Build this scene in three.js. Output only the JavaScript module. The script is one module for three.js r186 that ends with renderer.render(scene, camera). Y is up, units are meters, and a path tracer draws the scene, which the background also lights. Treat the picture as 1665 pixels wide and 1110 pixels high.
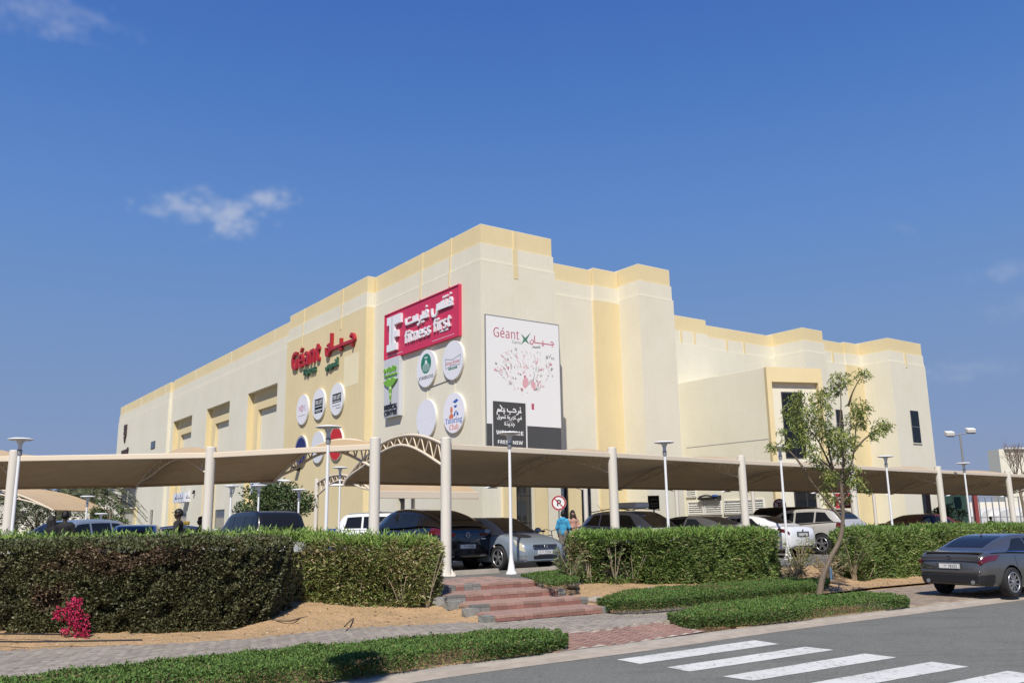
import * as THREE from 'three';
import { mergeGeometries, mergeVertices, toCreasedNormals } from 'three/addons/utils/BufferGeometryUtils.js';
import { RoundedBoxGeometry } from 'three/addons/geometries/RoundedBoxGeometry.js';
import { MarchingCubes } from 'three/addons/objects/MarchingCubes.js';
import { FontLoader } from 'three/addons/loaders/FontLoader.js';
import { TextGeometry } from 'three/addons/geometries/TextGeometry.js';
import { Brush, Evaluator, SUBTRACTION } from 'three-bvh-csg';

// ---------- camera, sky, sun, exposure ----------
const scene = new THREE.Scene();
const FOCAL = 1435, PW = 1665, PH = 1110, EYE = 1.78;
const camera = new THREE.PerspectiveCamera(2 * Math.atan(PH / 2 / FOCAL) * 180 / Math.PI, PW / PH, 0.1, 3000);
camera.position.set(0, EYE, 0);
camera.rotation.order = 'YXZ';
camera.rotation.x = Math.atan(299.3 / FOCAL);
camera.rotation.z = -0.0168;
camera.updateMatrixWorld(true);
const renderer = new THREE.WebGLRenderer({ antialias: true });
renderer.toneMapping = THREE.LinearToneMapping;
renderer.toneMappingExposure = 1.1;
renderer.shadowMap.enabled = true;

// a pixel of the photograph -> the direction of its ray, and the point where the ray meets a plane
const EYEP = new THREE.Vector3(0, EYE, 0);
const camQ = camera.quaternion.clone();
function ray(x, y) { return new THREE.Vector3(x - PW / 2, -(y - PH / 2), -FOCAL).applyQuaternion(camQ).normalize(); }
function onLevel(x, y, h) { const d = ray(x, y); return EYEP.clone().addScaledVector(d, (h - EYE) / d.y); }
function atDepth(x, y, z) { const d = ray(x, y); return EYEP.clone().addScaledVector(d, z / d.z); }

// seeded random numbers and value noise
let seedState = 12345;
function rnd() { seedState = (seedState * 1664525 + 1013904223) >>> 0; return seedState / 4294967296; }
const rr = (a, b) => a + (b - a) * rnd();
const clamp = (x, a, b) => Math.max(a, Math.min(b, x));
const lerp = (a, b, t) => a + (b - a) * t;
const smooth = (a, b, x) => { const t = clamp((x - a) / (b - a), 0, 1); return t * t * (3 - 2 * t); };
function hash(x, y, z = 0) { let h = Math.imul(x | 0, 374761393) ^ Math.imul(y | 0, 668265263) ^ Math.imul(z | 0, 2147483647 - 58); h = Math.imul(h ^ (h >>> 13), 1274126177); h ^= h >>> 16; return (h >>> 0) / 4294967296; }
function noise2(x, y, per = 0, z = 0) {
  const xi = Math.floor(x), yi = Math.floor(y), xf = x - xi, yf = y - yi;
  const w = (n) => per ? ((n % per) + per) % per : n;
  const u = xf * xf * (3 - 2 * xf), v = yf * yf * (3 - 2 * yf);
  return lerp(lerp(hash(w(xi), w(yi), z), hash(w(xi + 1), w(yi), z), u), lerp(hash(w(xi), w(yi + 1), z), hash(w(xi + 1), w(yi + 1), z), u), v);
}
function fbm(x, y, oct = 4, per = 0, z = 0) { let a = 0, s = 0.5, t = 0; for (let i = 0; i < oct; i++) { a += s * noise2(x, y, per, z + i); t += s; x *= 2; y *= 2; per *= 2; s *= 0.5; } return a / t; }

// the sky: clear desert blue, paler towards the horizon, three small clouds
const s2l = (c) => c <= 0.04045 ? c / 12.92 : Math.pow((c + 0.055) / 1.055, 2.4);
const lin = (r, g, b) => [s2l(r / 255) / 1.1, s2l(g / 255) / 1.1, s2l(b / 255) / 1.1];
{
  const W = 2048, Hh = 1024, data = new Float32Array(W * Hh * 4);
  const ramp = [[-90, lin(150, 140, 125)], [-2, lin(168, 172, 184)], [1.5, lin(143, 156, 184)], [6, lin(130, 153, 192)], [12, lin(116, 148, 196)], [19, lin(98, 139, 200)], [27, lin(78, 122, 192)], [34, lin(66, 109, 183)], [55, lin(52, 94, 168)], [90, lin(42, 82, 154)]];
  const clouds = [];   // direction, half width and height in degrees, strength
  const addCloud = (x, y, w, h, s, z) => { const d = ray(x, y); clouds.push([Math.atan2(d.x, -d.z) * 180 / Math.PI, Math.asin(d.y) * 180 / Math.PI, w, h, s, z]); };
  addCloud(300, 338, 2.6, 1.0, 0.5, 3); addCloud(372, 350, 2.5, 1.15, 0.62, 5); addCloud(438, 325, 1.6, 0.75, 0.58, 9); addCloud(327, 307, 0.7, 0.28, 0.25, 11);
  addCloud(70, 18, 4.2, 1.3, 0.26, 21); addCloud(20, 8, 2.6, 1.2, 0.16, 22);
  addCloud(1575, 600, 2.4, 0.7, 0.22, 31); addCloud(1640, 440, 1.6, 0.6, 0.2, 33); addCloud(1665, 500, 2.4, 0.8, 0.12, 34); addCloud(1468, 372, 0.9, 0.4, 0.08, 35);
  for (let j = 0; j < Hh; j++) {
    const el = ((j + 0.5) / Hh - 0.5) * 180;
    let k = 0; while (k < ramp.length - 2 && ramp[k + 1][0] < el) k++;
    const t = clamp((el - ramp[k][0]) / (ramp[k + 1][0] - ramp[k][0]), 0, 1);
    const base = [0, 1, 2].map(i => lerp(ramp[k][1][i], ramp[k + 1][1][i], t));
    for (let i = 0; i < W; i++) {
      const az = ((i + 0.5) / W - 0.5) * 360 + 90;          // equirectangular u -> azimuth measured from -z towards +x
      const a2 = az > 180 ? az - 360 : az;
      let c = base;
      let m = 0;
      for (const [ca, ce, w, h, s, z] of clouds) {
        const dx = (a2 - ca) / w, dy = (el - ce) / h;
        if (Math.abs(dx) > 1.8 || Math.abs(dy) > 1.8) continue;
        const n = fbm(a2 * 1.1 + z * 7, el * 1.9 + z * 3, 5, 0, z), r = Math.sqrt(dx * dx + dy * dy);
        const f = fbm(a2 * 5 + z, el * 7, 3, 0, z + 40); m = Math.max(m, s * (0.8 + 0.5 * f) * smooth(0.0, 1.05, (1 - r * 0.8) * 0.85 + (n - 0.5) * 1.25 + (f - 0.5) * 0.35));
      }
      if (m > 0) { const cl = lin(190, 198, 216); c = [lerp(base[0], cl[0], m), lerp(base[1], cl[1], m), lerp(base[2], cl[2], m)]; }
      const o = (j * W + i) * 4; data[o] = c[0]; data[o + 1] = c[1]; data[o + 2] = c[2]; data[o + 3] = 1;
    }
  }
  const sky = new THREE.DataTexture(data, W, Hh, THREE.RGBAFormat, THREE.FloatType);
  sky.mapping = THREE.EquirectangularReflectionMapping; sky.minFilter = sky.magFilter = THREE.LinearFilter; sky.colorSpace = THREE.LinearSRGBColorSpace; sky.needsUpdate = true;
  scene.background = sky; scene.environment = sky;
}
const sun = new THREE.DirectionalLight(new THREE.Color(1.0, 0.945, 0.86), 4.7);
const sunDir = new THREE.Vector3(-0.12 * 0.643, 0.766, 0.993 * 0.643).normalize();
sun.target.position.set(5, 0, -30); sun.position.copy(sun.target.position).addScaledVector(sunDir, 150);
sun.castShadow = true; sun.shadow.mapSize.set(4096, 4096); sun.shadow.radius = 1;
Object.assign(sun.shadow.camera, { left: -90, right: 90, top: 90, bottom: -90, near: 1, far: 350 });
scene.add(sun, sun.target);

// ---------- helpers ----------
const used = new Map();
function numbered(n) { const k = used.get(n) || 0; used.set(n, k + 1); return k ? n + '_' + String(k).padStart(3, '0') : n; }
function thing(name, label, category, pos = [0, 0, 0], turn = 0, group) {
  const o = new THREE.Group(); o.name = numbered(name); scene.add(o);
  o.position.set(pos[0], pos[1], pos[2]); o.rotation.y = turn; o.userData = { label, category };
  if (group) o.userData.group = group;
  return o;
}
function part(name, geo, mat, parent = scene) {
  const m = new THREE.Mesh(geo, mat); m.name = parent === scene ? numbered(name) : name; m.castShadow = m.receiveShadow = true; parent.add(m); return m;
}
function tag(o, label, category, group) { o.userData.label = label; o.userData.category = category; if (group) o.userData.group = group; return o; }
function struct(name, geo, mat, label) { const m = part(name, geo, mat); m.userData = { kind: 'structure', label: label || name.replace(/_/g, ' ') }; return m; }
function dup(root, pos, turn, label) {
  const r = root.clone(); r.name = numbered(root.name.replace(/_\d{3}$/, '')); r.userData = { ...root.userData }; scene.add(r);
  r.position.set(pos[0], pos[1], pos[2]); r.rotation.y = turn; if (label) r.userData.label = label; return r;
}
function flat(g) { const n = g.index ? g.toNonIndexed() : g; for (const k of Object.keys(n.attributes)) if (!['position', 'normal', 'uv'].includes(k)) n.deleteAttribute(k); if (!n.attributes.uv) n.setAttribute('uv', new THREE.BufferAttribute(new Float32Array(n.attributes.position.count * 2), 2)); return n; }
function merge(list) { return mergeGeometries(list.map(flat), false); }
// texture coordinates in metres, by the side a face looks to
function uvm(geo, s = 1, ox = 0, oy = 0) {
  const g = geo.index ? geo.toNonIndexed() : geo; if (!g.attributes.normal) g.computeVertexNormals();
  const p = g.attributes.position, n = g.attributes.normal, uv = new Float32Array(p.count * 2);
  for (let i = 0; i < p.count; i += 3) {
    const ax = Math.abs(n.getX(i) + n.getX(i + 1) + n.getX(i + 2)), ay = Math.abs(n.getY(i) + n.getY(i + 1) + n.getY(i + 2)), az = Math.abs(n.getZ(i) + n.getZ(i + 1) + n.getZ(i + 2));
    for (let k = i; k < i + 3; k++) {
      const x = p.getX(k), y = p.getY(k), z = p.getZ(k);
      let a, b; if (ay >= ax && ay >= az) { a = x; b = z; } else if (ax >= az) { a = z; b = y; } else { a = x; b = y; }
      uv[k * 2] = a * s + ox; uv[k * 2 + 1] = b * s + oy;
    }
  }
  g.setAttribute('uv', new THREE.BufferAttribute(uv, 2)); return g;
}
function bx(w, h, d, x = 0, y = 0, z = 0) { return new THREE.BoxGeometry(w, h, d).translate(x, y, z); }
function bx2(x0, x1, y0, y1, z0, z1) { return bx(x1 - x0, y1 - y0, z1 - z0, (x0 + x1) / 2, (y0 + y1) / 2, (z0 + z1) / 2); }
function rbx(w, h, d, r, x = 0, y = 0, z = 0) { return new RoundedBoxGeometry(w, h, d, 2, r).translate(x, y, z); }
const V3 = (x, y, z) => new THREE.Vector3(x, y, z);
function bar(a, b, r, r2 = r, seg = 8) {
  const d = b.clone().sub(a), g = new THREE.CylinderGeometry(r2, r, d.length(), seg).translate(0, d.length() / 2, 0);
  g.applyQuaternion(new THREE.Quaternion().setFromUnitVectors(V3(0, 1, 0), d.normalize())); return g.translate(a.x, a.y, a.z);
}
function tube(pts, r, seg = 24, rad = 8) { return new THREE.TubeGeometry(new THREE.CatmullRomCurve3(pts), seg, r, rad, false); }
function taperTube(pts, radii, seg = 20, rad = 8) {
  const c = new THREE.CatmullRomCurve3(pts), g = new THREE.TubeGeometry(c, seg, 1, rad, false), p = g.attributes.position;
  for (let i = 0; i <= seg; i++) {
    const t = i / seg, f = t * (radii.length - 1), k = Math.min(radii.length - 2, Math.floor(f)), r = lerp(radii[k], radii[k + 1], f - k), o = c.getPointAt(t);
    for (let j = 0; j <= rad; j++) { const q = i * (rad + 1) + j; p.setXYZ(q, o.x + (p.getX(q) - o.x) * r, o.y + (p.getY(q) - o.y) * r, o.z + (p.getZ(q) - o.z) * r); }
  }
  g.computeVertexNormals(); return g;
}
// a sheet over a polygon of [x, z] points at height y, uv in metres
function sheet(poly, y, s = 1) {
  const sh = new THREE.Shape(poly.map(([x, z]) => new THREE.Vector2(x, -z)));
  const g = new THREE.ShapeGeometry(sh); g.rotateX(-Math.PI / 2); g.translate(0, y, 0); return uvm(g, s);
}
function slab(poly, y0, y1, s = 1) {
  const sh = new THREE.Shape(poly.map(([x, z]) => new THREE.Vector2(x, -z)));
  const g = new THREE.ExtrudeGeometry(sh, { depth: y1 - y0, bevelEnabled: false }); g.rotateX(-Math.PI / 2); g.translate(0, y0, 0); return uvm(g, s);
}
function polyLine(line, x) { let k = 0; while (k < line.length - 2 && line[k + 1][0] < x) k++; const [x0, y0] = line[k], [x1, y1] = line[k + 1]; return y0 + (y1 - y0) * (x - x0) / (x1 - x0); }
function inside(poly, x, z) { let c = false; for (let i = 0, j = poly.length - 1; i < poly.length; j = i++) { const [xi, zi] = poly[i], [xj, zj] = poly[j]; if ((zi > z) !== (zj > z) && x < (xj - xi) * (z - zi) / (zj - zi) + xi) c = !c; } return c; }
function edgeDist(poly, x, z) { let m = 1e9; for (let i = 0, j = poly.length - 1; i < poly.length; j = i++) { const [ax, az] = poly[j], [bx_, bz] = poly[i], dx = bx_ - ax, dz = bz - az, t = clamp(((x - ax) * dx + (z - az) * dz) / (dx * dx + dz * dz), 0, 1); m = Math.min(m, Math.hypot(x - ax - dx * t, z - az - dz * t)); } return m; }
function lineDist(line, x, z) { let m = 1e9; for (let i = 1; i < line.length; i++) { const [ax, az] = line[i - 1], [bx_, bz] = line[i], dx = bx_ - ax, dz = bz - az, t = clamp(((x - ax) * dx + (z - az) * dz) / (dx * dx + dz * dz), 0, 1); m = Math.min(m, Math.hypot(x - ax - dx * t, z - az - dz * t)); } return m; }
const font = await new FontLoader().loadAsync('fonts/droid/droid_sans_bold.typeface.json');
const fontSerif = await new FontLoader().loadAsync('fonts/droid/droid_serif_bold.typeface.json');

// ---------- materials ----------
function dataTex(n, fn, colour = true) {
  const d = new Uint8Array(n * n * 4);
  for (let j = 0; j < n; j++) for (let i = 0; i < n; i++) { const c = fn(i / n, j / n, i, j), o = (j * n + i) * 4; d[o] = clamp(c[0], 0, 1) * 255; d[o + 1] = clamp(c[1], 0, 1) * 255; d[o + 2] = clamp(c[2], 0, 1) * 255; d[o + 3] = 255; }
  const t = new THREE.DataTexture(d, n, n, THREE.RGBAFormat); t.wrapS = t.wrapT = THREE.RepeatWrapping; t.magFilter = THREE.LinearFilter; t.minFilter = THREE.LinearMipmapLinearFilter; t.generateMipmaps = true; if (colour) t.colorSpace = THREE.SRGBColorSpace; t.needsUpdate = true; return t;
}
const grey = (v) => [v, v, v];
const lit = (r, g, b) => new THREE.Color().setRGB(r, g, b);
const std = (r, g, b, rough = 0.7, o = {}) => new THREE.MeshStandardMaterial({ color: lit(r, g, b), roughness: rough, ...o });
function rep(t, s) { const c = t.clone(); c.repeat.set(s, s); c.needsUpdate = true; return c; }
// plaster: faint roller patches, a few rain streaks, fine grain
const plasterMap = dataTex(512, (u, v) => { const a = fbm(u * 5, v * 5, 4, 5, 1), b = fbm(u * 64, v * 64, 2, 64, 2), s = fbm(u * 40, v * 3, 3, 0, 3); const k = 0.965 + 0.03 * (a - 0.5) + 0.02 * (b - 0.5) - 0.012 * smooth(0.6, 0.8, s); return [k, k * (0.997 + 0.006 * a), k * (0.985 + 0.025 * a)]; });
const plasterBump = dataTex(256, (u, v) => grey(fbm(u * 90, v * 90, 3, 90, 4)), false);
const plaster = (r, g, b) => new THREE.MeshStandardMaterial({ color: lit(r, g, b), roughness: 0.92, map: rep(plasterMap, 0.14), bumpMap: rep(plasterBump, 0.7), bumpScale: 0.004 });
const M = {};
M.cream = plaster(0.775, 0.735, 0.595); M.creamLight = plaster(0.81, 0.775, 0.62); M.yellow = plaster(0.775, 0.645, 0.375); M.creamPlain = std(0.78, 0.73, 0.62, 0.85);
M.white = std(0.78, 0.78, 0.77, 0.5); M.offWhite = std(0.72, 0.71, 0.67, 0.6);
M.black = std(0.015, 0.015, 0.017, 0.5); M.darkGrey = std(0.05, 0.052, 0.055, 0.6); M.midGrey = std(0.22, 0.225, 0.23, 0.5);
M.glassDark = new THREE.MeshPhysicalMaterial({ color: lit(0.012, 0.014, 0.018), roughness: 0.05, specularIntensity: 0.55 });
M.shopGlass = new THREE.MeshPhysicalMaterial({ color: lit(0.03, 0.032, 0.033), roughness: 0.08, clearcoat: 0.6 });
M.rubber = std(0.018, 0.018, 0.019, 0.85); M.chrome = std(0.6, 0.6, 0.62, 0.2, { metalness: 1 }); M.alloy = std(0.46, 0.46, 0.47, 0.32, { metalness: 0.8 });
M.postWhite = std(0.80, 0.80, 0.79, 0.4); M.colCream = std(0.74, 0.69, 0.60, 0.55, { map: rep(plasterMap, 0.5) });
M.galv = std(0.32, 0.33, 0.34, 0.45, { metalness: 0.5 });
// asphalt, concrete, sand, pavers
const asphaltMap = dataTex(512, (u, v) => { const a = fbm(u * 7, v * 7, 4, 7, 5), f = hash(u * 1024, v * 1024, 6), c = fbm(u * 200, v * 200, 2, 200, 8), st = fbm(u * 3, v * 26, 3, 0, 9); let k = 0.415 + 0.035 * (a - 0.5) + 0.10 * (f - 0.5) + 0.10 * (c - 0.5) - 0.02 * smooth(0.6, 0.75, st); const cr = Math.abs(fbm(u * 6, v * 6, 4, 6, 12) - 0.5); if (cr < 0.0035) k -= 0.05; return [k, k * 1.0, k * 0.98]; });
const asphaltBump = dataTex(512, (u, v) => grey(0.6 * hash(u * 512, v * 512, 7) + 0.4 * fbm(u * 120, v * 120, 2, 120, 2)), false);
M.asphalt = new THREE.MeshStandardMaterial({ color: lit(1.1, 1.09, 0.98), map: rep(asphaltMap, 0.22), bumpMap: rep(asphaltBump, 0.7), bumpScale: 0.006, roughness: 0.9 });
M.parkAsphalt = new THREE.MeshStandardMaterial({ color: lit(1.0, 0.96, 0.9), map: rep(asphaltMap, 0.22), roughness: 0.9 });
const concMap = dataTex(512, (u, v) => { const a = fbm(u * 8, v * 8, 5, 8, 15), f = hash(u * 512, v * 512, 16); const k = 0.80 + 0.16 * (a - 0.5) + 0.06 * (f - 0.5); return [k, k * 0.985, k * 0.955]; });
M.concrete = new THREE.MeshStandardMaterial({ color: lit(0.58, 0.53, 0.47), map: rep(concMap, 0.6), bumpMap: rep(plasterBump, 1.5), bumpScale: 0.006, roughness: 0.93 });
M.kerb = new THREE.MeshStandardMaterial({ color: lit(0.66, 0.575, 0.49), map: rep(concMap, 0.8), bumpMap: rep(plasterBump, 1.5), bumpScale: 0.005, roughness: 0.93 });
const sandMap = dataTex(512, (u, v) => { const a = fbm(u * 6, v * 6, 5, 6, 25), f = hash(u * 1024, v * 1024, 26), b = fbm(u * 60, v * 60, 3, 60, 27); let k = 0.80 + 0.14 * (a - 0.5) + 0.07 * (f - 0.5) + 0.12 * (b - 0.5); const p = fbm(u * 110, v * 110, 2, 110, 28); if (p > 0.77) k *= 0.72; return [k, k * (0.985 - 0.02 * a), k * (0.96 - 0.05 * b)]; });
const sandBump = dataTex(512, (u, v) => grey(0.55 * fbm(u * 14, v * 14, 4, 14, 29) + 0.45 * fbm(u * 80, v * 80, 3, 80, 30)), false);
M.sand = new THREE.MeshStandardMaterial({ color: lit(0.68, 0.475, 0.27), map: rep(sandMap, 0.4), bumpMap: rep(sandBump, 0.5), bumpScale: 0.05, roughness: 0.97 });
M.farSand = new THREE.MeshStandardMaterial({ color: lit(0.68, 0.475, 0.27), map: rep(sandMap, 0.08), roughness: 0.97 });
M.jointSand = new THREE.MeshStandardMaterial({ color: lit(0.80, 0.74, 0.66), map: rep(sandMap, 0.9), roughness: 0.97 });
const paverTone = (r, g, b) => [0.84, 0.94, 1.0, 1.1, 1.2].map((k, i) => new THREE.MeshStandardMaterial({ color: lit(r * k, g * k * (1 + (i % 2) * 0.02), b * k), map: rep(concMap, 1.7), bumpMap: rep(plasterBump, 3), bumpScale: 0.003, roughness: 0.92 }));
M.paverGrey = paverTone(0.50, 0.445, 0.395); M.paverRed = paverTone(0.50, 0.305, 0.262); M.paverBrown = paverTone(0.48, 0.385, 0.31); M.paverBlue = paverTone(0.34, 0.345, 0.335); M.stepRed = paverTone(0.46, 0.225, 0.195); M.stepTread = paverTone(0.56, 0.365, 0.31);
M.bark = new THREE.MeshStandardMaterial({ color: lit(0.42, 0.34, 0.26), map: rep(concMap, 2), bumpMap: rep(sandBump, 4), bumpScale: 0.02, roughness: 0.95 });
M.twig = std(0.17, 0.125, 0.085, 0.95);

// ---------- the ground ----------
const PARK = 0.58;
struct('ground', new THREE.PlaneGeometry(4000, 4000).rotateX(-Math.PI / 2).translate(0, -0.08, 0), M.farSand, 'pale sandy ground reaching to the horizon');
// edge lines as [x, z]
const roadEdge = [[-16, -3.2], [-9, -6.5], [-5, -8.6], [-1.95, -10.3], [-1.17, -11.0], [-0.32, -11.72], [0.75, -12.45], [2.3, -13.6], [3.98, -14.98], [5.61, -16.2], [7.51, -17.55], [11.15, -20.17], [20, -26.8], [40, -41], [90, -76]];
const offset = (line, d) => line.map(([x, z], i) => { const a = line[Math.max(0, i - 1)], b = line[Math.min(line.length - 1, i + 1)], dx = b[0] - a[0], dz = b[1] - a[1], l = Math.hypot(dx, dz); return [x + dz / l * d, z - dx / l * d]; });   // d > 0 is away from the road
struct('road', sheet([...roadEdge, [140, 40], [-60, 40], [-40, 10]], 0, 1), M.asphalt, 'grey asphalt road');
// gutter and kerb: cross section swept along the road edge, lowered at the crossing
{
  const prof = [[-0.03, 0.004], [0.30, 0.016], [0.315, 0.03], [0.33, 0.04], [0.50, 0.046], [0.51, 0.0]];
  const dense = []; for (let i = 0; i < roadEdge.length - 1; i++) { const n = Math.max(2, Math.round(Math.hypot(roadEdge[i + 1][0] - roadEdge[i][0], roadEdge[i + 1][1] - roadEdge[i][1]) / 0.25)); for (let k = 0; k < n; k++) dense.push([lerp(roadEdge[i][0], roadEdge[i + 1][0], k / n), lerp(roadEdge[i][1], roadEdge[i + 1][1], k / n)]); }
  const sm = dense.map((p, i) => { let x = 0, z = 0, c = 0; for (let k = -4; k <= 4; k++) { const q = dense[clamp(i + k, 0, dense.length - 1)]; x += q[0]; z += q[1]; c++; } return [x / c, z / c]; });
  const build = (keep, name, label, mat) => {
    const lines = prof.map(([d]) => offset(sm, d)), pos = [], idx = [];
    const row = (i) => prof.map(([d, h], j) => { const x = sm[i][0], low = smooth(0.2, 0.75, x) * (1 - smooth(2.7, 3.4, x)) ; const hh = h - 0.0 * low; return [lines[j][i][0], hh, lines[j][i][1]]; });
    for (let i = 0; i < sm.length; i++) for (const p of row(i)) pos.push(...p);
    for (let i = 0; i < sm.length - 1; i++) for (let j = keep[0]; j < keep[1]; j++) { const a = i * prof.length + j, b = a + prof.length; idx.push(a, b, a + 1, b, b + 1, a + 1); }
    const g = new THREE.BufferGeometry(); g.setAttribute('position', new THREE.Float32BufferAttribute(pos, 3)); g.setIndex(idx); const g2 = toCreasedNormals(g, 0.6);
    return struct(name, uvm(g2), mat, label);
  };
  build([0, 1], 'gutter', 'pale concrete gutter along the road edge', M.kerb);
  build([1, 5], 'kerb', 'low concrete kerb, dropped at the crossing', M.concrete);
  // kerb joints
}
// sidewalk far edge and the front edge of the raised car park
const walkFar = [[-20, -13.4], [-7.6, -13.59], [-6.55, -13.85], [-5.4, -14.05], [-4.26, -14.55], [-3.61, -15.05], [-2.76, -15.85], [-0.85, -16.45], [-0.37, -16.35], [1.79, -17.69], [4.26, -19.13], [6.5, -20.9], [9, -23.2], [12, -25.3], [20, -31.5], [60, -62]];
const parkEdge = [[-30, -18.6], [-14, -18.5], [-5, -18.6], [-1.6, -19.15], [0.6, -20.6], [1.5, -21.9], [6.3, -24.9], [9, -26.4], [12, -28.2], [20, -34], [60, -65]];
struct('car_park', slab([...parkEdge, [150, -130], [60, -260], [-150, -260], [-120, -40], [-60, -20]], -0.05, PARK), M.parkAsphalt, 'raised asphalt car park behind the hedges');
{ // sand beds rising from the pavement to the car park
  const g = new THREE.BufferGeometry(), pos = [], idx = [], NX = 420, NT = 44;
  for (let i = 0; i <= NX; i++) {
    const x = lerp(-20, 30, i / NX), za = polyLine(walkFar, x) + 0.12, zb = polyLine(parkEdge, x) - 0.3;
    for (let j = 0; j <= NT; j++) {
      const t = j / NT, z = lerp(za, zb, t);
      let h = lerp(0.105, 0.50, smooth(0, 1, t)) + 0.075 * (fbm(x * 1.3, z * 1.3, 3, 0, 50) - 0.5) * smooth(0, 0.1, t) + 0.03 * (fbm(x * 6, z * 6, 3, 0, 51) - 0.45) * smooth(0, 0.04, t);
      const sp = [[-0.35, -16.2], [1.75, -17.6], [0.55, -20.5], [-1.6, -19.0]]; h -= 0.26 * (inside(sp, x, z) ? smooth(0.0, 0.15, edgeDist(sp, x, z)) : 0); h += 0.05 * (inside(sp, x, z) ? 0 : smooth(0.5, 0.05, edgeDist(sp, x, z))) * smooth(0, 0.08, t);
      pos.push(x, h, z);
    }
  }
  for (let i = 0; i < NX; i++) for (let j = 0; j < NT; j++) { const a = i * (NT + 1) + j, b = a + NT + 1; idx.push(a, b, a + 1, b, b + 1, a + 1); }
  g.setAttribute('position', new THREE.Float32BufferAttribute(pos, 3)); g.setIndex(idx); g.computeVertexNormals();
  const p = g.attributes.position, uv = new Float32Array(p.count * 2); for (let i = 0; i < p.count; i++) { uv[i * 2] = p.getX(i); uv[i * 2 + 1] = p.getZ(i); } g.setAttribute('uv', new THREE.BufferAttribute(uv, 2));
  struct('sand_bed', g, M.sand, 'loose yellow sand bed between the pavement and the hedges');
}
// bed of pale joint sand under the pavers and soil strip by the kerb
const kerbBack = offset(roadEdge, 0.505);
const walkNear = [[-20, -9.2], [-9.5, -9.6], [-5.79, -10.84], [-5.22, -11.2], [-4.53, -11.85], [-3.66, -12.55], [-2.7, -13.15], [-1.34, -13.85], [-0.39, -14.4], [0.1, -14.5]];
for (const [a, c, wh] of [[-20.1, 0.7, 'left of the red ramp'], [2.9, 21, 'right of the red ramp']]) struct('verge', slab([...kerbBack.filter(([x]) => x > a && x < c), ...[...walkFar].filter(([x]) => x > a && x < c).reverse().map(([x, z]) => [x, z - 0.3])], -0.06, 0.05), M.sand, 'sandy verge between kerb and pavement ' + wh);
// pavers laid in herringbone inside a polygon; the ones that show largest are single parts, the rest one part
function pavers(name, label, poly, y, tones, cell, dir, tilt, maxSingle, pattern) {   // tilt: height as a plane of x and z
  const bg = tilt ? sheet(poly, 0) : slab(poly, y - 0.16, y - 0.008); if (tilt) { const q = bg.attributes.position; for (let i = 0; i < q.count; i++) q.setY(i, tilt(q.getX(i), q.getZ(i)) - 0.008); }
  const base = struct(name, bg, M.jointSand, label);
  const c = Math.cos(dir), s = Math.sin(dir), list = [];
  const [px_, pz_] = poly.reduce((a, p) => [a[0] + p[0] / poly.length, a[1] + p[1] / poly.length], [0, 0]);
  const w = cell, add = (u, v, lu, lv) => { const cu = u + lu / 2, cv = v + lv / 2, x = px_ + cu * c - cv * s, z = pz_ + cu * s + cv * c; if (inside(poly, x, z) && edgeDist(poly, x, z) > 0.02) list.push([x, z, lu > lv ? 0 : 1]); };
  const N = 130;
  if (pattern === 'herringbone') for (let i = -N; i < N; i++) for (let j = -N; j < N; j++) { const m = (((i - j) % 4) + 4) % 4; if (m === 0) add(i * w, j * w, 2 * w, w); else if (m === 3) add(i * w, j * w, w, 2 * w); }
  else for (let j = -N; j < N; j++) for (let i = -N; i < N; i++) add(i * 2 * w + (j & 1 ? w : 0), j * w, 2 * w, w);
  const variants = [0, 1, 2, 3].map(k => uvm(bx(2 * w - 0.016, 0.05, w - 0.016), 1, k * 0.37, k * 0.61));
  list.sort((a, b) => (a[0] ** 2 + a[1] ** 2) - (b[0] ** 2 + b[1] ** 2));
  const rest = tones.map(() => []);
  list.forEach(([x, z, o], i) => {
    const t = Math.floor(clamp(fbm(x * 2.2, z * 2.2, 2, 0, 60) * 3.2 + rnd() * 3.4 - 0.8, 0, 4.99)), yy = (tilt ? tilt(x, z) : y) - 0.025 + rr(-0.003, 0.003), ang = -dir + (o ? Math.PI / 2 : 0) + rr(-0.01, 0.01);
    if (i < maxSingle) { const m = part('paver', variants[i & 3], tones[t], base); m.position.set(x, yy, z); m.rotation.set(rr(-0.012, 0.012), ang, rr(-0.012, 0.012)); }
    else rest[t].push(variants[i & 3].clone().rotateY(ang).translate(x, yy, z));
  });
  rest.forEach((r, t) => { if (r.length) { const m = part('paver_field', merge(r), tones[t], base); m.userData.kind = 'stuff'; } });
  return base;
}
const walkPoly = [[-12, -9.5], ...walkNear.slice(1), [0.55, -14.35], [1.0, -14.75], [2.75, -16.25], [4.3, -17.45], [5.9, -18.9], [5.1, -19.75], ...[...walkFar].filter(([x]) => x > -13 && x < 4.5).reverse(), [-12, -13.5]];
pavers('pavement', 'grey herringbone paver pavement between the sand bed and the verge', walkPoly, 0.112, M.paverGrey, 0.105, 0.5, null, 300, 'herringbone');
const redPoly = [...offset(roadEdge, 0.52).filter(([x]) => x > 0.2 && x < 3.2).map(([x, z]) => [x, z]), [3.05, -15.0], [2.5, -15.95], [1.0, -14.73], [0.35, -14.2]];
pavers('crossing_ramp', 'red herringbone paver ramp leading to the zebra crossing', redPoly, 0.119, M.paverRed, 0.105, 0.5, (x, z) => 0.05 + 0.06 * clamp((-(x - 1.5) * 0.63 - (z + 13.42) * 0.776) / 1.6, 0, 1.0), 300, 'herringbone');
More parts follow.
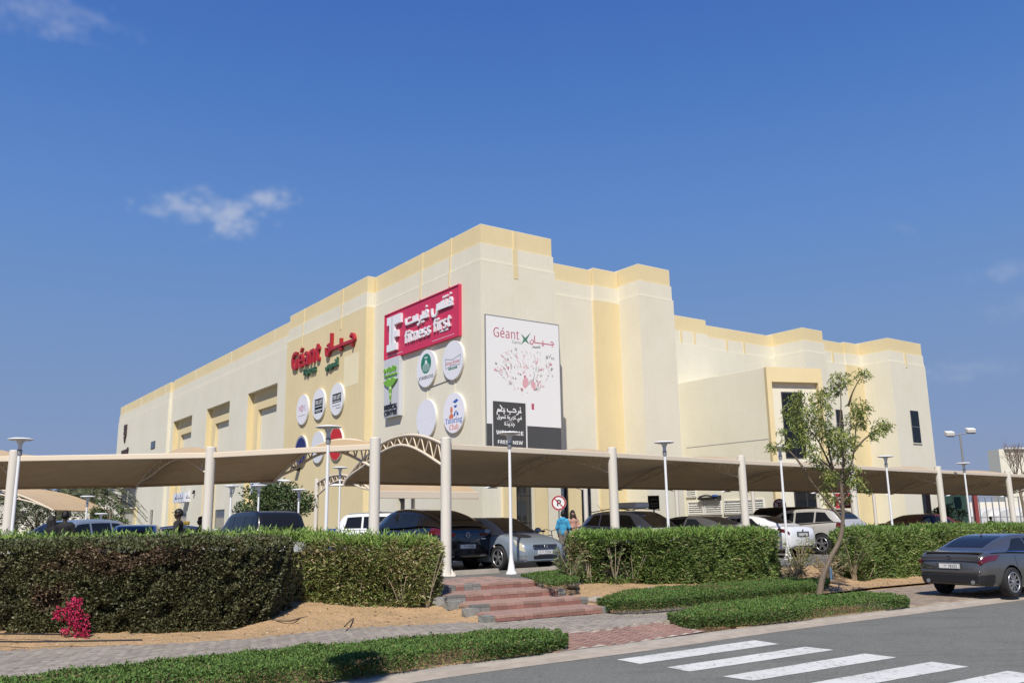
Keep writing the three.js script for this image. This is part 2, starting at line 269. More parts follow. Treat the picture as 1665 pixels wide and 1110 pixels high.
// apron where the sedan stands
const apron = [[7.35, -18.15], ...kerbBack.filter(([x]) => x > 8 && x < 30), [30, -37], [20, -30.9], [12, -25.1], [9, -22.9], [6.6, -20.9], [6.8, -19.4]];
pavers('lay_by', 'brown paver lay-by beside the road where the grey sedan stands', apron, 0.062, M.paverBrown, 0.11, -0.7, null, 220, 'running');
// zebra crossing
{
  const paint = new THREE.MeshStandardMaterial({ color: lit(0.78, 0.77, 0.74), roughness: 0.75, map: rep(dataTex(512, (u, v) => { const a = fbm(u * 40, v * 40, 4, 40, 70), b = fbm(u * 5, v * 5, 3, 5, 71); const cr = Math.abs(fbm(u * 5, v * 5, 4, 5, 73) - 0.5); const k = 0.95 - 0.16 * smooth(0.6, 0.8, a * 0.8 + b * 0.25) - 0.08 * b - (cr < 0.004 ? 0.3 : 0); return [k, k, k * 0.985]; }), 0.5) });
  const P = (x, y) => { const p = onLevel(x, y, 0); return [p.x, p.z]; };
  const q = [[P(1003, 1072.5), P(1041, 1079.5), P(1267, 1047), P(1228, 1041)], [P(1085, 1085), P(1122, 1092), P(1356.7, 1056.7), P(1310, 1051.7)], [P(1175, 1100), P(1225, 1107), P(1458, 1069), P(1406.7, 1062.7)]];
  const d = [q[2][0][0] - q[1][0][0], q[2][0][1] - q[1][0][1]];
  q.push(q[2].map(([x, z], i) => i < 2 ? [x + d[0] * 1.02, z + d[1] * 1.02] : i === 2 ? P(1575, 1084) : P(1515, 1076)));
  for (let k = 1; k <= 3; k++) q.push(q[3].map(([x, z]) => [x + d[0] * k * 1.04, z + d[1] * k * 1.04]));
  const places = ['beside the red paver ramp', 'second from the red paver ramp', 'third from the red paver ramp', 'fourth from the red paver ramp', 'fifth from the red paver ramp', 'sixth from the red paver ramp', 'seventh from the red paver ramp'];
  q.forEach((c, i) => { const poly = []; for (let e = 0; e < 4; e++) for (let k = 0; k < 10; k++) { const a = c[e], b = c[(e + 1) % 4]; poly.push([lerp(a[0], b[0], k / 10) + rr(-0.006, 0.006), lerp(a[1], b[1], k / 10) + rr(-0.006, 0.006)]); } const m = struct('crossing_stripe', sheet(poly, 0.005), paint, 'white zebra crossing stripe, ' + places[i]); });
}
// the steps up to the car park: treads, riser bricks, edge stones
{
  const st = thing('paver_steps', 'low wide steps of red pavers with grey edge blocks', 'steps');
  const rows = [[[-0.37, -16.31], [1.79, -17.69], 0.125, 0.225], [[-0.84, -17.05], [1.45, -18.55], 0.225, 0.345], [[-1.35, -17.8], [1.04, -19.37], 0.345, 0.465], [[-1.62, -18.85], [0.62, -20.35], 0.465, PARK + 0.005]];
  const bl = 0.2;
  rows.forEach(([a, b, y0, y1], k) => {
    const dx = b[0] - a[0], dz = b[1] - a[1], L = Math.hypot(dx, dz), ux = dx / L, uz = dz / L, nx = -uz * -1, nz = -ux;   // n points up the steps
    const back = k < 3 ? 1.35 : 2.4, ang = Math.atan2(-uz, ux);
    const nX = uz, nZ = -ux;
    const P = (s, d) => [a[0] + ux * s + nX * d, a[1] + uz * s + nZ * d];
    part('step_core', slab([P(0.02, 0.03), P(L - 0.02, 0.03), P(L - 0.02, back), P(0.02, back)], -0.05, y1 - 0.012), M.jointSand, st);
    const H = y1 - y0, n = Math.round(L / bl), w = L / n, gR = uvm(bx(w - 0.008, (H - 0.054) , 0.06)), gE = uvm(bx(w - 0.007, 0.05, 0.115));
    for (let i = 0; i < n; i++) {
      const grey_ = (i < 2 && k > 0) || i >= n - 1 || (k === 3 && i > 2 && i < 5) || rnd() < 0.04;
      const tones = grey_ ? M.paverBlue : M.stepRed, tones2 = grey_ ? M.paverBlue : M.stepTread;
      const [x, z] = P((i + 0.5) * w, rr(-0.004, 0.004)), m = part('riser_brick', gR, tones[Math.floor(rnd() * 5)], st); m.position.set(x, y0 + (H - 0.058) / 2, z); m.rotation.y = ang + rr(-0.015, 0.015);
      const [x2, z2] = P((i + 0.5) * w, 0.045), e = part('edge_brick', gE, tones2[Math.floor(rnd() * 5)], st); e.position.set(x2, y1 - 0.026 + rr(-0.003, 0.003), z2); e.rotation.set(rr(-0.02, 0.02), ang + rr(-0.015, 0.015), 0);
    }
    const tr = []; for (let r = 0; r < Math.floor((back - 0.12) / 0.105); r++) for (let i = 0; i < n; i++) { const [x, z] = P((i + (r & 1 ? 0.0 : 0.5)) * w + (r & 1 ? w * 0.5 : 0), 0.158 + r * 0.105); tr.push(bx(w - 0.008, 0.05, 0.097).rotateY(ang).translate(x, y1 - 0.028 + rr(-0.003, 0.002), z)); }
    const tm = part('tread_pavers', uvm(merge(tr)), M.stepTread[k % 2 ? 3 : 2], st); tm.userData.kind = 'stuff';
  });
  // grey stones at the broken left and right ends
  const blocks = [[[-0.5, -16.38], 0.17, 0.3, 0.2, 0.6], [[-0.85, -16.95], 0.25, 0.28, 0.2, 0.55], [[-1.2, -17.5], 0.34, 0.3, 0.2, 0.5], [[-1.5, -17.75], 0.4, 0.3, 0.25, -0.2], [[-1.72, -18.2], 0.46, 0.26, 0.3, 0.4]];
  const kinds = ['grey concrete lump at the foot of the steps beside the sand', 'grey concrete edge block beside the second step', 'grey concrete edge block beside the third step near the hedge', 'broken grey concrete slab under the hedge end by the steps', 'grey concrete block half hidden under the hedge end'];
  blocks.forEach(([p, y, w, d, t], i) => { const g = new THREE.DodecahedronGeometry(0.5, 2), q = g.attributes.position; for (let k = 0; k < q.count; k++) { const x = q.getX(k), yy = q.getY(k), z = q.getZ(k), n = 0.82 + 0.4 * fbm(x * 3 + i * 9, z * 3 + yy * 2, 3, 0, 80); q.setXYZ(k, Math.sign(x) * Math.min(Math.abs(x) * 1.7, 0.5) * n * w, Math.sign(yy) * Math.min(Math.abs(yy) * 1.8, 0.5) * 0.15 * n, Math.sign(z) * Math.min(Math.abs(z) * 1.7, 0.5) * n * d); } g.computeVertexNormals(); const m = part('concrete_block', uvm(g), M.paverBlue[i % 2 ? 4 : 3]); m.position.set(p[0], y - 0.03, p[1]); m.rotation.y = t; tag(m, kinds[i], 'concrete block'); });
  const rb = [[[1.62, -18.75], 0.3, 'small flat concrete stone in the sand right of the third step'], [[1.25, -20.1], 0.55, 'flat concrete slab beside the top step under the shrubs'], [[3.1, -20.7], 0.34, 'pale stone lying at the foot of the narrow-leaved hedge']];
  rb.forEach(([p, y, label], i) => { const g = new THREE.DodecahedronGeometry(0.5, 2), q = g.attributes.position; for (let k = 0; k < q.count; k++) { const x = q.getX(k), yy = q.getY(k), z = q.getZ(k), n = 0.8 + 0.45 * fbm(x * 3 + i * 5, z * 3 + yy, 3, 0, 90); q.setXYZ(k, x * 0.42 * n, yy * 0.16 * n, z * 0.26 * n); } g.computeVertexNormals(); const m = part('stone', uvm(g), M.concrete); m.position.set(p[0], y - 0.05, p[1]); m.rotation.y = i; tag(m, label, 'stone'); });
}

// pebbles and dry leaves lying on the sand
{
  const ground = scene.getObjectByName('sand_bed').geometry.attributes.position, pick = () => { const i = Math.floor(rnd() * ground.count); return [ground.getX(i) + rr(-0.06, 0.06), ground.getY(i), ground.getZ(i) + rr(-0.05, 0.05)]; };
  const pb = new THREE.InstancedMesh(new THREE.DodecahedronGeometry(0.014, 0), std(0.42, 0.35, 0.26, 0.95), 2600), lf = new THREE.InstancedMesh(new THREE.PlaneGeometry(0.022, 0.06), std(0.3, 0.2, 0.11, 0.95, { side: THREE.DoubleSide }), 2600), m = new THREE.Matrix4(), q = new THREE.Quaternion(), c = new THREE.Color();
  for (let i = 0; i < 2600; i++) { const [x, y, z] = pick(), s = rr(0.3, 1.3); m.compose(V3(x, y + 0.004, z), q.setFromEuler(new THREE.Euler(rnd() * 6, rnd() * 6, 0)), V3(s, s * 0.7, s)); pb.setMatrixAt(i, m); pb.setColorAt(i, c.setScalar(rr(0.6, 1.3))); }
  for (let i = 0; i < 2600; i++) { const [x, y, z] = pick(), s = rr(0.5, 1.3); m.compose(V3(x, y + 0.008, z), q.setFromEuler(new THREE.Euler(-Math.PI / 2 + rr(-0.4, 0.4), rr(-0.4, 0.4), rnd() * 6)), V3(s, s, s)); lf.setMatrixAt(i, m); lf.setColorAt(i, c.setScalar(rr(0.5, 1.5))); }
  pb.name = 'pebbles'; lf.name = 'leaf_litter'; for (const o of [pb, lf]) { o.userData.kind = 'stuff'; o.castShadow = o.receiveShadow = true; scene.add(o); } pb.userData.label = 'small pebbles scattered over the sand bed'; pb.userData.category = 'pebbles'; lf.userData.label = 'dry brown leaf litter scattered over the sand bed'; lf.userData.category = 'leaf litter';
}

// ---------- the building: local x runs along the front (u), local -z into the block (v) ----------
const CORNER = onLevel(780.2, 362.7, 16.5).setY(0), TH = Math.asin(0.583);
const UD = V3(Math.cos(TH), 0, -Math.sin(TH)), VD = V3(-Math.sin(TH), 0, -Math.cos(TH));
const uv2w = (u, v, y = 0) => CORNER.clone().addScaledVector(UD, u).addScaledVector(VD, v).setY(y);
const TL = TH - Math.PI / 2;      // turn of things on the left face
function onFront(x, y, v) { const d = ray(x, y), t = (CORNER.clone().sub(EYEP).dot(VD) + v) / d.dot(VD), p = EYEP.clone().addScaledVector(d, t); return [p.clone().sub(CORNER).dot(UD), p.y]; }
function onLeft(x, y, u) { const d = ray(x, y), t = (CORNER.clone().sub(EYEP).dot(UD) + u) / d.dot(UD), p = EYEP.clone().addScaledVector(d, t); return [p.clone().sub(CORNER).dot(VD), p.y]; }
{
  const b = thing('shopping_building', 'large cream and yellow plastered shopping building with stepped parapets', 'building', [CORNER.x, PARK - 0.02, CORNER.z], TH);
  const Y0 = 0; const yy = (y) => y - PARK + 0.02;
  // one block of the building: lower wall, middle tier and yellow band, each tier set back a little
  const block = (u0, u1, v0, v1, top, o = {}) => {
    const e = o.e || [1, 1, 1, 1], t1 = o.t1 || top - 1.84, t2 = o.t2 || top - 0.98;   // e: which sides step back [u0,u1,v0,v1]
    const B = (k, y0, y1, mat, name) => part(name, uvm(bx2(u0 + k * e[0], u1 - k * e[1], yy(y0), yy(y1), -(v1 - k * e[3]), -(v0 + k * e[2])), 1, u0 * 0.37, v0 * 0.21), mat, b);
    if (!o.noWall) B(0, PARK - 0.02, t1, o.wall || M.cream, 'wall');
    B(0.055, t1 - 0.01, t2, M.cream, 'parapet'); B(-0.003, t1 - 0.075, t1 - 0.012, M.creamLight, 'string_course'); B(0.11, t2 - 0.01, top, M.yellow, 'parapet_band');
    B(0.115, top, top + 0.03, M.creamLight, 'coping');
  };
  const skin = (name, u0, y0, u1, y1, holes, depth, mat, place) => {   // a wall skin with openings, drawn in its own plane then placed
    const s = new THREE.Shape([new THREE.Vector2(u0, y0), new THREE.Vector2(u1, y0), new THREE.Vector2(u1, y1), new THREE.Vector2(u0, y1)]);
    for (const [a, c, d, e] of holes) s.holes.push(new THREE.Path([new THREE.Vector2(a, c), new THREE.Vector2(a, e), new THREE.Vector2(d, e), new THREE.Vector2(d, c)]));
    const g = new THREE.ExtrudeGeometry(s, { depth, bevelEnabled: false }); place(g); return part(name, uvm(g), mat, b);
  };
  // main corner block with door openings cut out of the lower wall
  const F1 = onFront(838, 830, 0)[0], F2 = onFront(869, 830, 0)[0];
  block(0, 4.68, 0, 11.52, 16.5, { e: [1, 1, 1, 0], noWall: true });
  const LV1 = onLeft(658, 810, 0)[0], LV2 = onLeft(644, 810, 0)[0];
  skin('wall', 0.4, yy(PARK - 0.02), 4.68, yy(14.66), [[F1, yy(PARK + 0.02), F2, yy(4.6)]], 0.4, M.cream, g => g.translate(0, 0, -0.4));
  skin('wall', 0, yy(PARK - 0.02), 11.5, yy(14.66), [[11.5 - LV2, yy(PARK + 0.02), 11.5 - LV1, yy(3.55)]], 0.4, M.cream, g => g.rotateY(-Math.PI / 2).translate(0.4, 0, 0).translate(0, 0, -11.5));
  part('inner_wall', bx2(0.7, 4.6, 0, yy(14.6), -11.4, -0.7), M.creamPlain, b);
  const glass = (x0, x1, y0, y1, z, nm = 'door', mull = 2, trans = 1) => { const f = part(nm, merge([bx2(x0, x1, y0, y0 + 0.08, z, z + 0.08), bx2(x0, x1, y1 - 0.08, y1, z, z + 0.08), bx2(x0, x0 + 0.07, y0 + 0.08, y1 - 0.08, z, z + 0.08), bx2(x1 - 0.07, x1, y0 + 0.08, y1 - 0.08, z, z + 0.08)]), M.darkGrey, b); const n = mull; for (let i = 0; i < n; i++) { const a = lerp(x0 + 0.07, x1 - 0.07, i / n), c = lerp(x0 + 0.07, x1 - 0.07, (i + 1) / n); for (let j = 0; j <= trans; j++) { const p0 = lerp(y0 + 0.08, y1 - 0.08, j / (trans + 1)), p1 = lerp(y0 + 0.08, y1 - 0.08, (j + 1) / (trans + 1)); part('pane', bx2(a + 0.02, c - 0.02, p0 + 0.02, p1 - 0.02, z + 0.02, z + 0.035), M.shopGlass, f); } if (i) part('mullion', bx2(a - 0.02, a + 0.02, y0 + 0.08, y1 - 0.08, z + 0.005, z + 0.07), M.darkGrey, f); } for (let j = 1; j <= trans; j++) { const p0 = lerp(y0 + 0.08, y1 - 0.08, j / (trans + 1)); part('transom', bx2(x0 + 0.07, x1 - 0.07, p0 - 0.02, p0 + 0.02, z + 0.003, z + 0.072), M.darkGrey, f); } return f; };
  glass(F1, F2, yy(PARK + 0.02), yy(4.6), -0.3, 'glazed_door', 2, 2);
  part('door_surround', uvm(merge([bx2(F1 - 0.75, F1 - 0.01, 0, yy(5.1), 0, 0.12), bx2(F2 + 0.01, F2 + 0.75, 0, yy(5.1), 0, 0.12), bx2(F1 - 0.01, F2 + 0.01, yy(4.61), yy(5.1), 0, 0.12)])), M.yellow, b);
  part('side_door', bx(0.06, 2.9, LV2 - LV1 + 0.1, 0.3, 1.45, -(LV1 + LV2) / 2), M.black, b);
  // G: the yellow wall that carries the red letters
  block(-0.5, 8, 11.49, 23.9, 16.52, { e: [1, 0, 1, 1], wall: M.yellow });
  part('wall_patch', uvm(bx(0.006, 1.9, 2.0, -0.503, yy(11.1), -13.4)), plaster(0.86, 0.77, 0.52), b);
  // H: long wall with three deep recesses
  const R = [[26.83, 33.12], [37.5, 43.74], [48.16, 54.48]];
  block(0.9, 30, 23.9, 55.5, 16.45, { e: [0, 0, 0, 0], noWall: true });
  part('parapet', uvm(bx2(0.055, 0.95, yy(14.6), yy(15.47), -55.5, -23.95)), M.cream, b); part('parapet_band', uvm(bx2(0.11, 0.95, yy(15.46), yy(16.45), -55.5, -23.95)), M.yellow, b); part('coping', bx2(0.115, 0.95, yy(16.45), yy(16.48), -55.5, -23.95), M.creamLight, b);
  const rotL = (x0) => (g) => g.rotateY(-Math.PI / 2).translate(x0, 0, 0);    // shape x -> local z, thickness outwards from x0
  skin('wall', -55.5, yy(PARK - 0.02), -23.95, yy(14.62), R.map(([a, c]) => [-c, yy(PARK - 0.01), -a, yy(12.25)]), 0.45, M.cream, rotL(0.45));
  R.forEach(([a, c]) => {
    skin('recess_panel', -c - 0.1, yy(PARK - 0.02), -a + 0.1, yy(12.4), [[-c + 1.15, yy(PARK - 0.01), -a - 1.15, yy(10.87)]], 0.25, M.yellow, rotL(0.705));
    part('recess_back', uvm(bx2(0.72, 0.86, 0, yy(12.3), -c - 0.05, -a + 0.05)), M.cream, b);
    // reveals painted yellow, 4 mm proud of the cut
    part('reveal', uvm(bx2(0.012, 0.452, 0, yy(12.246), -c + 0.0, -c + 0.006)), M.yellow, b);
  });
  const slit = (v, y0, y1, w = 0.75, u = 0) => { const f = part('window', bx2(u - 0.05, u + 0.02, yy(y0), yy(y1), -v - w / 2, -v + w / 2), M.darkGrey, b); part('pane', bx2(u - 0.06, u - 0.05, yy(y0) + 0.06, yy(y1) - 0.06, -v - w / 2 + 0.06, -v + w / 2 - 0.06), M.shopGlass, f); return f; };
  // ground floor of the long wall: shop doors inside the recesses and a wall lamp
  [[28.5, 31.6, 3.4], [39, 42, 3.5], [49.6, 52.6, 3.3]].forEach(([a, c, h]) => { const f = part('shop_front', bx2(0.66, 0.73, 0.02, yy(h), -c, -a), M.darkGrey, b); part('pane', bx2(0.645, 0.66, 0.1, yy(h) - 0.1, -c + 0.1, -a - 0.1), M.shopGlass, f); });
  [24.6, 35.3, 46].forEach((v) => { part('wall_lamp', merge([bx2(-0.16, -0.002, yy(5.1), yy(5.3), -v - 0.1, -v + 0.1), bx2(-0.22, -0.06, yy(5.0), yy(5.1), -v - 0.13, -v + 0.13)]), M.black, b); });
  part('wall_lamp', merge([bx2(-0.75, -0.502, yy(5.55), yy(5.7), -21.1, -20.8), bx2(-0.95, -0.6, yy(5.7), yy(5.82), -21.2, -20.7)]), M.black, b);
  // I: the end part with the shop sign
  block(-0.3, 30, 55.5, 77.6, 16.3, { e: [1, 0, 1, 1] });
  slit(60.5, 10.1, 10.85, 1.6, -0.3); slit(59.3, 0.7, 3.9, 0.9, -0.3);
  part('window_surround', uvm(merge([bx2(-0.42, -0.302, 0, yy(4.3), -72.7, -71.6), bx2(-0.42, -0.302, 0, yy(4.3), -66.6, -65.5), bx2(-0.42, -0.302, yy(3.75), yy(4.3), -71.6, -66.6)])), M.yellow, b);
  { const f = part('shop_window', bx2(-0.36, -0.302, 0.02, yy(3.75), -71.6, -66.6), M.darkGrey, b); for (let k = 0; k < 2; k++) part('pane', bx2(-0.375, -0.36, 0.1, yy(3.7), -71.5 + k * 2.45, -69.1 + k * 2.4), M.shopGlass, f); }
  for (const v of [57.4, 61.5, 67.5, 72.5, 75]) part('parapet_joint', uvm(bx2(-0.206, -0.1895, yy(15.36), yy(16.3), -v - 0.05, -v + 0.05)), M.cream, b);
  for (const v of [28, 38, 48]) part('parapet_joint', uvm(bx2(0.098, 0.1105, yy(15.5), yy(16.45), -v - 0.05, -v + 0.05)), M.cream, b);
  // narrow yellow fins over the tiers of the corner and sign blocks
  const finL = (v, u) => part('parapet_fin', uvm(merge([bx2(u - 0.03, u + 0.04, yy(13.9), yy(14.7), -v - 0.06, -v + 0.06), bx2(u + 0.025, u + 0.1, yy(14.7), yy(15.56), -v - 0.06, -v + 0.06), bx2(u + 0.08, u + 0.15, yy(15.56), yy(16.55), -v - 0.06, -v + 0.06)])), M.yellow, b);
  finL(5.9, 0); finL(2.9, 0); finL(15, -0.5); finL(21.2, -0.5);
  const finF = (u, v) => part('parapet_fin', uvm(merge([bx2(u - 0.14, u + 0.14, yy(13.95), yy(14.65), -v, -v + 0.015), bx2(u - 0.14, u + 0.14, yy(14.65), yy(15.52), -v - 0.05, -v - 0.03), bx2(u - 0.06, u + 0.06, yy(15.5), yy(16.5), -v - 0.11, -v - 0.06)])), M.yellow, b);
  finF(2.15, 0);
  // the front, going right
  block(4.6, 9.62, 2.7, 20, 16.25, { e: [0, 0, 1, 0], t1: 14.45, t2: 15.3 });
  block(9.55, 11.55, 2.55, 20, 16.38, { e: [1, 0, 1, 0], t1: 14.5, t2: 15.35, wall: M.yellow });
  block(11.48, 14.25, 0.83, 20, 16.5, { e: [1, 1, 1, 0] });
  block(14.1, 26.8, 9.4, 40, 16.68, { e: [0, 1, 1, 0], t1: 14.66, t2: 15.6 });
  block(26.75, 34.5, 9.45, 40, 16.32, { e: [0, 0, 1, 0], t1: 14.54, t2: 15.44 });
  block(34.38, 37.12, 6.54, 40, 16.5, { e: [1, 1, 1, 0] });
  block(37.05, 41.9, 8.0, 40, 16.28, { e: [0, 0, 1, 0], t1: 14.5, t2: 15.38 });
  block(41.8, 44.12, 7.88, 40, 16.38, { e: [1, 0, 1, 0], t1: 14.5, t2: 15.42, wall: M.yellow });
  block(44.05, 49.3, 5.32, 45, 16.52, { e: [1, 1, 1, 0], t1: 14.6, t2: 15.47 });
  for (const u of [23.9, 25.3]) part('parapet_fin', uvm(bx2(u - 0.1, u + 0.1, yy(14.66), yy(15.6), -9.455, -9.405)), M.yellow, b);
  for (const u of [28.9, 30.9]) part('parapet_fin', uvm(bx2(u - 0.1, u + 0.1, yy(14.54), yy(15.44), -9.505, -9.455)), M.yellow, b);
  part('parapet_fin', uvm(bx2(46.3, 46.5, yy(14.2), yy(15.47), -5.37, -5.29)), M.yellow, b);
  part('parapet_fin', uvm(bx2(40.1, 40.3, yy(14.5), yy(15.38), -8.06, -7.99)), M.yellow, b);
  // windows of the front
  const win = (u0, u1, y0, y1, v) => { const f = part('window', merge([bx2(u0, u1, yy(y0), yy(y1), -v, -v + 0.03)]), M.midGrey, b); const h = yy(y1) - yy(y0), n = Math.max(2, Math.round(h / 1.6)); for (let k = 0; k < n; k++) part('pane', bx2(u0 + 0.05, u1 - 0.05, yy(y0) + h * k / n + 0.04, yy(y0) + h * (k + 1) / n - 0.02, -v + 0.03, -v + 0.045), M.glassDark, f); part('sill', bx2(u0 - 0.05, u1 + 0.05, yy(y0) - 0.06, yy(y0), -v, -v + 0.08), M.cream, f); };
  win(46.15, 47.4, 7.9, 10.6, 5.32); win(39.8, 40.75, 8.3, 10.6, 8.0);
  const door = (x0, x1, y, v) => { const a = onFront(x0, y, v)[0], c = onFront(x1, y, v)[0]; const f = part('door', bx2(a, c, 0.02, yy(4.2), -v, -v + 0.04), M.darkGrey, b); part('pane', bx2(a + 0.06, c - 0.06, 0.1, yy(4.1), -v + 0.04, -v + 0.055), M.glassDark, f); };
  door(944.5, 949, 820, 2.7); door(954, 960.5, 820, 2.55); door(917.5, 922, 820, 2.7); door(1502, 1515, 830, 5.32);
  part('pilaster', uvm(merge([bx2(onFront(923, 820, 2.7)[0], onFront(943, 820, 2.7)[0], 0, yy(5.2), -2.7, -2.55)])), M.yellow, b);
  // projecting stair block with slanted front
  const Fp = [[22.9, 1.49], [26.58, 0.0], [27.6, 9.6], [22.9, 9.6]];
  const ext = (poly, y0, y1) => { const s = new THREE.Shape(poly.map(([u, v]) => new THREE.Vector2(u, v))); const g = new THREE.ExtrudeGeometry(s, { depth: y1 - y0, bevelEnabled: false }); g.rotateX(-Math.PI / 2).translate(0, y0, 0); return uvm(g); };
  part('stair_block', ext(Fp, 0, yy(11.5)), M.cream, b);
  part('coping', ext([[22.95, 1.53], [26.55, 0.06], [27.5, 9.4], [22.95, 9.4]], yy(11.5), yy(11.54)), M.creamLight, b);
  { // its front: yellow hood and jamb round a cream field with a tall window
    const f = new THREE.Group(); const p0 = V3(22.9, 0, -1.49), p1 = V3(26.58, 0, 0), L = p1.distanceTo(p0), ang = Math.atan2(-(p1.z - p0.z), p1.x - p0.x);
    const put = (name, g, mat, par = b) => { const m = part(name, uvm(g.rotateY(ang).translate(p0.x, 0, p0.z)), mat, par); return m; };
    put('hood', bx2(0, L + 0.02, yy(10.55), yy(11.5), 0.003, 0.3), M.yellow); put('jamb', bx2(0, 0.34, 0, yy(10.55), 0.003, 0.3), M.yellow); put('jamb', bx2(L - 0.3, L + 0.02, 0, yy(10.55), 0.003, 0.3), M.yellow);
    const w = put('window', merge([bx2(1.1, 2.55, yy(5.7), yy(9.95), 0.004, 0.05)]), M.darkGrey);
    for (let k = 0; k < 5; k++) for (let q = 0; q < 2; q++) put('pane', bx2(1.15 + q * 0.69, 1.81 + q * 0.69, yy(5.75) + k * 0.83, yy(5.75) + k * 0.83 + 0.79, 0.05, 0.062), M.glassDark, w);
    const d = put('door', bx2(1.45, 3.2, 0.02, yy(4.0), 0.004, 0.05), M.darkGrey); put('pane', bx2(1.52, 2.3, 0.1, yy(3.95), 0.05, 0.062), M.glassDark, d); put('pane', bx2(2.36, 3.12, 0.1, yy(3.95), 0.05, 0.062), M.glassDark, d);
  }
  part('wall_joint', bx2(22.893, 22.899, yy(6.88), yy(6.92), -8.6, -1.5), M.midGrey, b);
  // louvre panels in the side of the stair block
  const louvre = (v0, v1, y0, y1) => { const f = part('louvre_panel', merge([bx2(22.80, 22.895, yy(y0), yy(y0) + 0.06, -v1, -v0), bx2(22.80, 22.895, yy(y1) - 0.06, yy(y1), -v1, -v0), bx2(22.80, 22.895, yy(y0) + 0.06, yy(y1) - 0.06, -v1, -v1 + 0.06), bx2(22.80, 22.895, yy(y0) + 0.06, yy(y1) - 0.06, -v0 - 0.06, -v0), bx2(22.888, 22.896, yy(y0), yy(y1), -v1, -v0)]), M.offWhite, b); const n = Math.round((y1 - y0) / 0.17), g = bx(0.09, 0.03, v1 - v0 - 0.12).rotateZ(0.6); for (let k = 0; k < n; k++) part('slat', g, M.offWhite, f).position.set(22.85, yy(y0) + 0.12 + k * (y1 - y0 - 0.2) / n, -(v0 + v1) / 2); };
  for (const [a, c] of [[2.2, 3.7], [3.9, 5.5], [5.7, 7.2], [7.3, 8.7]]) louvre(a, c, PARK + 1.7, PARK + 2.6);
  louvre(7.9, 8.8, PARK + 2.9, PARK + 4.2);
  // floor slab line of the roof so that the block is closed
  part('roof', bx2(3, 29, yy(15.4), yy(15.5), -76, -13), M.concrete, b); part('roof', bx2(11.6, 48, yy(15.2), yy(15.3), -38, -11), M.concrete, b);
}

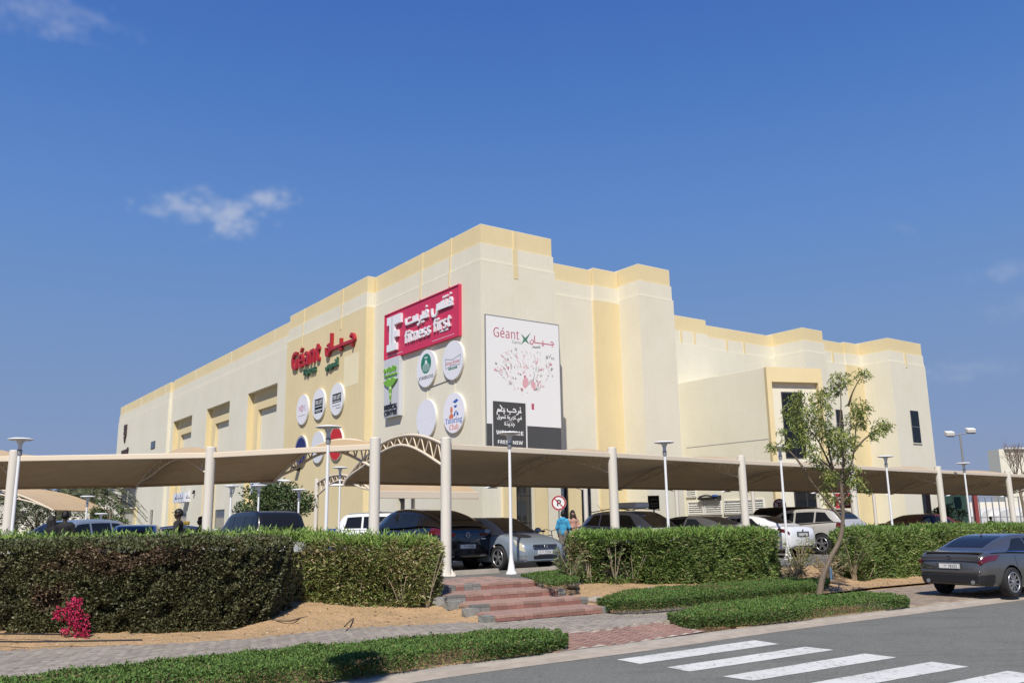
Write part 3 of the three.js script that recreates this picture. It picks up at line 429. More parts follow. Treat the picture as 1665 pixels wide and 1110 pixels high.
// ---------- writing ----------
// joined right-to-left script drawn as pen strokes: x runs left from 0, baseline y 0
const GL = {
  kash: w => ({ w, s: [[[0, 0], [-w, 0]]], d: [] }),
  tooth: (up, dn) => ({ w: 0.34, s: [[[0, 0], [-0.34, 0]], [[-0.17, 0], [-0.17, 0.38]]], d: [...Array(up || 0)].map((_, i) => [-0.17 + (i - (up - 1) / 2) * 0.2, 0.62]).concat([...Array(dn || 0)].map((_, i) => [-0.17 + (i - (dn - 1) / 2) * 0.2, -0.26])) }),
  alef: { w: 0.2, s: [[[0, 0], [-0.1, 0], [-0.1, 1.0]]], d: [] },
  noonIso: { w: 0.66, s: [[[-0.05, 0.36], [-0.03, 0.0], [-0.14, -0.26], [-0.34, -0.34], [-0.54, -0.22], [-0.6, 0.12]]], d: [[-0.32, 0.34]] },
  jeemI: (dn) => ({ w: 0.6, s: [[[-0.5, 0.34], [-0.36, 0.44], [-0.16, 0.34], [0, 0.06], [-0.2, 0], [-0.6, 0]]], d: dn ? [[-0.28, -0.28]] : [] }),
  feh: { w: 0.46, s: [[[-0.28, 0.05], [-0.06, 0.1], [-0.02, 0.3], [-0.16, 0.42], [-0.3, 0.3], [-0.26, 0.1], [-0.1, 0.0]], [[0, 0], [-0.46, 0]]], d: [[-0.16, 0.68]] },
  seenF: { w: 1.3, s: [[[0, 0], [-0.62, 0]], [[-0.06, 0], [-0.06, 0.34]], [[-0.3, 0], [-0.3, 0.3]], [[-0.54, 0.28], [-0.56, 0.0], [-0.66, -0.25], [-0.9, -0.33], [-1.14, -0.22], [-1.2, 0.12]]], d: [] },
  seen: { w: 0.72, s: [[[0, 0], [-0.72, 0]], [[-0.08, 0], [-0.08, 0.34]], [[-0.32, 0], [-0.32, 0.3]], [[-0.56, 0], [-0.56, 0.3]]], d: [] },
  reh: { w: 0.42, s: [[[0, 0], [-0.08, 0.02], [-0.1, 0.16]], [[-0.1, 0.1], [-0.16, -0.14], [-0.3, -0.28], [-0.46, -0.32]]], d: [] },
  tehF: (up, dn) => ({ w: 0.95, s: [[[0, 0], [-0.7, 0], [-0.84, 0.06], [-0.88, 0.34]]], d: [...Array(up || 0)].map((_, i) => [-0.45 + (i - (up - 1) / 2) * 0.2, 0.36]).concat([...Array(dn || 0)].map(() => [-0.45, -0.28])) }),
  kaf: { w: 0.55, s: [[[0, 0], [-0.55, 0]], [[-0.5, 0], [-0.12, 0.42], [-0.46, 0.78]]], d: [] },
  meem: { w: 0.45, s: [[[0, 0], [-0.06, 0.2], [-0.24, 0.24], [-0.32, 0.06], [-0.2, -0.04], [0, 0]], [[-0.3, 0.02], [-0.4, -0.1], [-0.42, -0.46]]], d: [] },
  yehF: { w: 0.8, s: [[[0, 0], [-0.14, 0.0], [-0.3, 0.2], [-0.42, 0.08], [-0.2, -0.1], [-0.16, -0.26], [-0.4, -0.34], [-0.7, -0.26], [-0.76, 0.02]]], d: [[-0.34, -0.54], [-0.54, -0.54]] },
  dal: { w: 0.5, s: [[[0, 0], [-0.42, 0]], [[-0.06, 0], [-0.12, 0.24], [-0.3, 0.44]]], d: [] },
  tehm: { w: 0.5, s: [[[0, 0], [-0.1, 0.05], [-0.12, 0.3], [-0.28, 0.4], [-0.42, 0.24], [-0.36, 0.03], [-0.1, 0.0]]], d: [[-0.16, 0.62], [-0.38, 0.62]] },
  waw: { w: 0.46, s: [[[0, 0], [-0.06, 0.22], [-0.24, 0.26], [-0.32, 0.08], [-0.16, -0.02]], [[-0.02, 0.02], [-0.06, -0.2], [-0.24, -0.32], [-0.44, -0.34]]], d: [] },
  qaf: { w: 0.75, s: [[[-0.3, 0.04], [-0.06, 0.1], [-0.06, 0.3], [-0.2, 0.38], [-0.32, 0.26], [-0.26, 0.06], [-0.08, 0.02], [-0.06, -0.2], [-0.3, -0.34], [-0.56, -0.26], [-0.66, 0.05]]], d: [[-0.1, 0.64], [-0.3, 0.64]] },
  gap: w => ({ w, s: [], d: [] })
};
const W_GEANT = [GL.jeemI(1), GL.kash(1.25), GL.tooth(0, 2), GL.kash(1.25), GL.alef, GL.gap(0.12), GL.noonIso];
const W_FITNESS = [GL.feh, GL.tooth(2, 0), GL.tooth(1, 0), GL.seenF], W_FIRST = [GL.feh, GL.tooth(0, 2), GL.reh, GL.gap(0.1), GL.seen, GL.tehF(2, 0)];
const W_WELCOME = [GL.tooth(1, 0), GL.reh, GL.gap(0.1), GL.jeemI(0), GL.tehF(0, 1)], W_TOYOU = [GL.tooth(0, 1), GL.kaf, GL.meem];
const W_IN = [GL.feh, GL.yehF], W_EXP = [GL.tooth(2, 0), GL.jeemI(1), GL.reh, GL.gap(0.08), GL.tooth(0, 1), GL.tehm], W_SHOP = [GL.tooth(2, 0), GL.seen, GL.waw, GL.gap(0.08), GL.qaf], W_NEW = [GL.jeemI(1), GL.dal, GL.gap(0.1), GL.tooth(0, 2), GL.dal, GL.gap(0.1), GL.tehm];
const W_EXPRESS = [GL.alef, GL.gap(0.1), GL.kaf, GL.seen, GL.tooth(0, 1), GL.reh, GL.gap(0.08), GL.tooth(0, 2), GL.seenF];
function script(words) { let x = 0; const s = [], d = []; for (const w of words) { for (const g of w) { for (const q of g.s) s.push(q.map(([a, b]) => [a + x, b])); for (const q of g.d) d.push([q[0] + x, q[1]]); x -= g.w; } x -= 0.3; } return { s, d, w: -x - 0.3 }; }
function penCanvas(g, words, cx, cy, width, pen, colour) {   // centred on cx, baseline cy, canvas y down
  const t = script(words), k = width / t.w; g.strokeStyle = g.fillStyle = colour; g.lineWidth = pen * k; g.lineCap = g.lineJoin = 'round';
  const X = (x) => cx + (x + t.w / 2) * k, Y = (y) => cy - y * k;
  for (const q of t.s) { g.beginPath(); q.forEach(([x, y], i) => i ? g.lineTo(X(x), Y(y)) : g.moveTo(X(x), Y(y))); g.stroke(); }
  for (const [x, y] of t.d) { g.fillRect(X(x) - pen * k * 0.6, Y(y) - pen * k * 0.6, pen * k * 1.2, pen * k * 1.2); }
}
function ribbonShape(pts, w) {   // outline of a pen stroke with square ends
  const L = [], Rr = [], n = pts.length;
  const c = n > 2 ? new THREE.CatmullRomCurve3(pts.map(([x, y]) => V3(x, y, 0)), false, 'catmullrom', 0.5).getPoints((n - 1) * 3).map(p => [p.x, p.y]) : pts;
  for (let i = 0; i < c.length; i++) { const a = c[Math.max(0, i - 1)], b = c[Math.min(c.length - 1, i + 1)], dx = b[0] - a[0], dy = b[1] - a[1], l = Math.hypot(dx, dy) || 1, ex = i === 0 ? -dx / l * w * 0.5 : i === c.length - 1 ? dx / l * w * 0.5 : 0, ey = i === 0 ? -dy / l * w * 0.5 : i === c.length - 1 ? dy / l * w * 0.5 : 0; L.push(new THREE.Vector2(c[i][0] + ex - dy / l * w / 2, c[i][1] + ey + dx / l * w / 2)); Rr.unshift(new THREE.Vector2(c[i][0] + ex + dy / l * w / 2, c[i][1] + ey - dx / l * w / 2)); }
  return new THREE.Shape([...L, ...Rr]);
}
function penLetters(words, parent, x0, y0, width, pen, depth, mat, z0) {   // raised letters: x0 is the right end
  const t = script(words), k = width / t.w;
  const E = (sh, zz) => new THREE.ExtrudeGeometry(sh, { depth: depth + zz, bevelEnabled: false }).translate(0, 0, z0);
  t.s.forEach((q, i) => part('letter_stroke', E(ribbonShape(q.map(([x, y]) => [x0 + x * k, y0 + y * k]), pen * k), i * 0.0011), mat, parent));
  t.d.forEach(([x, y], i) => { const r = pen * k * 0.55, X = x0 + x * k, Y = y0 + y * k; part('letter_dot', E(new THREE.Shape([[X - r, Y], [X, Y - r], [X + r, Y], [X, Y + r]].map(p => new THREE.Vector2(...p))), 0.002), mat, parent); });
}
function letters(text, fnt, size, depth, parent, x0, y0, z0, mat, stretch = 1, skew = 0, spacing = 1) {
  let x = 0; const total = [];
  for (const ch of text) { const sc = size / fnt.data.resolution, gl = fnt.data.glyphs[ch] || fnt.data.glyphs['?']; total.push([ch, x]); x += gl.ha * sc * spacing; }
  const k = stretch;
  for (const [ch, cx] of total) { if (ch === ' ') continue; const g = new TextGeometry(ch, { font: fnt, size, depth, curveSegments: 4, bevelEnabled: false }); if (skew) { const m = new THREE.Matrix4().set(1, skew, 0, 0, 0, 1, 0, 0, 0, 0, 1, 0, 0, 0, 0, 1); g.applyMatrix4(m); } g.scale(k, 1, 1).translate(x0 + cx * k, y0, z0); part('letter', g, mat, parent); }
  return x * k;
}
function canvasMat(w, h, draw, rough = 0.6) { const c = document.createElement('canvas'); c.width = w; c.height = h; const g = c.getContext('2d'); draw(g, w, h); const t = new THREE.CanvasTexture(c); t.colorSpace = THREE.SRGBColorSpace; t.anisotropy = 8; return new THREE.MeshStandardMaterial({ map: t, roughness: rough }); }
function fitText(g, s, x, y, width, fontStr, size, colour) { g.font = fontStr.replace('#', size); const k = width / g.measureText(s).width; g.fillStyle = colour; g.save(); g.translate(x, y); g.scale(k, 1); g.textAlign = 'left'; g.fillText(s, 0, 0); g.restore(); }

// ---------- signs on the walls ----------
const RED = std(0.40, 0.016, 0.026, 0.45), GREEN = std(0.04, 0.12, 0.065, 0.5), PINK = std(0.58, 0.032, 0.095, 0.5), WHITEF = std(0.78, 0.79, 0.82, 0.5), LIME = std(0.17, 0.42, 0.04, 0.5), INK = std(0.02, 0.02, 0.03, 0.6);
const leftSign = (name, label, category, v, y, u = 0, group) => { const p = uv2w(u, v, y); return thing(name, label, category, [p.x, p.y, p.z], TL, group); };   // local x to the right, z out of the wall
const frontSign = (name, label, category, u, y, v = 0) => { const p = uv2w(u, v, y); return thing(name, label, category, [p.x, p.y, p.z], TH); };
{ // pink sign
  const s = leftSign('gym_sign', 'pink rectangular wall sign with a big white F and raised white lettering', 'sign', 9.74, 11.17, 0); const w = 7.95, h = 2.55;
  part('panel', bx(w, h, 0.12, w / 2, h / 2, 0.065), PINK, s);
  for (const [a, c] of [[0, w], [0, w]].slice(0, 1)) part('frame', merge([bx2(a, c, -0.07, 0.0, 0.005, 0.17), bx2(a, c, h, h + 0.05, 0.005, 0.17), bx2(c, c + 0.07, -0.07, h + 0.05, 0.005, 0.17), bx2(-0.06, 0, -0.07, h + 0.05, 0.005, 0.17)]), PINK, s);
  const F = [[0.5, 0.32], [1.6, 0.32], [1.6, 0.72], [1.35, 0.72], [1.35, 1.05], [1.75, 1.05], [1.75, 1.42], [1.35, 1.42], [1.35, 1.78], [2.1, 1.78], [2.1, 2.3], [0.5, 2.3], [0.5, 1.85], [0.78, 1.85], [0.78, 0.72], [0.5, 0.72]];
  part('emblem', new THREE.ExtrudeGeometry(new THREE.Shape(F.map(p => new THREE.Vector2(p[0], p[1]))), { depth: 0.16, bevelEnabled: false }).translate(0, 0, 0.13), WHITEF, s);
  part('emblem', bx2(1.1, 1.14, 0.75, 2.28, 0.292, 0.296), M.midGrey, s);
  letters('fitness', font, 0.64, 0.09, s, 2.4, 0.5, 0.13, WHITEF, 0.98, 0.08, 1.0); letters('first', font, 0.64, 0.09, s, 5.5, 0.56, 0.131, WHITEF, 0.98, 0.08, 1.0);
  penLetters([W_FIRST], s, 4.95, 1.55, 2.45, 0.15, 0.09, WHITEF, 0.13); penLetters([W_FITNESS], s, 7.4, 1.68, 2.1, 0.15, 0.09, WHITEF, 0.13);
  part('underline', bx2(0.2, 2.1, 0.11, 0.13, 0.12, 0.13), WHITEF, s); part('underline', bx2(5.3, 7.5, 0.11, 0.13, 0.12, 0.13), WHITEF, s); part('tagline', bx2(6.1, 7.0, 0.43, 0.52, 0.13, 0.16), WHITEF, s);
  for (let k = 1; k < 6; k++) part('panel_joint', bx2(k * w / 6 - 0.006, k * w / 6 + 0.006, 0.01, h - 0.01, 0.125, 0.127), RED, s);
}
{ // medical sign
  const s = leftSign('clinic_sign', 'tall grey box sign with green winged staff emblem and dark lettering', 'sign', 9.55, 7.78, 0), w = 1.75, h = 3.3;
  part('box', bx(w, h, 0.26, w / 2, h / 2, 0.135), std(0.56, 0.57, 0.6, 0.45), s);
  letters('vitalite', font, 0.32, 0.035, s, 0.3, 2.52, 0.267, LIME, 0.78, 0.2); part('underline', bx2(0.1, 1.6, 2.3, 2.4, 0.267, 0.33), LIME, s); part('leaf', new THREE.ExtrudeGeometry(new THREE.Shape(Array.from({ length: 10 }, (_, i) => new THREE.Vector2(0.16 + 0.12 * Math.cos(i * 0.628), 2.66 + 0.13 * Math.sin(i * 0.628)))), { depth: 0.07, bevelEnabled: false }).translate(0, 0, 0.267), LIME, s);
  const wing = [[0.85, 1.65], [0.5, 1.72], [0.18, 1.9], [0.06, 2.02], [0.4, 2.08], [0.62, 2.2], [0.85, 2.02], [1.1, 2.2], [1.32, 2.08], [1.68, 2.02], [1.5, 1.9], [1.2, 1.72]];
  part('wings', new THREE.ExtrudeGeometry(new THREE.Shape(wing.map(p => new THREE.Vector2(p[0], p[1]))), { depth: 0.09, bevelEnabled: false }).translate(0, 0, 0.267), LIME, s);
  const st = std(0.42, 0.62, 0.26, 0.5); for (let k = 0; k < 5; k++) part('staff', new THREE.CylinderGeometry(0.17 - k * 0.025, 0.15 - k * 0.025, 0.17, 10).rotateX(0).scale(1, 1, 0.35).translate(0.85, 1.6 - k * 0.18, 0.32), k % 2 ? LIME : st, s); part('staff_tip', new THREE.ConeGeometry(0.05, 0.3, 8).rotateX(Math.PI).translate(0.85, 0.72, 0.3), INK, s);
  letters('MEDICAL', font, 0.26, 0.04, s, 0.08, 0.44, 0.267, INK, 0.98, 0, 1); letters('CENTRE', font, 0.26, 0.04, s, 0.1, 0.1, 0.267, INK, 1.12, 0, 1);
}
function disc(v, y, u, label, mat) {
  const s = leftSign('disc_sign', label, 'sign', v, y, u, 'round shop signs on the wall');
  part('rim', new THREE.CylinderGeometry(1.0, 1.0, 0.12, 40).rotateX(Math.PI / 2).translate(0, 0, 0.065), M.offWhite, s);
  const g = new THREE.CircleGeometry(0.985, 40).translate(0, 0, 0.129); part('face', g, mat, s); return s;
}
const discBase = (g, w, c = '#e2e3e8') => { g.fillStyle = c; g.fillRect(0, 0, w, w); };
const DW = 512;
disc(5.06, 9.95, 0, 'white disc sign with a green round emblem over black capital letters', canvasMat(DW, DW, (g, w) => {
  discBase(g, w); g.fillStyle = '#1f7a63'; g.beginPath(); g.ellipse(256, 190, 138, 138, 0, 0, 7); g.fill();
  g.strokeStyle = '#e2e3e8'; g.lineWidth = 9; for (let k = 0; k < 7; k++) { g.beginPath(); g.moveTo(176 + k * 27, 305 - Math.abs(k - 3) * 6); g.quadraticCurveTo(160 + k * 32, 240, 190 + k * 22, 150 + Math.abs(k - 3) * 18); g.stroke(); }
  g.fillStyle = '#e2e3e8'; g.beginPath(); g.arc(256, 168, 30, 0, 7); g.fill(); for (const x of [226, 256, 286]) { g.beginPath(); g.moveTo(x - 14, 118); g.lineTo(x, 84); g.lineTo(x + 14, 118); g.fill(); }
  fitText(g, 'STARBUCKS', 60, 405, 392, 'bold #px sans-serif', 66, '#17191a');
}));
disc(2.40, 9.96, 0, 'white disc sign with a bow-tie outline and red lettering, high by the corner', canvasMat(DW, DW, (g, w) => {
  discBase(g, w, '#dfe0e6'); g.strokeStyle = '#1d3a52'; g.lineWidth = 7; g.beginPath(); g.moveTo(70, 220); g.lineTo(256, 250); g.lineTo(450, 210); g.lineTo(430, 340); g.lineTo(256, 318); g.lineTo(90, 350); g.closePath(); g.stroke();
  fitText(g, 'Krispy Kreme', 92, 308, 330, 'bold #px serif', 66, '#b3363f'); g.fillStyle = '#1f6a4d'; g.beginPath(); g.roundRect(150, 345, 220, 34, 17); g.fill(); fitText(g, 'DOUGHNUTS', 180, 371, 160, 'bold #px sans-serif', 24, '#e2e3e8');
}));
disc(5.06, 7.3, 0, 'blank white disc sign with a faint joint, behind the arched truss', canvasMat(DW, DW, (g, w) => { discBase(g, w, '#dfe0e8'); g.strokeStyle = '#c6c8d0'; g.lineWidth = 3; g.beginPath(); g.moveTo(0, 260); g.lineTo(512, 255); g.stroke(); }));
disc(2.33, 7.29, 0, 'white disc sign with blue and orange figures over lettering', canvasMat(DW, DW, (g, w) => {
  discBase(g, w, '#e4e4ec'); const bl = '#2a5ca8', or = '#d07a5c'; g.fillStyle = bl; g.beginPath(); g.moveTo(235, 110); g.lineTo(330, 80); g.lineTo(380, 105); g.lineTo(300, 138); g.fill(); g.beginPath(); g.arc(305, 155, 40, 0.2, 3); g.fill(); g.beginPath(); g.moveTo(255, 300); g.quadraticCurveTo(300, 170, 385, 290); g.lineTo(340, 300); g.lineTo(318, 230); g.lineTo(290, 300); g.fill();
  g.fillStyle = or; g.beginPath(); g.ellipse(205, 215, 30, 44, 0, 0, 7); g.fill(); g.beginPath(); g.moveTo(140, 325); g.quadraticCurveTo(160, 250, 210, 262); g.quadraticCurveTo(262, 262, 250, 325); g.fill();
  fitText(g, 'Tutoring', 52, 385, 412, 'bold #px serif', 96, bl); fitText(g, 'Club', 150, 472, 230, 'bold #px serif', 96, or);
}));
disc(20.5, 9.51, -0.5, 'white disc sign with thin pink letters on the yellow wall', canvasMat(DW, DW, (g, w) => { discBase(g, w, '#e3e2e6'); g.font = '150px sans-serif'; fitText(g, 'W', 90, 280, 110, '#px sans-serif', 130, '#c97a9a'); g.strokeStyle = '#a02840'; g.lineWidth = 12; g.beginPath(); g.arc(245, 235, 44, 0, 7); g.stroke(); g.beginPath(); g.moveTo(245, 170); g.lineTo(245, 300); g.stroke(); fitText(g, 'FL.', 310, 280, 130, '#px sans-serif', 130, '#8a4fa0'); g.fillStyle = '#8a5068'; for (let k = 0; k < 16; k++) g.fillRect(92 + k * 20, 352, 12, 14); }));
const loft = (g, w, full) => { discBase(g, w, '#e0e1e4'); g.fillStyle = '#0f1518'; g.fillRect(105, 165, 325, full ? 240 : 150); fitText(g, 'THE LOFT', 125, 260, 285, 'bold #px sans-serif', 96, '#e8e8e8'); g.fillStyle = '#e8e8e8'; for (let k = 0; k < 13; k++) g.fillRect(130 + k * 21, 284, 14, 17); if (full) { g.fillStyle = '#e0e1e4'; g.fillRect(120, 345, 290, 14); g.fillRect(150, 375, 200, 8); } else { g.fillStyle = '#555555'; for (let k = 0; k < 13; k++) g.fillRect(112 + k * 23, 348, 13, 20); g.fillStyle = '#0f1518'; g.fillRect(240, 400, 190, 10); } };
disc(17.85, 9.56, -0.5, 'white disc sign with a solid black square of lettering, middle of the upper row', canvasMat(DW, DW, (g, w) => loft(g, w, true)));
disc(15.12, 9.54, -0.5, 'white disc sign with a black bar of lettering over small print', canvasMat(DW, DW, (g, w) => loft(g, w, false)));
disc(20.55, 6.8, -0.5, 'dark blue disc sign with pale letters behind the canopy arch', canvasMat(DW, DW, (g, w) => { discBase(g, w, '#1d2a63'); g.strokeStyle = '#d8d9e0'; g.lineWidth = 10; g.beginPath(); g.arc(256, 256, 235, 0, 7); g.stroke(); fitText(g, 'BR', 130, 330, 250, 'bold #px sans-serif', 170, '#d8d9e0'); g.fillStyle = '#d06a9a'; g.fillRect(230, 300, 50, 34); g.fillRect(150, 190, 34, 60); }));
disc(17.8, 6.82, -0.5, 'blank white disc sign between the blue and the red one', canvasMat(DW, DW, (g, w) => discBase(g, w, '#d9dce0')));
disc(15.1, 6.82, -0.5, 'red disc sign with white letters behind the canopy arch', canvasMat(DW, DW, (g, w) => { discBase(g, w, '#c3262a'); fitText(g, 'KFC', 110, 355, 300, 'italic bold #px sans-serif', 170, '#e8e6e4'); g.fillStyle = '#c3262a'; }));
{ // red letters
  const s = leftSign('supermarket_lettering', 'raised red letters with a small green word below on the yellow wall', 'sign', 22.8, 12.2, -0.5);
  letters('Géant', font, 1.22, 0.16, s, 0.1, 0.22, 0.02, RED, 0.98, 0); letters('Express', font, 0.42, 0.14, s, 2.3, -0.42, 0.02, GREEN, 0.95, 0);
  const a = leftSign('supermarket_script', 'raised red flowing script with a green word below on the yellow wall', 'sign', 12.55, 12.2, -0.5);
  penLetters([W_GEANT], a, -0.2, 0.62, 4.15, 0.2, 0.18, RED, 0.02); penLetters([W_EXPRESS], a, -2.6, -0.5, 1.75, 0.24, 0.12, GREEN, 0.02);
}
{ // big poster on the front
  const s = frontSign('advertising_banner', 'tall white printed banner with food drawings and dark grey panels', 'banner', 0.24, 5.1, 0), w = 4.52, h = 6.75;
  const mat = canvasMat(1024, 1536, (g, W, H) => {
    const k = W / w, Y = (y) => H - y * (H / h); g.fillStyle = '#e6e6e4'; g.fillRect(0, 0, W, H);
    fitText(g, 'Géant', 95, 235, 360, '#px sans-serif', 150, '#b2566a'); fitText(g, 'Express', 350, 285, 130, '#px serif', 48, '#5a6a60');
    g.fillStyle = '#4f7f68'; g.beginPath(); g.moveTo(478, 158); g.lineTo(540, 205); g.lineTo(620, 130); g.lineTo(560, 225); g.lineTo(600, 275); g.lineTo(535, 243); g.lineTo(480, 290); g.lineTo(515, 222); g.closePath(); g.fill();
    penCanvas(g, [W_GEANT], 775, 245, 345, 0.16, '#b2566a'); penCanvas(g, [W_EXPRESS], 690, 300, 120, 0.2, '#5a6a60');
    g.strokeStyle = '#444'; g.lineWidth = 5; g.strokeRect(832, 392, 28, 18); g.strokeRect(908, 398, 36, 18); g.beginPath(); g.moveTo(868, 372); g.lineTo(884, 402); g.lineTo(905, 360); g.stroke();
    // burst of sketched food
    const cx = 540, cy = 930; let sd = 77; const rn = () => { sd = (sd * 1103515245 + 12345) & 0x7fffffff; return sd / 0x7fffffff; };
    for (let i = 0; i < 200; i++) {
      const a = -Math.PI / 2 + (rn() - 0.5) * 1.9, r = 60 + Math.sqrt(rn()) * 700 * (1 - Math.abs(a + Math.PI / 2) * 0.3), x = cx + Math.cos(a) * r * 0.95, y = cy + Math.sin(a) * r; if (y < 350 || x < 90 || x > 930) continue;
      const c = ['#c58e98', '#bd7480', '#8a8a86', '#b9b7b0', '#a0a49e', '#d6b6b8', '#777673'][Math.floor(rn() * 7)], sz = (8 + rn() * 26) * (1.25 - r / 900);
      g.strokeStyle = g.fillStyle = c; g.lineWidth = 2 + rn() * 4; g.save(); g.translate(x, y); g.rotate(a + Math.PI / 2 + (rn() - 0.5) * 1.2); const kd = Math.floor(rn() * 5); g.beginPath();
      if (kd === 0) { g.ellipse(0, 0, sz * 0.7, sz * 0.85, 0, 0, 7); rn() < 0.5 ? g.fill() : g.stroke(); } else if (kd === 1) { g.moveTo(0, sz * 2); g.quadraticCurveTo(sz, 0, 0, -sz * 2); g.stroke(); } else if (kd === 2) { g.roundRect(-sz * 0.3, -sz * 1.4, sz * 0.6, sz * 2.8, sz * 0.3); rn() < 0.4 ? g.fill() : g.stroke(); } else if (kd === 3) { g.arc(0, 0, sz * 0.4, 0, 7); g.fill(); } else { for (let q = 0; q < 5; q++) { g.moveTo(0, sz); g.lineTo((q - 2) * sz * 0.4, -sz); } g.stroke(); }
      g.restore();
    }
    g.fillStyle = '#d9a6ac'; g.beginPath(); g.ellipse(530, 720, 40, 64, 0.2, 0, 7); g.fill(); g.beginPath(); g.ellipse(640, 740, 30, 56, -0.3, 0, 7); g.fill(); g.fillStyle = '#b8566c'; g.fillRect(608, 950, 36, 70);
    // grey base and the welcome panel
    g.fillStyle = '#4b4b4b'; g.fillRect(0, Y(1.45), W, H - Y(1.45)); g.fillStyle = '#e0e0de'; g.fillRect(72, 950, 470, H - 950); g.fillStyle = '#474746'; g.fillRect(84, 956, 440, H - 956);
    penCanvas(g, [W_WELCOME, W_TOYOU], 300, 1062, 330, 0.15, '#f0f0ee'); penCanvas(g, [W_IN, W_EXP, W_SHOP], 300, 1138, 335, 0.13, '#f0f0ee'); g.fillStyle = '#c8c8c8'; g.fillRect(255, 1168, 90, 4); penCanvas(g, [W_NEW], 300, 1212, 140, 0.13, '#f0f0ee');
    fitText(g, 'WELCOME', 122, 1318, 370, 'bold #px sans-serif', 62, '#f0f0ee'); fitText(g, 'FRESH NEW', 138, 1418, 340, 'bold #px sans-serif', 54, '#f0f0ee'); fitText(g, 'EXPERIENCE', 138, 1486, 340, 'bold #px sans-serif', 50, '#f0f0ee'); g.fillStyle = '#c8c8c8'; g.fillRect(270, 1346, 60, 4);
  }, 0.55);
  part('print', new THREE.PlaneGeometry(w, h).translate(w / 2, h / 2, 0.062), mat, s); part('backing', bx(w, h, 0.055, w / 2, h / 2, 0.031), M.offWhite, s);
  part('edge_strip', merge([bx(0.035, h, 0.07, -0.018, h / 2, 0.036), bx(0.035, h, 0.07, w + 0.018, h / 2, 0.036), bx(w + 0.07, 0.035, 0.07, w / 2, h + 0.018, 0.036)]), M.midGrey, s);
}
{ // far shop signs on the long wall
  const c = leftSign('crest_sign', 'dark crest emblem high on the far end wall', 'sign', 74.1, 11.9, -0.3); const br = std(0.06, 0.035, 0.03, 0.6);
  [[0.1, 1.35, 1.3, 1.95], [0.15, 0.75, 0.62, 1.28], [0.75, 0.72, 1.3, 1.22]].forEach(([a, b, d, e]) => part('shield_quarter', new THREE.ExtrudeGeometry(new THREE.Shape([[a, b], [d, b], [d, e], [a, e]].map(p => new THREE.Vector2(...p))), { depth: 0.12, bevelEnabled: false }).translate(0, 0, 0.02), br, c));
  part('shield_point', new THREE.ExtrudeGeometry(new THREE.Shape([[0.2, 0.65], [1.2, 0.65], [0.72, -0.15]].map(p => new THREE.Vector2(...p))), { depth: 0.12, bevelEnabled: false }).translate(0, 0, 0.02), br, c);
  const n = leftSign('nursery_lettering', 'short dark raised letters under the crest emblem', 'sign', 74.4, 10.2, -0.3); letters('nest', font, 1.0, 0.15, n, 0, 0, 0.02, br, 1.1);
  const gS = leftSign('grey_shop_sign', 'dark grey square shop sign with pale drop-shaped emblem', 'sign', 72.5, 4.37, -0.3);
  part('box', bx(6.2, 2.2, 0.2, 3.1, 1.1, 0.105), canvasMat(512, 182, (g, w, h) => { g.fillStyle = '#4a4d55'; g.fillRect(0, 0, w, h); g.fillStyle = '#e6e6e6'; g.beginPath(); g.moveTo(262, 20); g.quadraticCurveTo(300, 70, 280, 120); g.quadraticCurveTo(240, 110, 262, 20); g.fill(); g.fillStyle = '#c9bb9a'; g.fillRect(232, 85, 36, 60); penCanvas(g, [W_SHOP, W_NEW], 400, 75, 150, 0.12, '#cfd0d4'); g.fillStyle = '#cfd0d4'; g.fillRect(330, 112, 150, 10); g.fillStyle = '#9a9ca4'; g.fillRect(30, 62, 150, 4); g.fillRect(30, 108, 150, 4); }), gS);
  part('ledge', bx(6.4, 0.12, 0.4, 3.1, -0.07, 0.2), M.cream, gS);
  const wS = leftSign('white_shop_sign', 'small white box sign with dark script above a shop door', 'sign', 51.1, 4.35, 0.0);
  part('box', bx(3.7, 0.85, 0.75, 1.85, 0.42, 0.1), canvasMat(256, 60, (g, w, h) => { g.fillStyle = '#d9dbe4'; g.fillRect(0, 0, w, h); penCanvas(g, [W_WELCOME, W_TOYOU], 128, 36, 180, 0.13, '#2a2c40'); }), wS);
  const bS = leftSign('blue_lettered_sign', 'white double panel sign with blue lettering above the round tree', 'sign', 31.6, 4.45, 0.0);
  part('panel', bx(2.1, 0.9, 0.3, 1.05, 0.45, -0.1), canvasMat(200, 90, (g, w, h) => { g.fillStyle = '#d3d8e6'; g.fillRect(0, 0, w, h); fitText(g, 'freeline', 20, 52, 160, 'bold #px sans-serif', 44, '#2b4b9a'); g.fillStyle = '#5b6fae'; g.fillRect(30, 66, 130, 7); }), bS); part('panel', bx(2.1, 0.9, 0.3, 3.4, 0.45, -0.1), canvasMat(200, 90, (g, w, h) => { g.fillStyle = '#d3d8e6'; g.fillRect(0, 0, w, h); penCanvas(g, [W_FIRST], 100, 52, 150, 0.2, '#2b4b9a'); g.fillStyle = '#5b6fae'; g.fillRect(30, 70, 130, 7); }), bS);
}

{ // thin conduits between the disc signs
  const c = leftSign('sign_cable', 'thin dark cable running between the two upper disc signs near the corner', 'cable', 5.0, 8.93, 0); part('cable', bar(V3(0.3, 0.0, 0.02), V3(2.5, 0.12, 0.02), 0.018), M.midGrey, c);
  const d = leftSign('sign_cable', 'pale vertical conduit joining the bow-tie disc sign to the disc below', 'cable', 2.36, 8.2, 0); part('conduit', bar(V3(0, 0, 0.02), V3(0, 0.9, 0.02), 0.02), M.creamLight, d);
  const e = leftSign('sign_cable', 'pale vertical conduit between the blank disc sign and the green-emblem disc', 'cable', 5.06, 8.2, 0); part('conduit', bar(V3(0, 0, 0.02), V3(0, 0.9, 0.02), 0.02), M.creamLight, e);
}

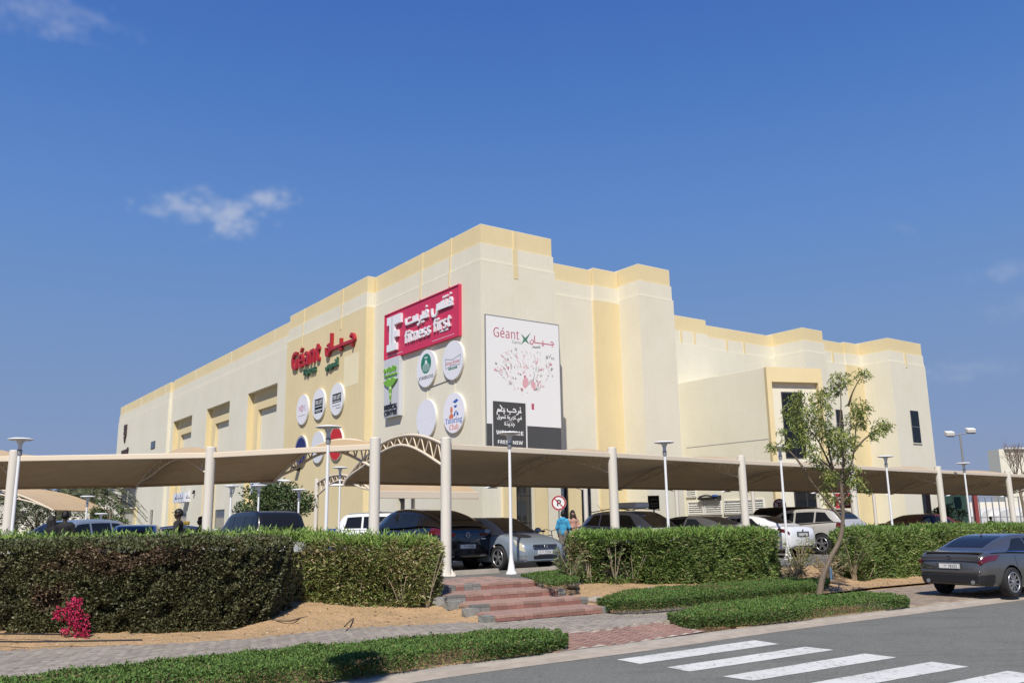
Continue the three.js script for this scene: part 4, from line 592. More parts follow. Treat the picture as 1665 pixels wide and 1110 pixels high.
// ---------- shade canopies ----------
const clothMap = dataTex(512, (u, v, i, j) => { const a = fbm(u * 6, v * 6, 4, 6, 100), w = ((i + j) & 1 ? 0.02 : -0.02), st = fbm(u * 2, v * 50, 3, 0, 101); const k = 0.93 + 0.1 * (a - 0.5) + w - 0.05 * smooth(0.6, 0.75, st); return [k, k * 0.985, k * 0.96]; });
M.cloth = new THREE.MeshPhysicalMaterial({ color: lit(0.56, 0.41, 0.235), map: rep(clothMap, 0.6), roughness: 1, transmission: 0.1, thickness: 0, side: THREE.DoubleSide });   // thin woven cloth lets a little sun through
M.truss = std(0.70, 0.60, 0.46, 0.55);
const lampMetal = M.postWhite;
// a canopy: columns along a row, arched trusses reaching back to a lower edge, a membrane over them and a beam along the front
function canopy(name, label, cols, D, o = {}) {
  const t = thing(name, label, 'shade canopy', [0, 0, 0], 0, o.group), yF = o.yF || 3.8, yR = o.yR || 3.14, rise = o.rise ?? 1.55, colTop = o.colTop || 4.0, rc = o.rc || 0.135;
  const riseAt = (s) => lerp(o.rise0 ?? rise, rise, clamp(s, 0, 1)), base = (k, s) => yF + riseAt(s) * k - (yF - yR + riseAt(s)) * k * k, straight = (k) => lerp(yF, yR, k) ;
  const P = (s, k, lift = 0) => { const i = Math.min(cols.length - 2, Math.floor(s)), f = s - i, a = cols[i], b = cols[i + 1]; const bul = base(k, s) - straight(k); return V3(lerp(a[0], b[0], f) + D[0] * k, straight(k) + bul * (1 - (o.mid ?? 0.85) * Math.pow(Math.sin(Math.PI * f), 0.7)) + lift, lerp(a[1], b[1], f) + D[1] * k); };
  const o0 = o.over0 ?? 0, n = cols.length - 1;
  // membrane: one layer of cloth
  const NS = n * 14, NK = 20, pos = [], idx = [], uv = [];
  for (let side = 0; side < 1; side++) for (let i = 0; i <= NS; i++) for (let j = 0; j <= NK; j++) { const p = P(i / NS * n * 0.99999, j / NK, side ? 0.035 : 0.05); p.y += 0.006 * Math.sin(i * 2.1 + j) ; pos.push(p.x, p.y, p.z); uv.push(i / NS * n * 6, j / NK * 6); }
  for (let i = 0; i < NS; i++) for (let j = 0; j < NK; j++) { const a = i * (NK + 1) + j, b = a + NK + 1; idx.push(a, a + 1, b, b, a + 1, b + 1); }
  const g = new THREE.BufferGeometry(); g.setAttribute('position', new THREE.Float32BufferAttribute(pos, 3)); g.setAttribute('uv', new THREE.Float32BufferAttribute(uv, 2)); g.setIndex(idx); g.computeVertexNormals();
  part('membrane', g, M.cloth, t);
  // edges: front beam box between columns, rear hem tube
  for (let i = 0; i < n; i++) {
    const a = P(i, 0), b = P(i + 0.99999, 0), dir = b.clone().sub(a), L = dir.length(), ang = Math.atan2(-dir.z, dir.x);
    const m = part('front_beam', uvm(rbx(L - 0.02, 0.15, 0.1, 0.02)), M.truss, t); m.position.copy(a.clone().add(b).multiplyScalar(0.5)).setY(yF - 0.02); m.rotation.y = ang;
    const r = []; for (let k = 0; k <= 12; k++) r.push(P(i + k / 12 * 0.9999, 1, 0.02)); part('rear_hem', tube(r, 0.035, 24, 6), M.cloth, t);
    if (o.beamRear) { const c = P(i, 1), d = P(i + 0.9999, 1), q = part('rear_beam', rbx(c.distanceTo(d), 0.3, 0.12, 0.02), M.truss, t); q.position.copy(c.clone().add(d).multiplyScalar(0.5)).add(V3(0, -0.05, 0)); q.rotation.y = ang; }
  }
  cols.forEach(([x, z], i) => {
    if (o.skip && o.skip.includes(i)) return;
    const c = part('column', merge([new THREE.CylinderGeometry(rc, rc, colTop - PARK - 0.02, 20).translate(0, (colTop + PARK) / 2, 0), new THREE.CylinderGeometry(rc - 0.01, rc, 0.02, 20).translate(0, colTop, 0)]), M.colCream, t); c.position.set(x, 0, z);
    part('base_plate', merge([rbx(0.5, 0.025, 0.5, 0.008, 0, PARK + 0.013, 0), ...[0, 1, 2, 3].map(k => new THREE.ExtrudeGeometry(new THREE.Shape([[0.12, 0], [0.22, 0], [0.12, 0.2]].map(p => new THREE.Vector2(...p))), { depth: 0.012, bevelEnabled: false }).rotateY(k * Math.PI / 2).translate(0, PARK + 0.025, 0)), ...[[1, 1], [1, -1], [-1, 1], [-1, -1]].map(([a, b]) => new THREE.CylinderGeometry(0.014, 0.014, 0.05, 6).translate(a * 0.2, PARK + 0.045, b * 0.2))]), M.colCream, c);
    // truss: upper chord under the membrane, lower chord, zigzag web
    const tr = new THREE.Group(); const up = [], lo = [], N = 11;
    for (let k = 0; k <= 24; k++) { const q = k / 24; up.push(P(Math.min(i, n - 0.0001), q, 0)); }
    const low = (q) => { const p = P(Math.min(i, n - 0.0001), q, 0); p.y -= lerp(0.55, 0.24, smooth(0, 0.45, q)) * (1 - smooth(0.75, 1.0, q)); return p; };
    for (let k = 0; k <= 24; k++) lo.push(low(k / 24));
    up.concat(lo).forEach(p => { p.x = p.x; });
    const T = part('truss', merge([tube(up, i ? 0.03 : 0.045, 40, 8), tube(lo, i ? 0.03 : 0.04, 40, 8)]), M.truss, t);
    const web = []; for (let k = 0; k < N; k++) { const q0 = 0.03 + k / N * 0.8, q1 = 0.03 + (k + 0.5) / N * 0.8, q2 = 0.03 + (k + 1) / N * 0.8, u = P(Math.min(i, n - 0.0001), q1, 0); web.push(bar(low(q0), u, i ? 0.012 : 0.02, i ? 0.012 : 0.02, 6), bar(u, low(q2), i ? 0.012 : 0.02, i ? 0.012 : 0.02, 6)); }
    part('web', merge(web), M.truss, T);
    const e = P(Math.min(i, n - 0.0001), 1, -0.06); if (!o.noLights) part('flood_light', merge([new THREE.SphereGeometry(0.2, 14, 6, 0, 6.3, 0, 1.3).scale(1.3, 0.4, 1).translate(e.x - 0.2, e.y - 0.02, e.z), new THREE.SphereGeometry(0.2, 14, 6, 0, 6.3, 0, 1.3).scale(1.3, 0.4, 1).translate(e.x + 0.2, e.y + 0.05, e.z - 0.16)]), M.postWhite, t);
  });
  return t;
}
const LV = (x, y, h) => { const p = onLevel(x, y, h); return [p.x, p.z]; };
const rightCols = [[725, 712], [995, 728], [1205, 741], [1383, 750.5], [1525, 758.5]].map(([x, y]) => LV(x, y, 4.0)); rightCols.push([24.0, -43.4], [29.6, -48.2], [35.4, -53]);
canopy('shade_canopy', 'long tan shade canopy on a row of cream columns right of the steps', rightCols, [-3.55, -5.0], { rise0: 2.4 });
const leftCols = [LV(610, 712, 4.0), LV(343, 727, 4.0), [-13.6, -24.1], [-19.2, -24.2]];
canopy('shade_canopy', 'tan shade canopy above the dark hedge left of the steps', leftCols, [-3.45, -3.5]);
{ // mirrored rows behind them, low edge towards the street
  const a = LV(515, 779, 4.0); const d = [0.776, -0.631];
  canopy('shade_canopy', 'short tan shade canopy behind the black car, its low beam towards the street', [a, [a[0] + d[0] * 5.2, a[1] + d[1] * 5.2]], [3.4, 5.0], { rc: 0.1, beamRear: true, noLights: true });
  const b = [2.9, -36.5]; canopy('shade_canopy', 'tan shade canopy in the second parking row near the louvred wall', [0, 1, 2, 3, 4].map(k => [b[0] + d[0] * k * 5.6, b[1] + d[1] * k * 5.6]), [-2.6, -3.6], { rc: 0.09, yF: 3.72, yR: 3.8, rise: 0.4, colTop: 3.75, noLights: true });
  canopy('shade_canopy', 'pale domed shade canopy far off beside the palms', [[-33.5, -45.5], [-33.5, -52]], [9.3, -1.5], { yF: 3.3, yR: 2.95, mid: 0.2, rise: 4.6, rc: 0.08, colTop: 3.1, noLights: true });
}
// ---------- lamp posts ----------
const postLabels = { };
function lampPost(x, y, z, top, label, r = 0.045, disc_ = 0.3) {
  const t = thing('lamp_post', label, 'lamp post', [x, y, z], 0, 'white disc-topped lamp posts'), h = top - y;
  part('pole', new THREE.CylinderGeometry(r * 0.82, r, h - 0.35, 14).translate(0, (h - 0.35) / 2, 0), M.postWhite, t);
  part('collar', new THREE.CylinderGeometry(r * 1.35, r * 1.35, 0.13, 14).translate(0, h - 0.33, 0), M.midGrey, t);
  part('head_stem', new THREE.LatheGeometry([[r * 1.1, h - 0.27], [r * 1.15, h - 0.16], [r * 1.9, h - 0.07], [r * 3.4, h - 0.02]].map(p => new THREE.Vector2(...p)), 16), M.postWhite, t);
  const hd = part('lamp_head', new THREE.LatheGeometry([[0, h + 0.03], [disc_ * 0.7, h + 0.028], [disc_, h + 0.005], [disc_, h - 0.015], [disc_ * 0.9, h - 0.025], [0.03, h - 0.025]].map(p => new THREE.Vector2(...p)), 28), M.postWhite, t); part('lens', new THREE.CylinderGeometry(disc_ * 0.75, disc_ * 0.75, 0.006, 24).translate(0, h - 0.029, 0), M.white, hd);
  part('base_flare', new THREE.LatheGeometry([[r * 3.2, 0], [r * 3.2, 0.02], [r * 2.2, 0.1], [r * 1.15, 0.38], [r * 1.02, 0.5]].map(p => new THREE.Vector2(...p)), 14), M.postWhite, t);
  return t;
}
[[33, 714, 4.15, 'white lamp post with flat disc head above the dark hedge, beside the palms'], [534, 694, 4.15, 'white lamp post with flat disc head in front of the red and blue disc signs'], [828, 704, 4.15, 'white lamp post with flared base standing beside the blue-grey sedan'], [1080, 719, 4.15, 'white lamp post with flat disc head behind the silver crossover'], [1268, 727, 4.15, 'white lamp post behind the left branches of the young tree'], [1440, 742, 4.15, 'white lamp post between the young tree and the right end of the building'], [1567, 753, 4.15, 'white lamp post with flat disc head right of the end of the building']].forEach(([x, y, h, label]) => { const p = onLevel(x, y, h); lampPost(p.x, PARK, p.z, h, label); });
[[553, 760, 4.0, 'white lamp post seen under the arch beside the white off-roader'], [376, 790, 3.4, 'thin white lamp post beside the round green tree'], [421, 789, 3.4, 'small white lamp post in front of the round green tree'], [142, 807, 3.2, 'thin white lamp post beside the far domed canopy'], [164, 835, 2.6, 'thin short white lamp post by the far leafy tree'], [486, 796, 3.2, 'small white lamp post in front of the yellow wall']].forEach(([x, y, h, label]) => { const p = onLevel(x, y, h); lampPost(p.x, PARK, p.z, h, label, 0.04, 0.28); });
{ const p = atDepth(1580, 860, -62), q = atDepth(1579, 706, -62); const t = thing('flood_light_pole', 'tall grey pole with two box floodlights beyond the building end', 'light pole', [p.x, PARK, p.z]); const h = q.y - PARK;
  part('pole', new THREE.CylinderGeometry(0.07, 0.11, h, 12).translate(0, h / 2, 0), M.galv, t); part('cross_arm', bar(V3(-0.6, h - 0.05, 0), V3(0.6, h + 0.1, 0), 0.035), M.galv, t);
  for (const s of [-1, 1]) { const f = part('flood_light', new RoundedBoxGeometry(0.58, 0.28, 0.42, 2, 0.05).rotateX(0.35).translate(s * 0.75, h + (s > 0 ? 0.28 : 0.08), 0.05), M.offWhite, t); part('lens', bx(0.48, 0.04, 0.34).rotateX(0.35).translate(s * 0.75, h + (s > 0 ? 0.09 : -0.11), 0.1), M.darkGrey, f); } }
// ---------- small traffic signs ----------
function postSign(name, x, y, z, h, label, build) { const p = atDepth(x, y, z); const t = thing(name, label, 'sign', [p.x, PARK, p.z], Math.atan2(-p.x, -p.z) * 0.6); part('post', new THREE.CylinderGeometry(0.03, 0.03, p.y - PARK + 0.1, 8).translate(0, (p.y - PARK + 0.1) / 2, -0.03), M.galv, t); build(t, p.y - PARK); return t; }
const noPark = canvasMat(256, 256, (g) => { g.fillStyle = '#e4e2de'; g.fillRect(0, 0, 256, 256); g.strokeStyle = '#a01f26'; g.lineWidth = 26; g.beginPath(); g.arc(128, 128, 112, 0, 7); g.stroke(); g.fillStyle = '#1a1a1c'; g.font = 'bold 150px sans-serif'; g.textAlign = 'center'; g.fillText('P', 130, 182); g.beginPath(); g.lineWidth = 20; g.moveTo(50, 50); g.lineTo(206, 206); g.stroke(); });
const mkNoPark = (t, h) => { const f = part('plate', new THREE.CylinderGeometry(0.3, 0.3, 0.02, 28).rotateX(Math.PI / 2).translate(0, h, 0.012), M.offWhite, t); part('face', new THREE.CircleGeometry(0.298, 28).translate(0, h, 0.024), noPark, f); };
postSign('no_parking_sign', 908.5, 817.5, -36, 0, 'round no-parking sign behind the man in the blue jacket', mkNoPark);
postSign('no_parking_sign', 1268, 821, -42, 0, 'round no-parking sign beside the dark glass door, behind a lamp post', mkNoPark);
postSign('notice_board', 1063, 816.5, -35, 0, 'black square notice board on a thin post behind the silver crossover', (t, h) => { part('board', bx(0.44, 0.52, 0.03, 0, h, 0), canvasMat(128, 150, (g) => { g.fillStyle = '#1d1714'; g.fillRect(0, 0, 128, 150); g.strokeStyle = '#8a857c'; g.lineWidth = 7; g.beginPath(); g.moveTo(34, 62); g.quadraticCurveTo(60, 20, 96, 55); g.stroke(); g.fillStyle = '#8a857c'; g.fillRect(20, 85, 88, 9); g.fillRect(30, 112, 70, 9); }), t); });
postSign('red_notice', 1372, 814, -46, 0, 'small red notice plate behind the young tree', (t, h) => { part('board', bx(0.8, 0.75, 0.03, 0, h, 0), canvasMat(64, 64, (g) => { g.fillStyle = '#b02a34'; g.fillRect(0, 0, 64, 64); g.fillStyle = '#d8c8c4'; g.fillRect(10, 14, 44, 8); g.fillRect(10, 30, 36, 8); g.fillRect(10, 46, 44, 6); }), t); });
// wheel stops in front of the parked cars
{ const g = new THREE.ExtrudeGeometry(new THREE.Shape([[-0.09, 0], [0.09, 0], [0.06, 0.11], [-0.06, 0.11]].map(p => new THREE.Vector2(...p))), { depth: 1.7, bevelEnabled: false }).translate(0, 0, -0.85); const pos = [[-1.15, -23.3, 'white concrete wheel stop behind the black coupe crossover'], [0.62, -24.1, 'white concrete wheel stop in front of the blue-grey sedan']];
  pos.forEach(([x, z, label]) => { const m = part('wheel_stop', uvm(g.clone()), M.concrete); m.position.set(x, PARK, z); m.rotation.y = Math.atan2(0.776, -0.631); tag(m, label, 'wheel stop'); }); }

// ---------- plants ----------
function leafGeo(w, h, fold = 0.25, mid = 0.45, bend = 0.12) { const g = new THREE.BufferGeometry(); const z = w * fold; g.setAttribute('position', new THREE.Float32BufferAttribute([0, 0, 0, -w / 2, h * mid, z, 0, h * 0.55, -h * bend * 0.4, w / 2, h * mid, z, 0, h, -h * bend], 3)); g.setIndex([0, 2, 1, 1, 2, 4, 0, 3, 2, 3, 4, 2]); g.computeVertexNormals(); g.setAttribute('uv', new THREE.Float32BufferAttribute([0.5, 0, 0, 0.4, 0.5, 0.5, 1, 0.4, 0.5, 1], 2)); return g; }
const leafMat = (rough = 0.6) => new THREE.MeshStandardMaterial({ color: 0xffffff, roughness: rough, side: THREE.DoubleSide });
const LEAF = leafMat(0.55), LEAFM = leafMat(0.75);
const _m = new THREE.Matrix4(), _q = new THREE.Quaternion(), _s = new THREE.Vector3(), _x = new THREE.Vector3(), _y = new THREE.Vector3(), _z = new THREE.Vector3();
function leaves(name, parent, geo, mat, list) {   // list of [px,py,pz, ax,ay,az (leaf axis), scale, [r,g,b]]
  const im = new THREE.InstancedMesh(geo, mat, list.length), c = new THREE.Color();
  list.forEach((l, i) => {
    _y.set(l[3], l[4], l[5]).normalize(); _x.set(rr(-1, 1), rr(-1, 1), rr(-1, 1)).cross(_y).normalize(); _z.crossVectors(_x, _y);
    _m.makeBasis(_x, _y, _z); _q.setFromRotationMatrix(_m); _m.compose(_s.clone().set(l[0], l[1], l[2]), _q, V3(l[6], l[6], l[6])); im.setMatrixAt(i, _m); im.setColorAt(i, c.setRGB(...l[7]));
  });
  im.name = name; im.castShadow = im.receiveShadow = true; im.userData.kind = 'stuff'; im.instanceMatrix.needsUpdate = true; parent.add(im); return im;
}
const mix3 = (a, b, t) => [lerp(a[0], b[0], t), lerp(a[1], b[1], t), lerp(a[2], b[2], t)];
const vary = (c, k = 0.3) => { const v = 1 + rr(-k, k), h = rr(-0.06, 0.06); return [c[0] * v * (1 + h), c[1] * v, c[2] * v * (1 - h)]; };
// a clipped hedge over a plan polygon
function hedge(label, poly, y0, y1, o) {
  const h = thing('hedge', label, 'hedge'), n = poly.length, list = [];
  const area = poly.reduce((a, p, i) => { const q = poly[(i + 1) % n]; return a + p[0] * q[1] - q[0] * p[1]; }, 0), sgn = area > 0 ? 1 : -1;
  const inner = poly.map((p, i) => { const a = poly[(i + n - 1) % n], b = poly[(i + 1) % n], N = (u, v) => { const l = Math.hypot(v[0] - u[0], v[1] - u[1]); return [-(v[1] - u[1]) / l * sgn, (v[0] - u[0]) / l * sgn]; }, n1 = N(a, p), n2 = N(p, b), k = (o.inset || 0.42) / Math.max(0.5, 1 + n1[0] * n2[0] + n1[1] * n2[1]) ; return [p[0] + (n1[0] + n2[0]) * k, p[1] + (n1[1] + n2[1]) * k]; });
  part('branch_mass', slab(inner, y0 - 0.1, y1 - 0.2), o.core || std(0.02, 0.018, 0.012, 1), h);
  const bumps = (x, y, z) => (fbm(x * 1.7 + 11, y * 1.7 + z * 1.7, 3, 0, o.seed) - 0.5) * (o.bump || 0.22) + (fbm(x * 6, y * 6 + z * 6, 2, 0, o.seed + 3) - 0.5) * 0.1;
  for (let i = 0; i < n; i++) {
    const a = poly[i], b = poly[(i + 1) % n], L = Math.hypot(b[0] - a[0], b[1] - a[1]), nx = (b[1] - a[1]) / L * sgn, nz = -(b[0] - a[0]) / L * sgn;
    const cnt = Math.round(L * (y1 - y0) * o.dens * (o.w ? o.w[i] : 1));
    for (let k = 0; k < cnt; k++) {
      const s = rnd(), y = lerp(y0 - 0.05, y1, rnd()), x0 = lerp(a[0], b[0], s), z0 = lerp(a[1], b[1], s);
      if (o.hole && o.hole(x0, y, z0) > rnd()) continue;
      const gp = smooth(0.40, 0.28, fbm(x0 * 3.1 + 5, (y + z0) * 3.1, 3, 0, o.seed + 9)); const dep = -0.22 * rnd() * rnd() - 0.16 * gp + bumps(x0, y, z0) + (rnd() < 0.03 ? rr(0, 0.08) : 0) - 0.10 * smooth(y1 - 0.15, y1, y);
      list.push([x0 + nx * dep, y, z0 + nz * dep, nx * 0.9 + rr(-1, 1), rr(-0.5, 1.1), nz * 0.9 + rr(-1, 1), rr(0.7, 1.3), vary(o.colour(x0, y, z0), 0.35).map(q => q * (0.62 + 0.76 * fbm(x0 * 1.1, (y + z0) * 1.1, 3, 0, o.seed + 14)))]);
    }
  }
  const xs = poly.map(p => p[0]), zs = poly.map(p => p[1]), A = Math.abs(area) / 2, x0 = Math.min(...xs), x1 = Math.max(...xs), z0 = Math.min(...zs), z1 = Math.max(...zs);
  let cnt = Math.round(A * o.dens * (o.topDens || 0.8)), guard = 0;
  while (cnt > 0 && guard++ < 900000) { const x = rr(x0, x1), z = rr(z0, z1); if (!inside(poly, x, z)) continue; cnt--; const e = edgeDist(poly, x, z); list.push([x, (o.topY ? o.topY(x) : y1) - 0.12 * rnd() * rnd() + bumps(x, 0, z) * 0.6 - 0.08 * (1 - smooth(0, 0.15, e)) + (rnd() < 0.08 ? rr(0, o.fringe || 0.06) : 0), z, rr(-0.7, 0.7), rr(0.2, 1.2), rr(-0.7, 0.7), rr(0.7, 1.3), vary(o.top(x, z), 0.3)]); }
  leaves('foliage', h, o.leaf, o.mat || LEAF, list);
  for (const [x, z, hgt, lean] of o.stems || []) { const st = []; for (let k = 0; k < 7; k++) { const a = rr(-0.35, 0.35), b = rr(-0.2, 0.25); st.push(taperTube([V3(x + rr(-0.05, 0.05), y0 - 0.12, z + rr(-0.05, 0.05)), V3(x + a * 0.5, y0 + hgt * 0.5, z + b * 0.5), V3(x + a, y0 + hgt, z + b - 0.1)], [0.013, 0.009, 0.005], 8, 5)); } part('stem', merge(st), std(0.36, 0.29, 0.2, 0.95), h); }
  return h;
}
const smallLeaf = leafGeo(0.034, 0.052, 0.25), narrowLeaf = leafGeo(0.023, 0.125, 0.12, 0.5, 0.2), matLeaf = leafGeo(0.018, 0.036, 0.25);
{ // dark small-leaved hedge on the left
  const brown = (x, y) => smooth(0.52, 0.66, fbm(x * 0.9 + 3, y * 1.4, 3, 0, 210) + 0.05 + 0.22 * smooth(0.9, 1.6, y) * smooth(-6.6, -4.4, x) - 0.02);
  hedge('dense dark hedge of small olive and brownish leaves above the sand', [[-12.5, -15.2], [-8.5, -15.2], [-5.85, -15.0], [-4.75, -15.35], [-4.3, -16.0], [-4.2, -17.15], [-8, -17.3], [-12.5, -17.2]], 0.2, 1.62, { seed: 201, dens: 5200, w: [0.5, 1, 1, 1, 1, 0, 0, 0], leaf: smallLeaf, bump: 0.2, colour: (x, y, z) => mix3(mix3([0.07, 0.078, 0.03], [0.13, 0.125, 0.055], rnd()), [0.165, 0.10, 0.068], brown(x, y) * rr(0.3, 1)), top: (x, z) => mix3([0.075, 0.09, 0.03], [0.11, 0.12, 0.045], rnd()) });
  // narrow-leaved hedge: behind the dark one and on to the steps
  const nar = (x, y, z) => mix3(mix3([0.12, 0.165, 0.042], [0.30, 0.32, 0.10], rnd()), [0.40, 0.32, 0.18], rnd() < 0.16 + 0.25 * smooth(0.55, 0.7, fbm(x * 1.5, y * 1.5, 2, 0, 215)) ? 1 : 0);
  hedge('light green narrow-leaved hedge ending at the steps', [[-12, -17.75], [-4.1, -17.65], [-3.2, -17.5], [-1.75, -17.55], [-1.55, -17.95], [-1.7, -18.7], [-4.3, -18.9], [-12, -18.9]], 0.36, 1.53, { seed: 220, dens: 3200, w: [0.25, 1.3, 1.3, 1.3, 1.1, 0, 0, 0], leaf: narrowLeaf, bump: 0.26, fringe: 0.16, topDens: 0.75, topY: (x) => 1.53 + 0.09 * smooth(-3.0, -4.0, x), colour: nar, top: () => mix3([0.13, 0.25, 0.04], [0.26, 0.34, 0.08], rnd()), hole: (x, y) => 0.55 * smooth(0.75, 0.35, y) * smooth(0.42, 0.6, fbm(x * 2.4, 3, 2, 0, 222)), stems: [[-3.0, -17.62, 0.55], [-2.2, -17.6, 0.6], [-1.7, -17.6, 0.95]] });
  const nar2 = (x, y, z) => mix3(mix3([0.08, 0.15, 0.034], [0.24, 0.31, 0.08], rnd()), [0.38, 0.31, 0.17], rnd() < 0.05 + 0.5 * smooth(2.9, 1.6, x) * smooth(0.42, 0.6, fbm(x * 2, y * 2, 2, 0, 230)) ? 1 : 0);
  hedge('green narrow-leaved hedge right of the steps with a thin brown gap', [[1.25, -21.0], [2.4, -21.2], [3.85, -21.6], [6.25, -23.05], [6.95, -23.9], [6.6, -24.55], [3.4, -23.0], [1.4, -22.2]], 0.36, 1.52, { seed: 240, dens: 3300, w: [1.1, 1.3, 1.3, 1.1, 0.8, 0, 0, 0.6], leaf: narrowLeaf, bump: 0.3, fringe: 0.1, colour: nar2, top: () => mix3([0.11, 0.22, 0.036], [0.22, 0.32, 0.07], rnd()), hole: (x, y) => 0.9 * smooth(0.62, 0.3, Math.abs(x - 2.35)) * smooth(1.5, 1.2, y) * smooth(0.35, 0.6, y), stems: [[1.7, -21.1, 0.8], [2.3, -21.3, 1.0], [2.75, -21.4, 0.7]] });
  hedge('long green narrow-leaved hedge behind the grey sedan', [[9.1, -24.35], [11.4, -25.85], [14, -27.9], [20, -32.5], [30, -40.2], [29.4, -41.2], [19.4, -33.5], [13.4, -28.9], [10.8, -26.9], [8.8, -25.3]], 0.2, 1.47, { seed: 250, dens: 2300, w: [1.4, 1.4, 1.2, 0.7, 0, 0, 0, 0, 0, 1], leaf: narrowLeaf, bump: 0.34, fringe: 0.1, colour: (x, y, z) => nar2(9, y, z), top: () => mix3([0.10, 0.19, 0.03], [0.18, 0.27, 0.06], rnd()), stems: [[9.4, -24.5, 0.4]] });
}
// low mats of clipped ground cover
function mat(label, poly, y, hgt, dens, seed) {
  const g = thing('ground_cover', label, 'ground cover'); g.userData.kind = 'stuff';
  const list = [], xs = poly.map(p => p[0]), zs = poly.map(p => p[1]), x0 = Math.min(...xs), x1 = Math.max(...xs), z0 = Math.min(...zs), z1 = Math.max(...zs); let A = 0; poly.forEach((p, i) => { const q = poly[(i + 1) % poly.length]; A += p[0] * q[1] - q[0] * p[1]; }); let cnt = Math.abs(A) / 2 * dens * 1.6, guard = 0;
  const dry = [0.20, 0.15, 0.07];
  while (cnt > 0 && guard++ < 900000) {
    const x = rr(x0 - 0.1, x1 + 0.1), z = rr(z0 - 0.1, z1 + 0.1); const ins = inside(poly, x, z), e = edgeDist(poly, x, z) * (ins ? 1 : -1); if (e < 0.12 * (fbm(x * 5, z * 5, 2, 0, seed) * 2 - 1.2) || e < -0.02 * rnd()) continue; if (y < 0.08 && lineDist(roadEdge, x, z) < 0.44) continue; cnt--;
    const H = hgt * (0.72 + 0.28 * smooth(-0.05, 0.2, e)) * (0.78 + 0.5 * fbm(x * 2.5, z * 2.5, 3, 0, seed + 1)), side = e < 0.2, yy = y + H * (side ? rnd() : 1 - 0.45 * rnd() * rnd()) + (rnd() < 0.05 ? 0.03 : 0);
    const d = smooth(0.62, 0.76, fbm(x * 1.8, z * 1.8, 3, 0, seed + 2)) * 0.4 + (e < 0.1 ? 0.07 : 0.03);
    list.push([x, yy, z, rr(-0.8, 0.8), rr(0.1, 1.1), rr(-0.6, 0.9), rr(0.7, 1.35), vary(rnd() < d ? dry : mix3([0.06, 0.13, 0.022], [0.125, 0.205, 0.04], rnd()), 0.3)]);
  }
  poly.forEach((p, i) => { const q = poly[(i + 1) % poly.length], L = Math.hypot(q[0] - p[0], q[1] - p[1]), nx = (q[1] - p[1]) / L * (A > 0 ? 1 : -1), nz = -(q[0] - p[0]) / L * (A > 0 ? 1 : -1); if (nz < -0.2) return; for (let k = 0; k < L * hgt * dens * 2.2; k++) { const s = rnd(), x = lerp(p[0], q[0], s), z = lerp(p[1], q[1], s), dp = (fbm(x * 4, z * 4, 3, 0, seed + 5) - 0.5) * 0.16 + rr(-0.07, 0.02) + 0.03, X = x + nx * dp, Z = z + nz * dp; if (y < 0.08 && lineDist(roadEdge, X, Z) < 0.38) continue; list.push([X, y + hgt * (0.75 + 0.3 * fbm(x * 2.5, z * 2.5, 3, 0, seed + 1)) * Math.sqrt(rnd()), Z, nx + rr(-0.8, 0.8), rr(-0.2, 1), nz + rr(-0.8, 0.8), rr(0.7, 1.35), vary(rnd() < 0.07 ? dry : mix3([0.045, 0.10, 0.018], [0.10, 0.17, 0.034], rnd()), 0.3)]); } });
  leaves('foliage', g, matLeaf, LEAFM, list); return g;
}
const PX = (list, h) => list.map(([x, y]) => { const p = onLevel(x, y, h); return [p.x, p.z]; });
mat('clipped green ground cover strip between the pavement and the road kerb', [[-6.6, -8.25], [-4.1, -9.55], ...PX([[500, 1116], [556, 1107], [657, 1094], [733, 1086], [800, 1074], [870, 1065], [918, 1056]], 0.05), ...PX([[905, 1043], [870, 1043], [800, 1047], [695, 1056], [531, 1070], [400, 1083], [261, 1098], [131, 1116]], 0.05), [-6.3, -9.8]], 0.05, 0.2, 3400, 300);
mat('clipped green ground cover between the path and the hedge right of the steps', PX([[975, 984], [1000, 991], [1040, 990.5], [1110, 985], [1180, 977], [1260, 969], [1325, 962], [1345, 950], [1250, 953], [1130, 963], [1010, 971]], 0.2), 0.17, 0.2, 3000, 310);
mat('clipped green ground cover island at the foot of the young tree', PX([[1093, 1012], [1110, 1022], [1130, 1024], [1240, 1016], [1400, 1000], [1478, 988], [1465, 981], [1400, 979], [1300, 984], [1200, 992], [1130, 1000]], 0.05), 0.055, 0.2, 3200, 320);
mat('small patch of thin ground cover beside the lamp post at the top of the steps', PX([[852, 938], [930, 930], [938, 948], [900, 953]], 0.56), 0.55, 0.1, 2400, 330);
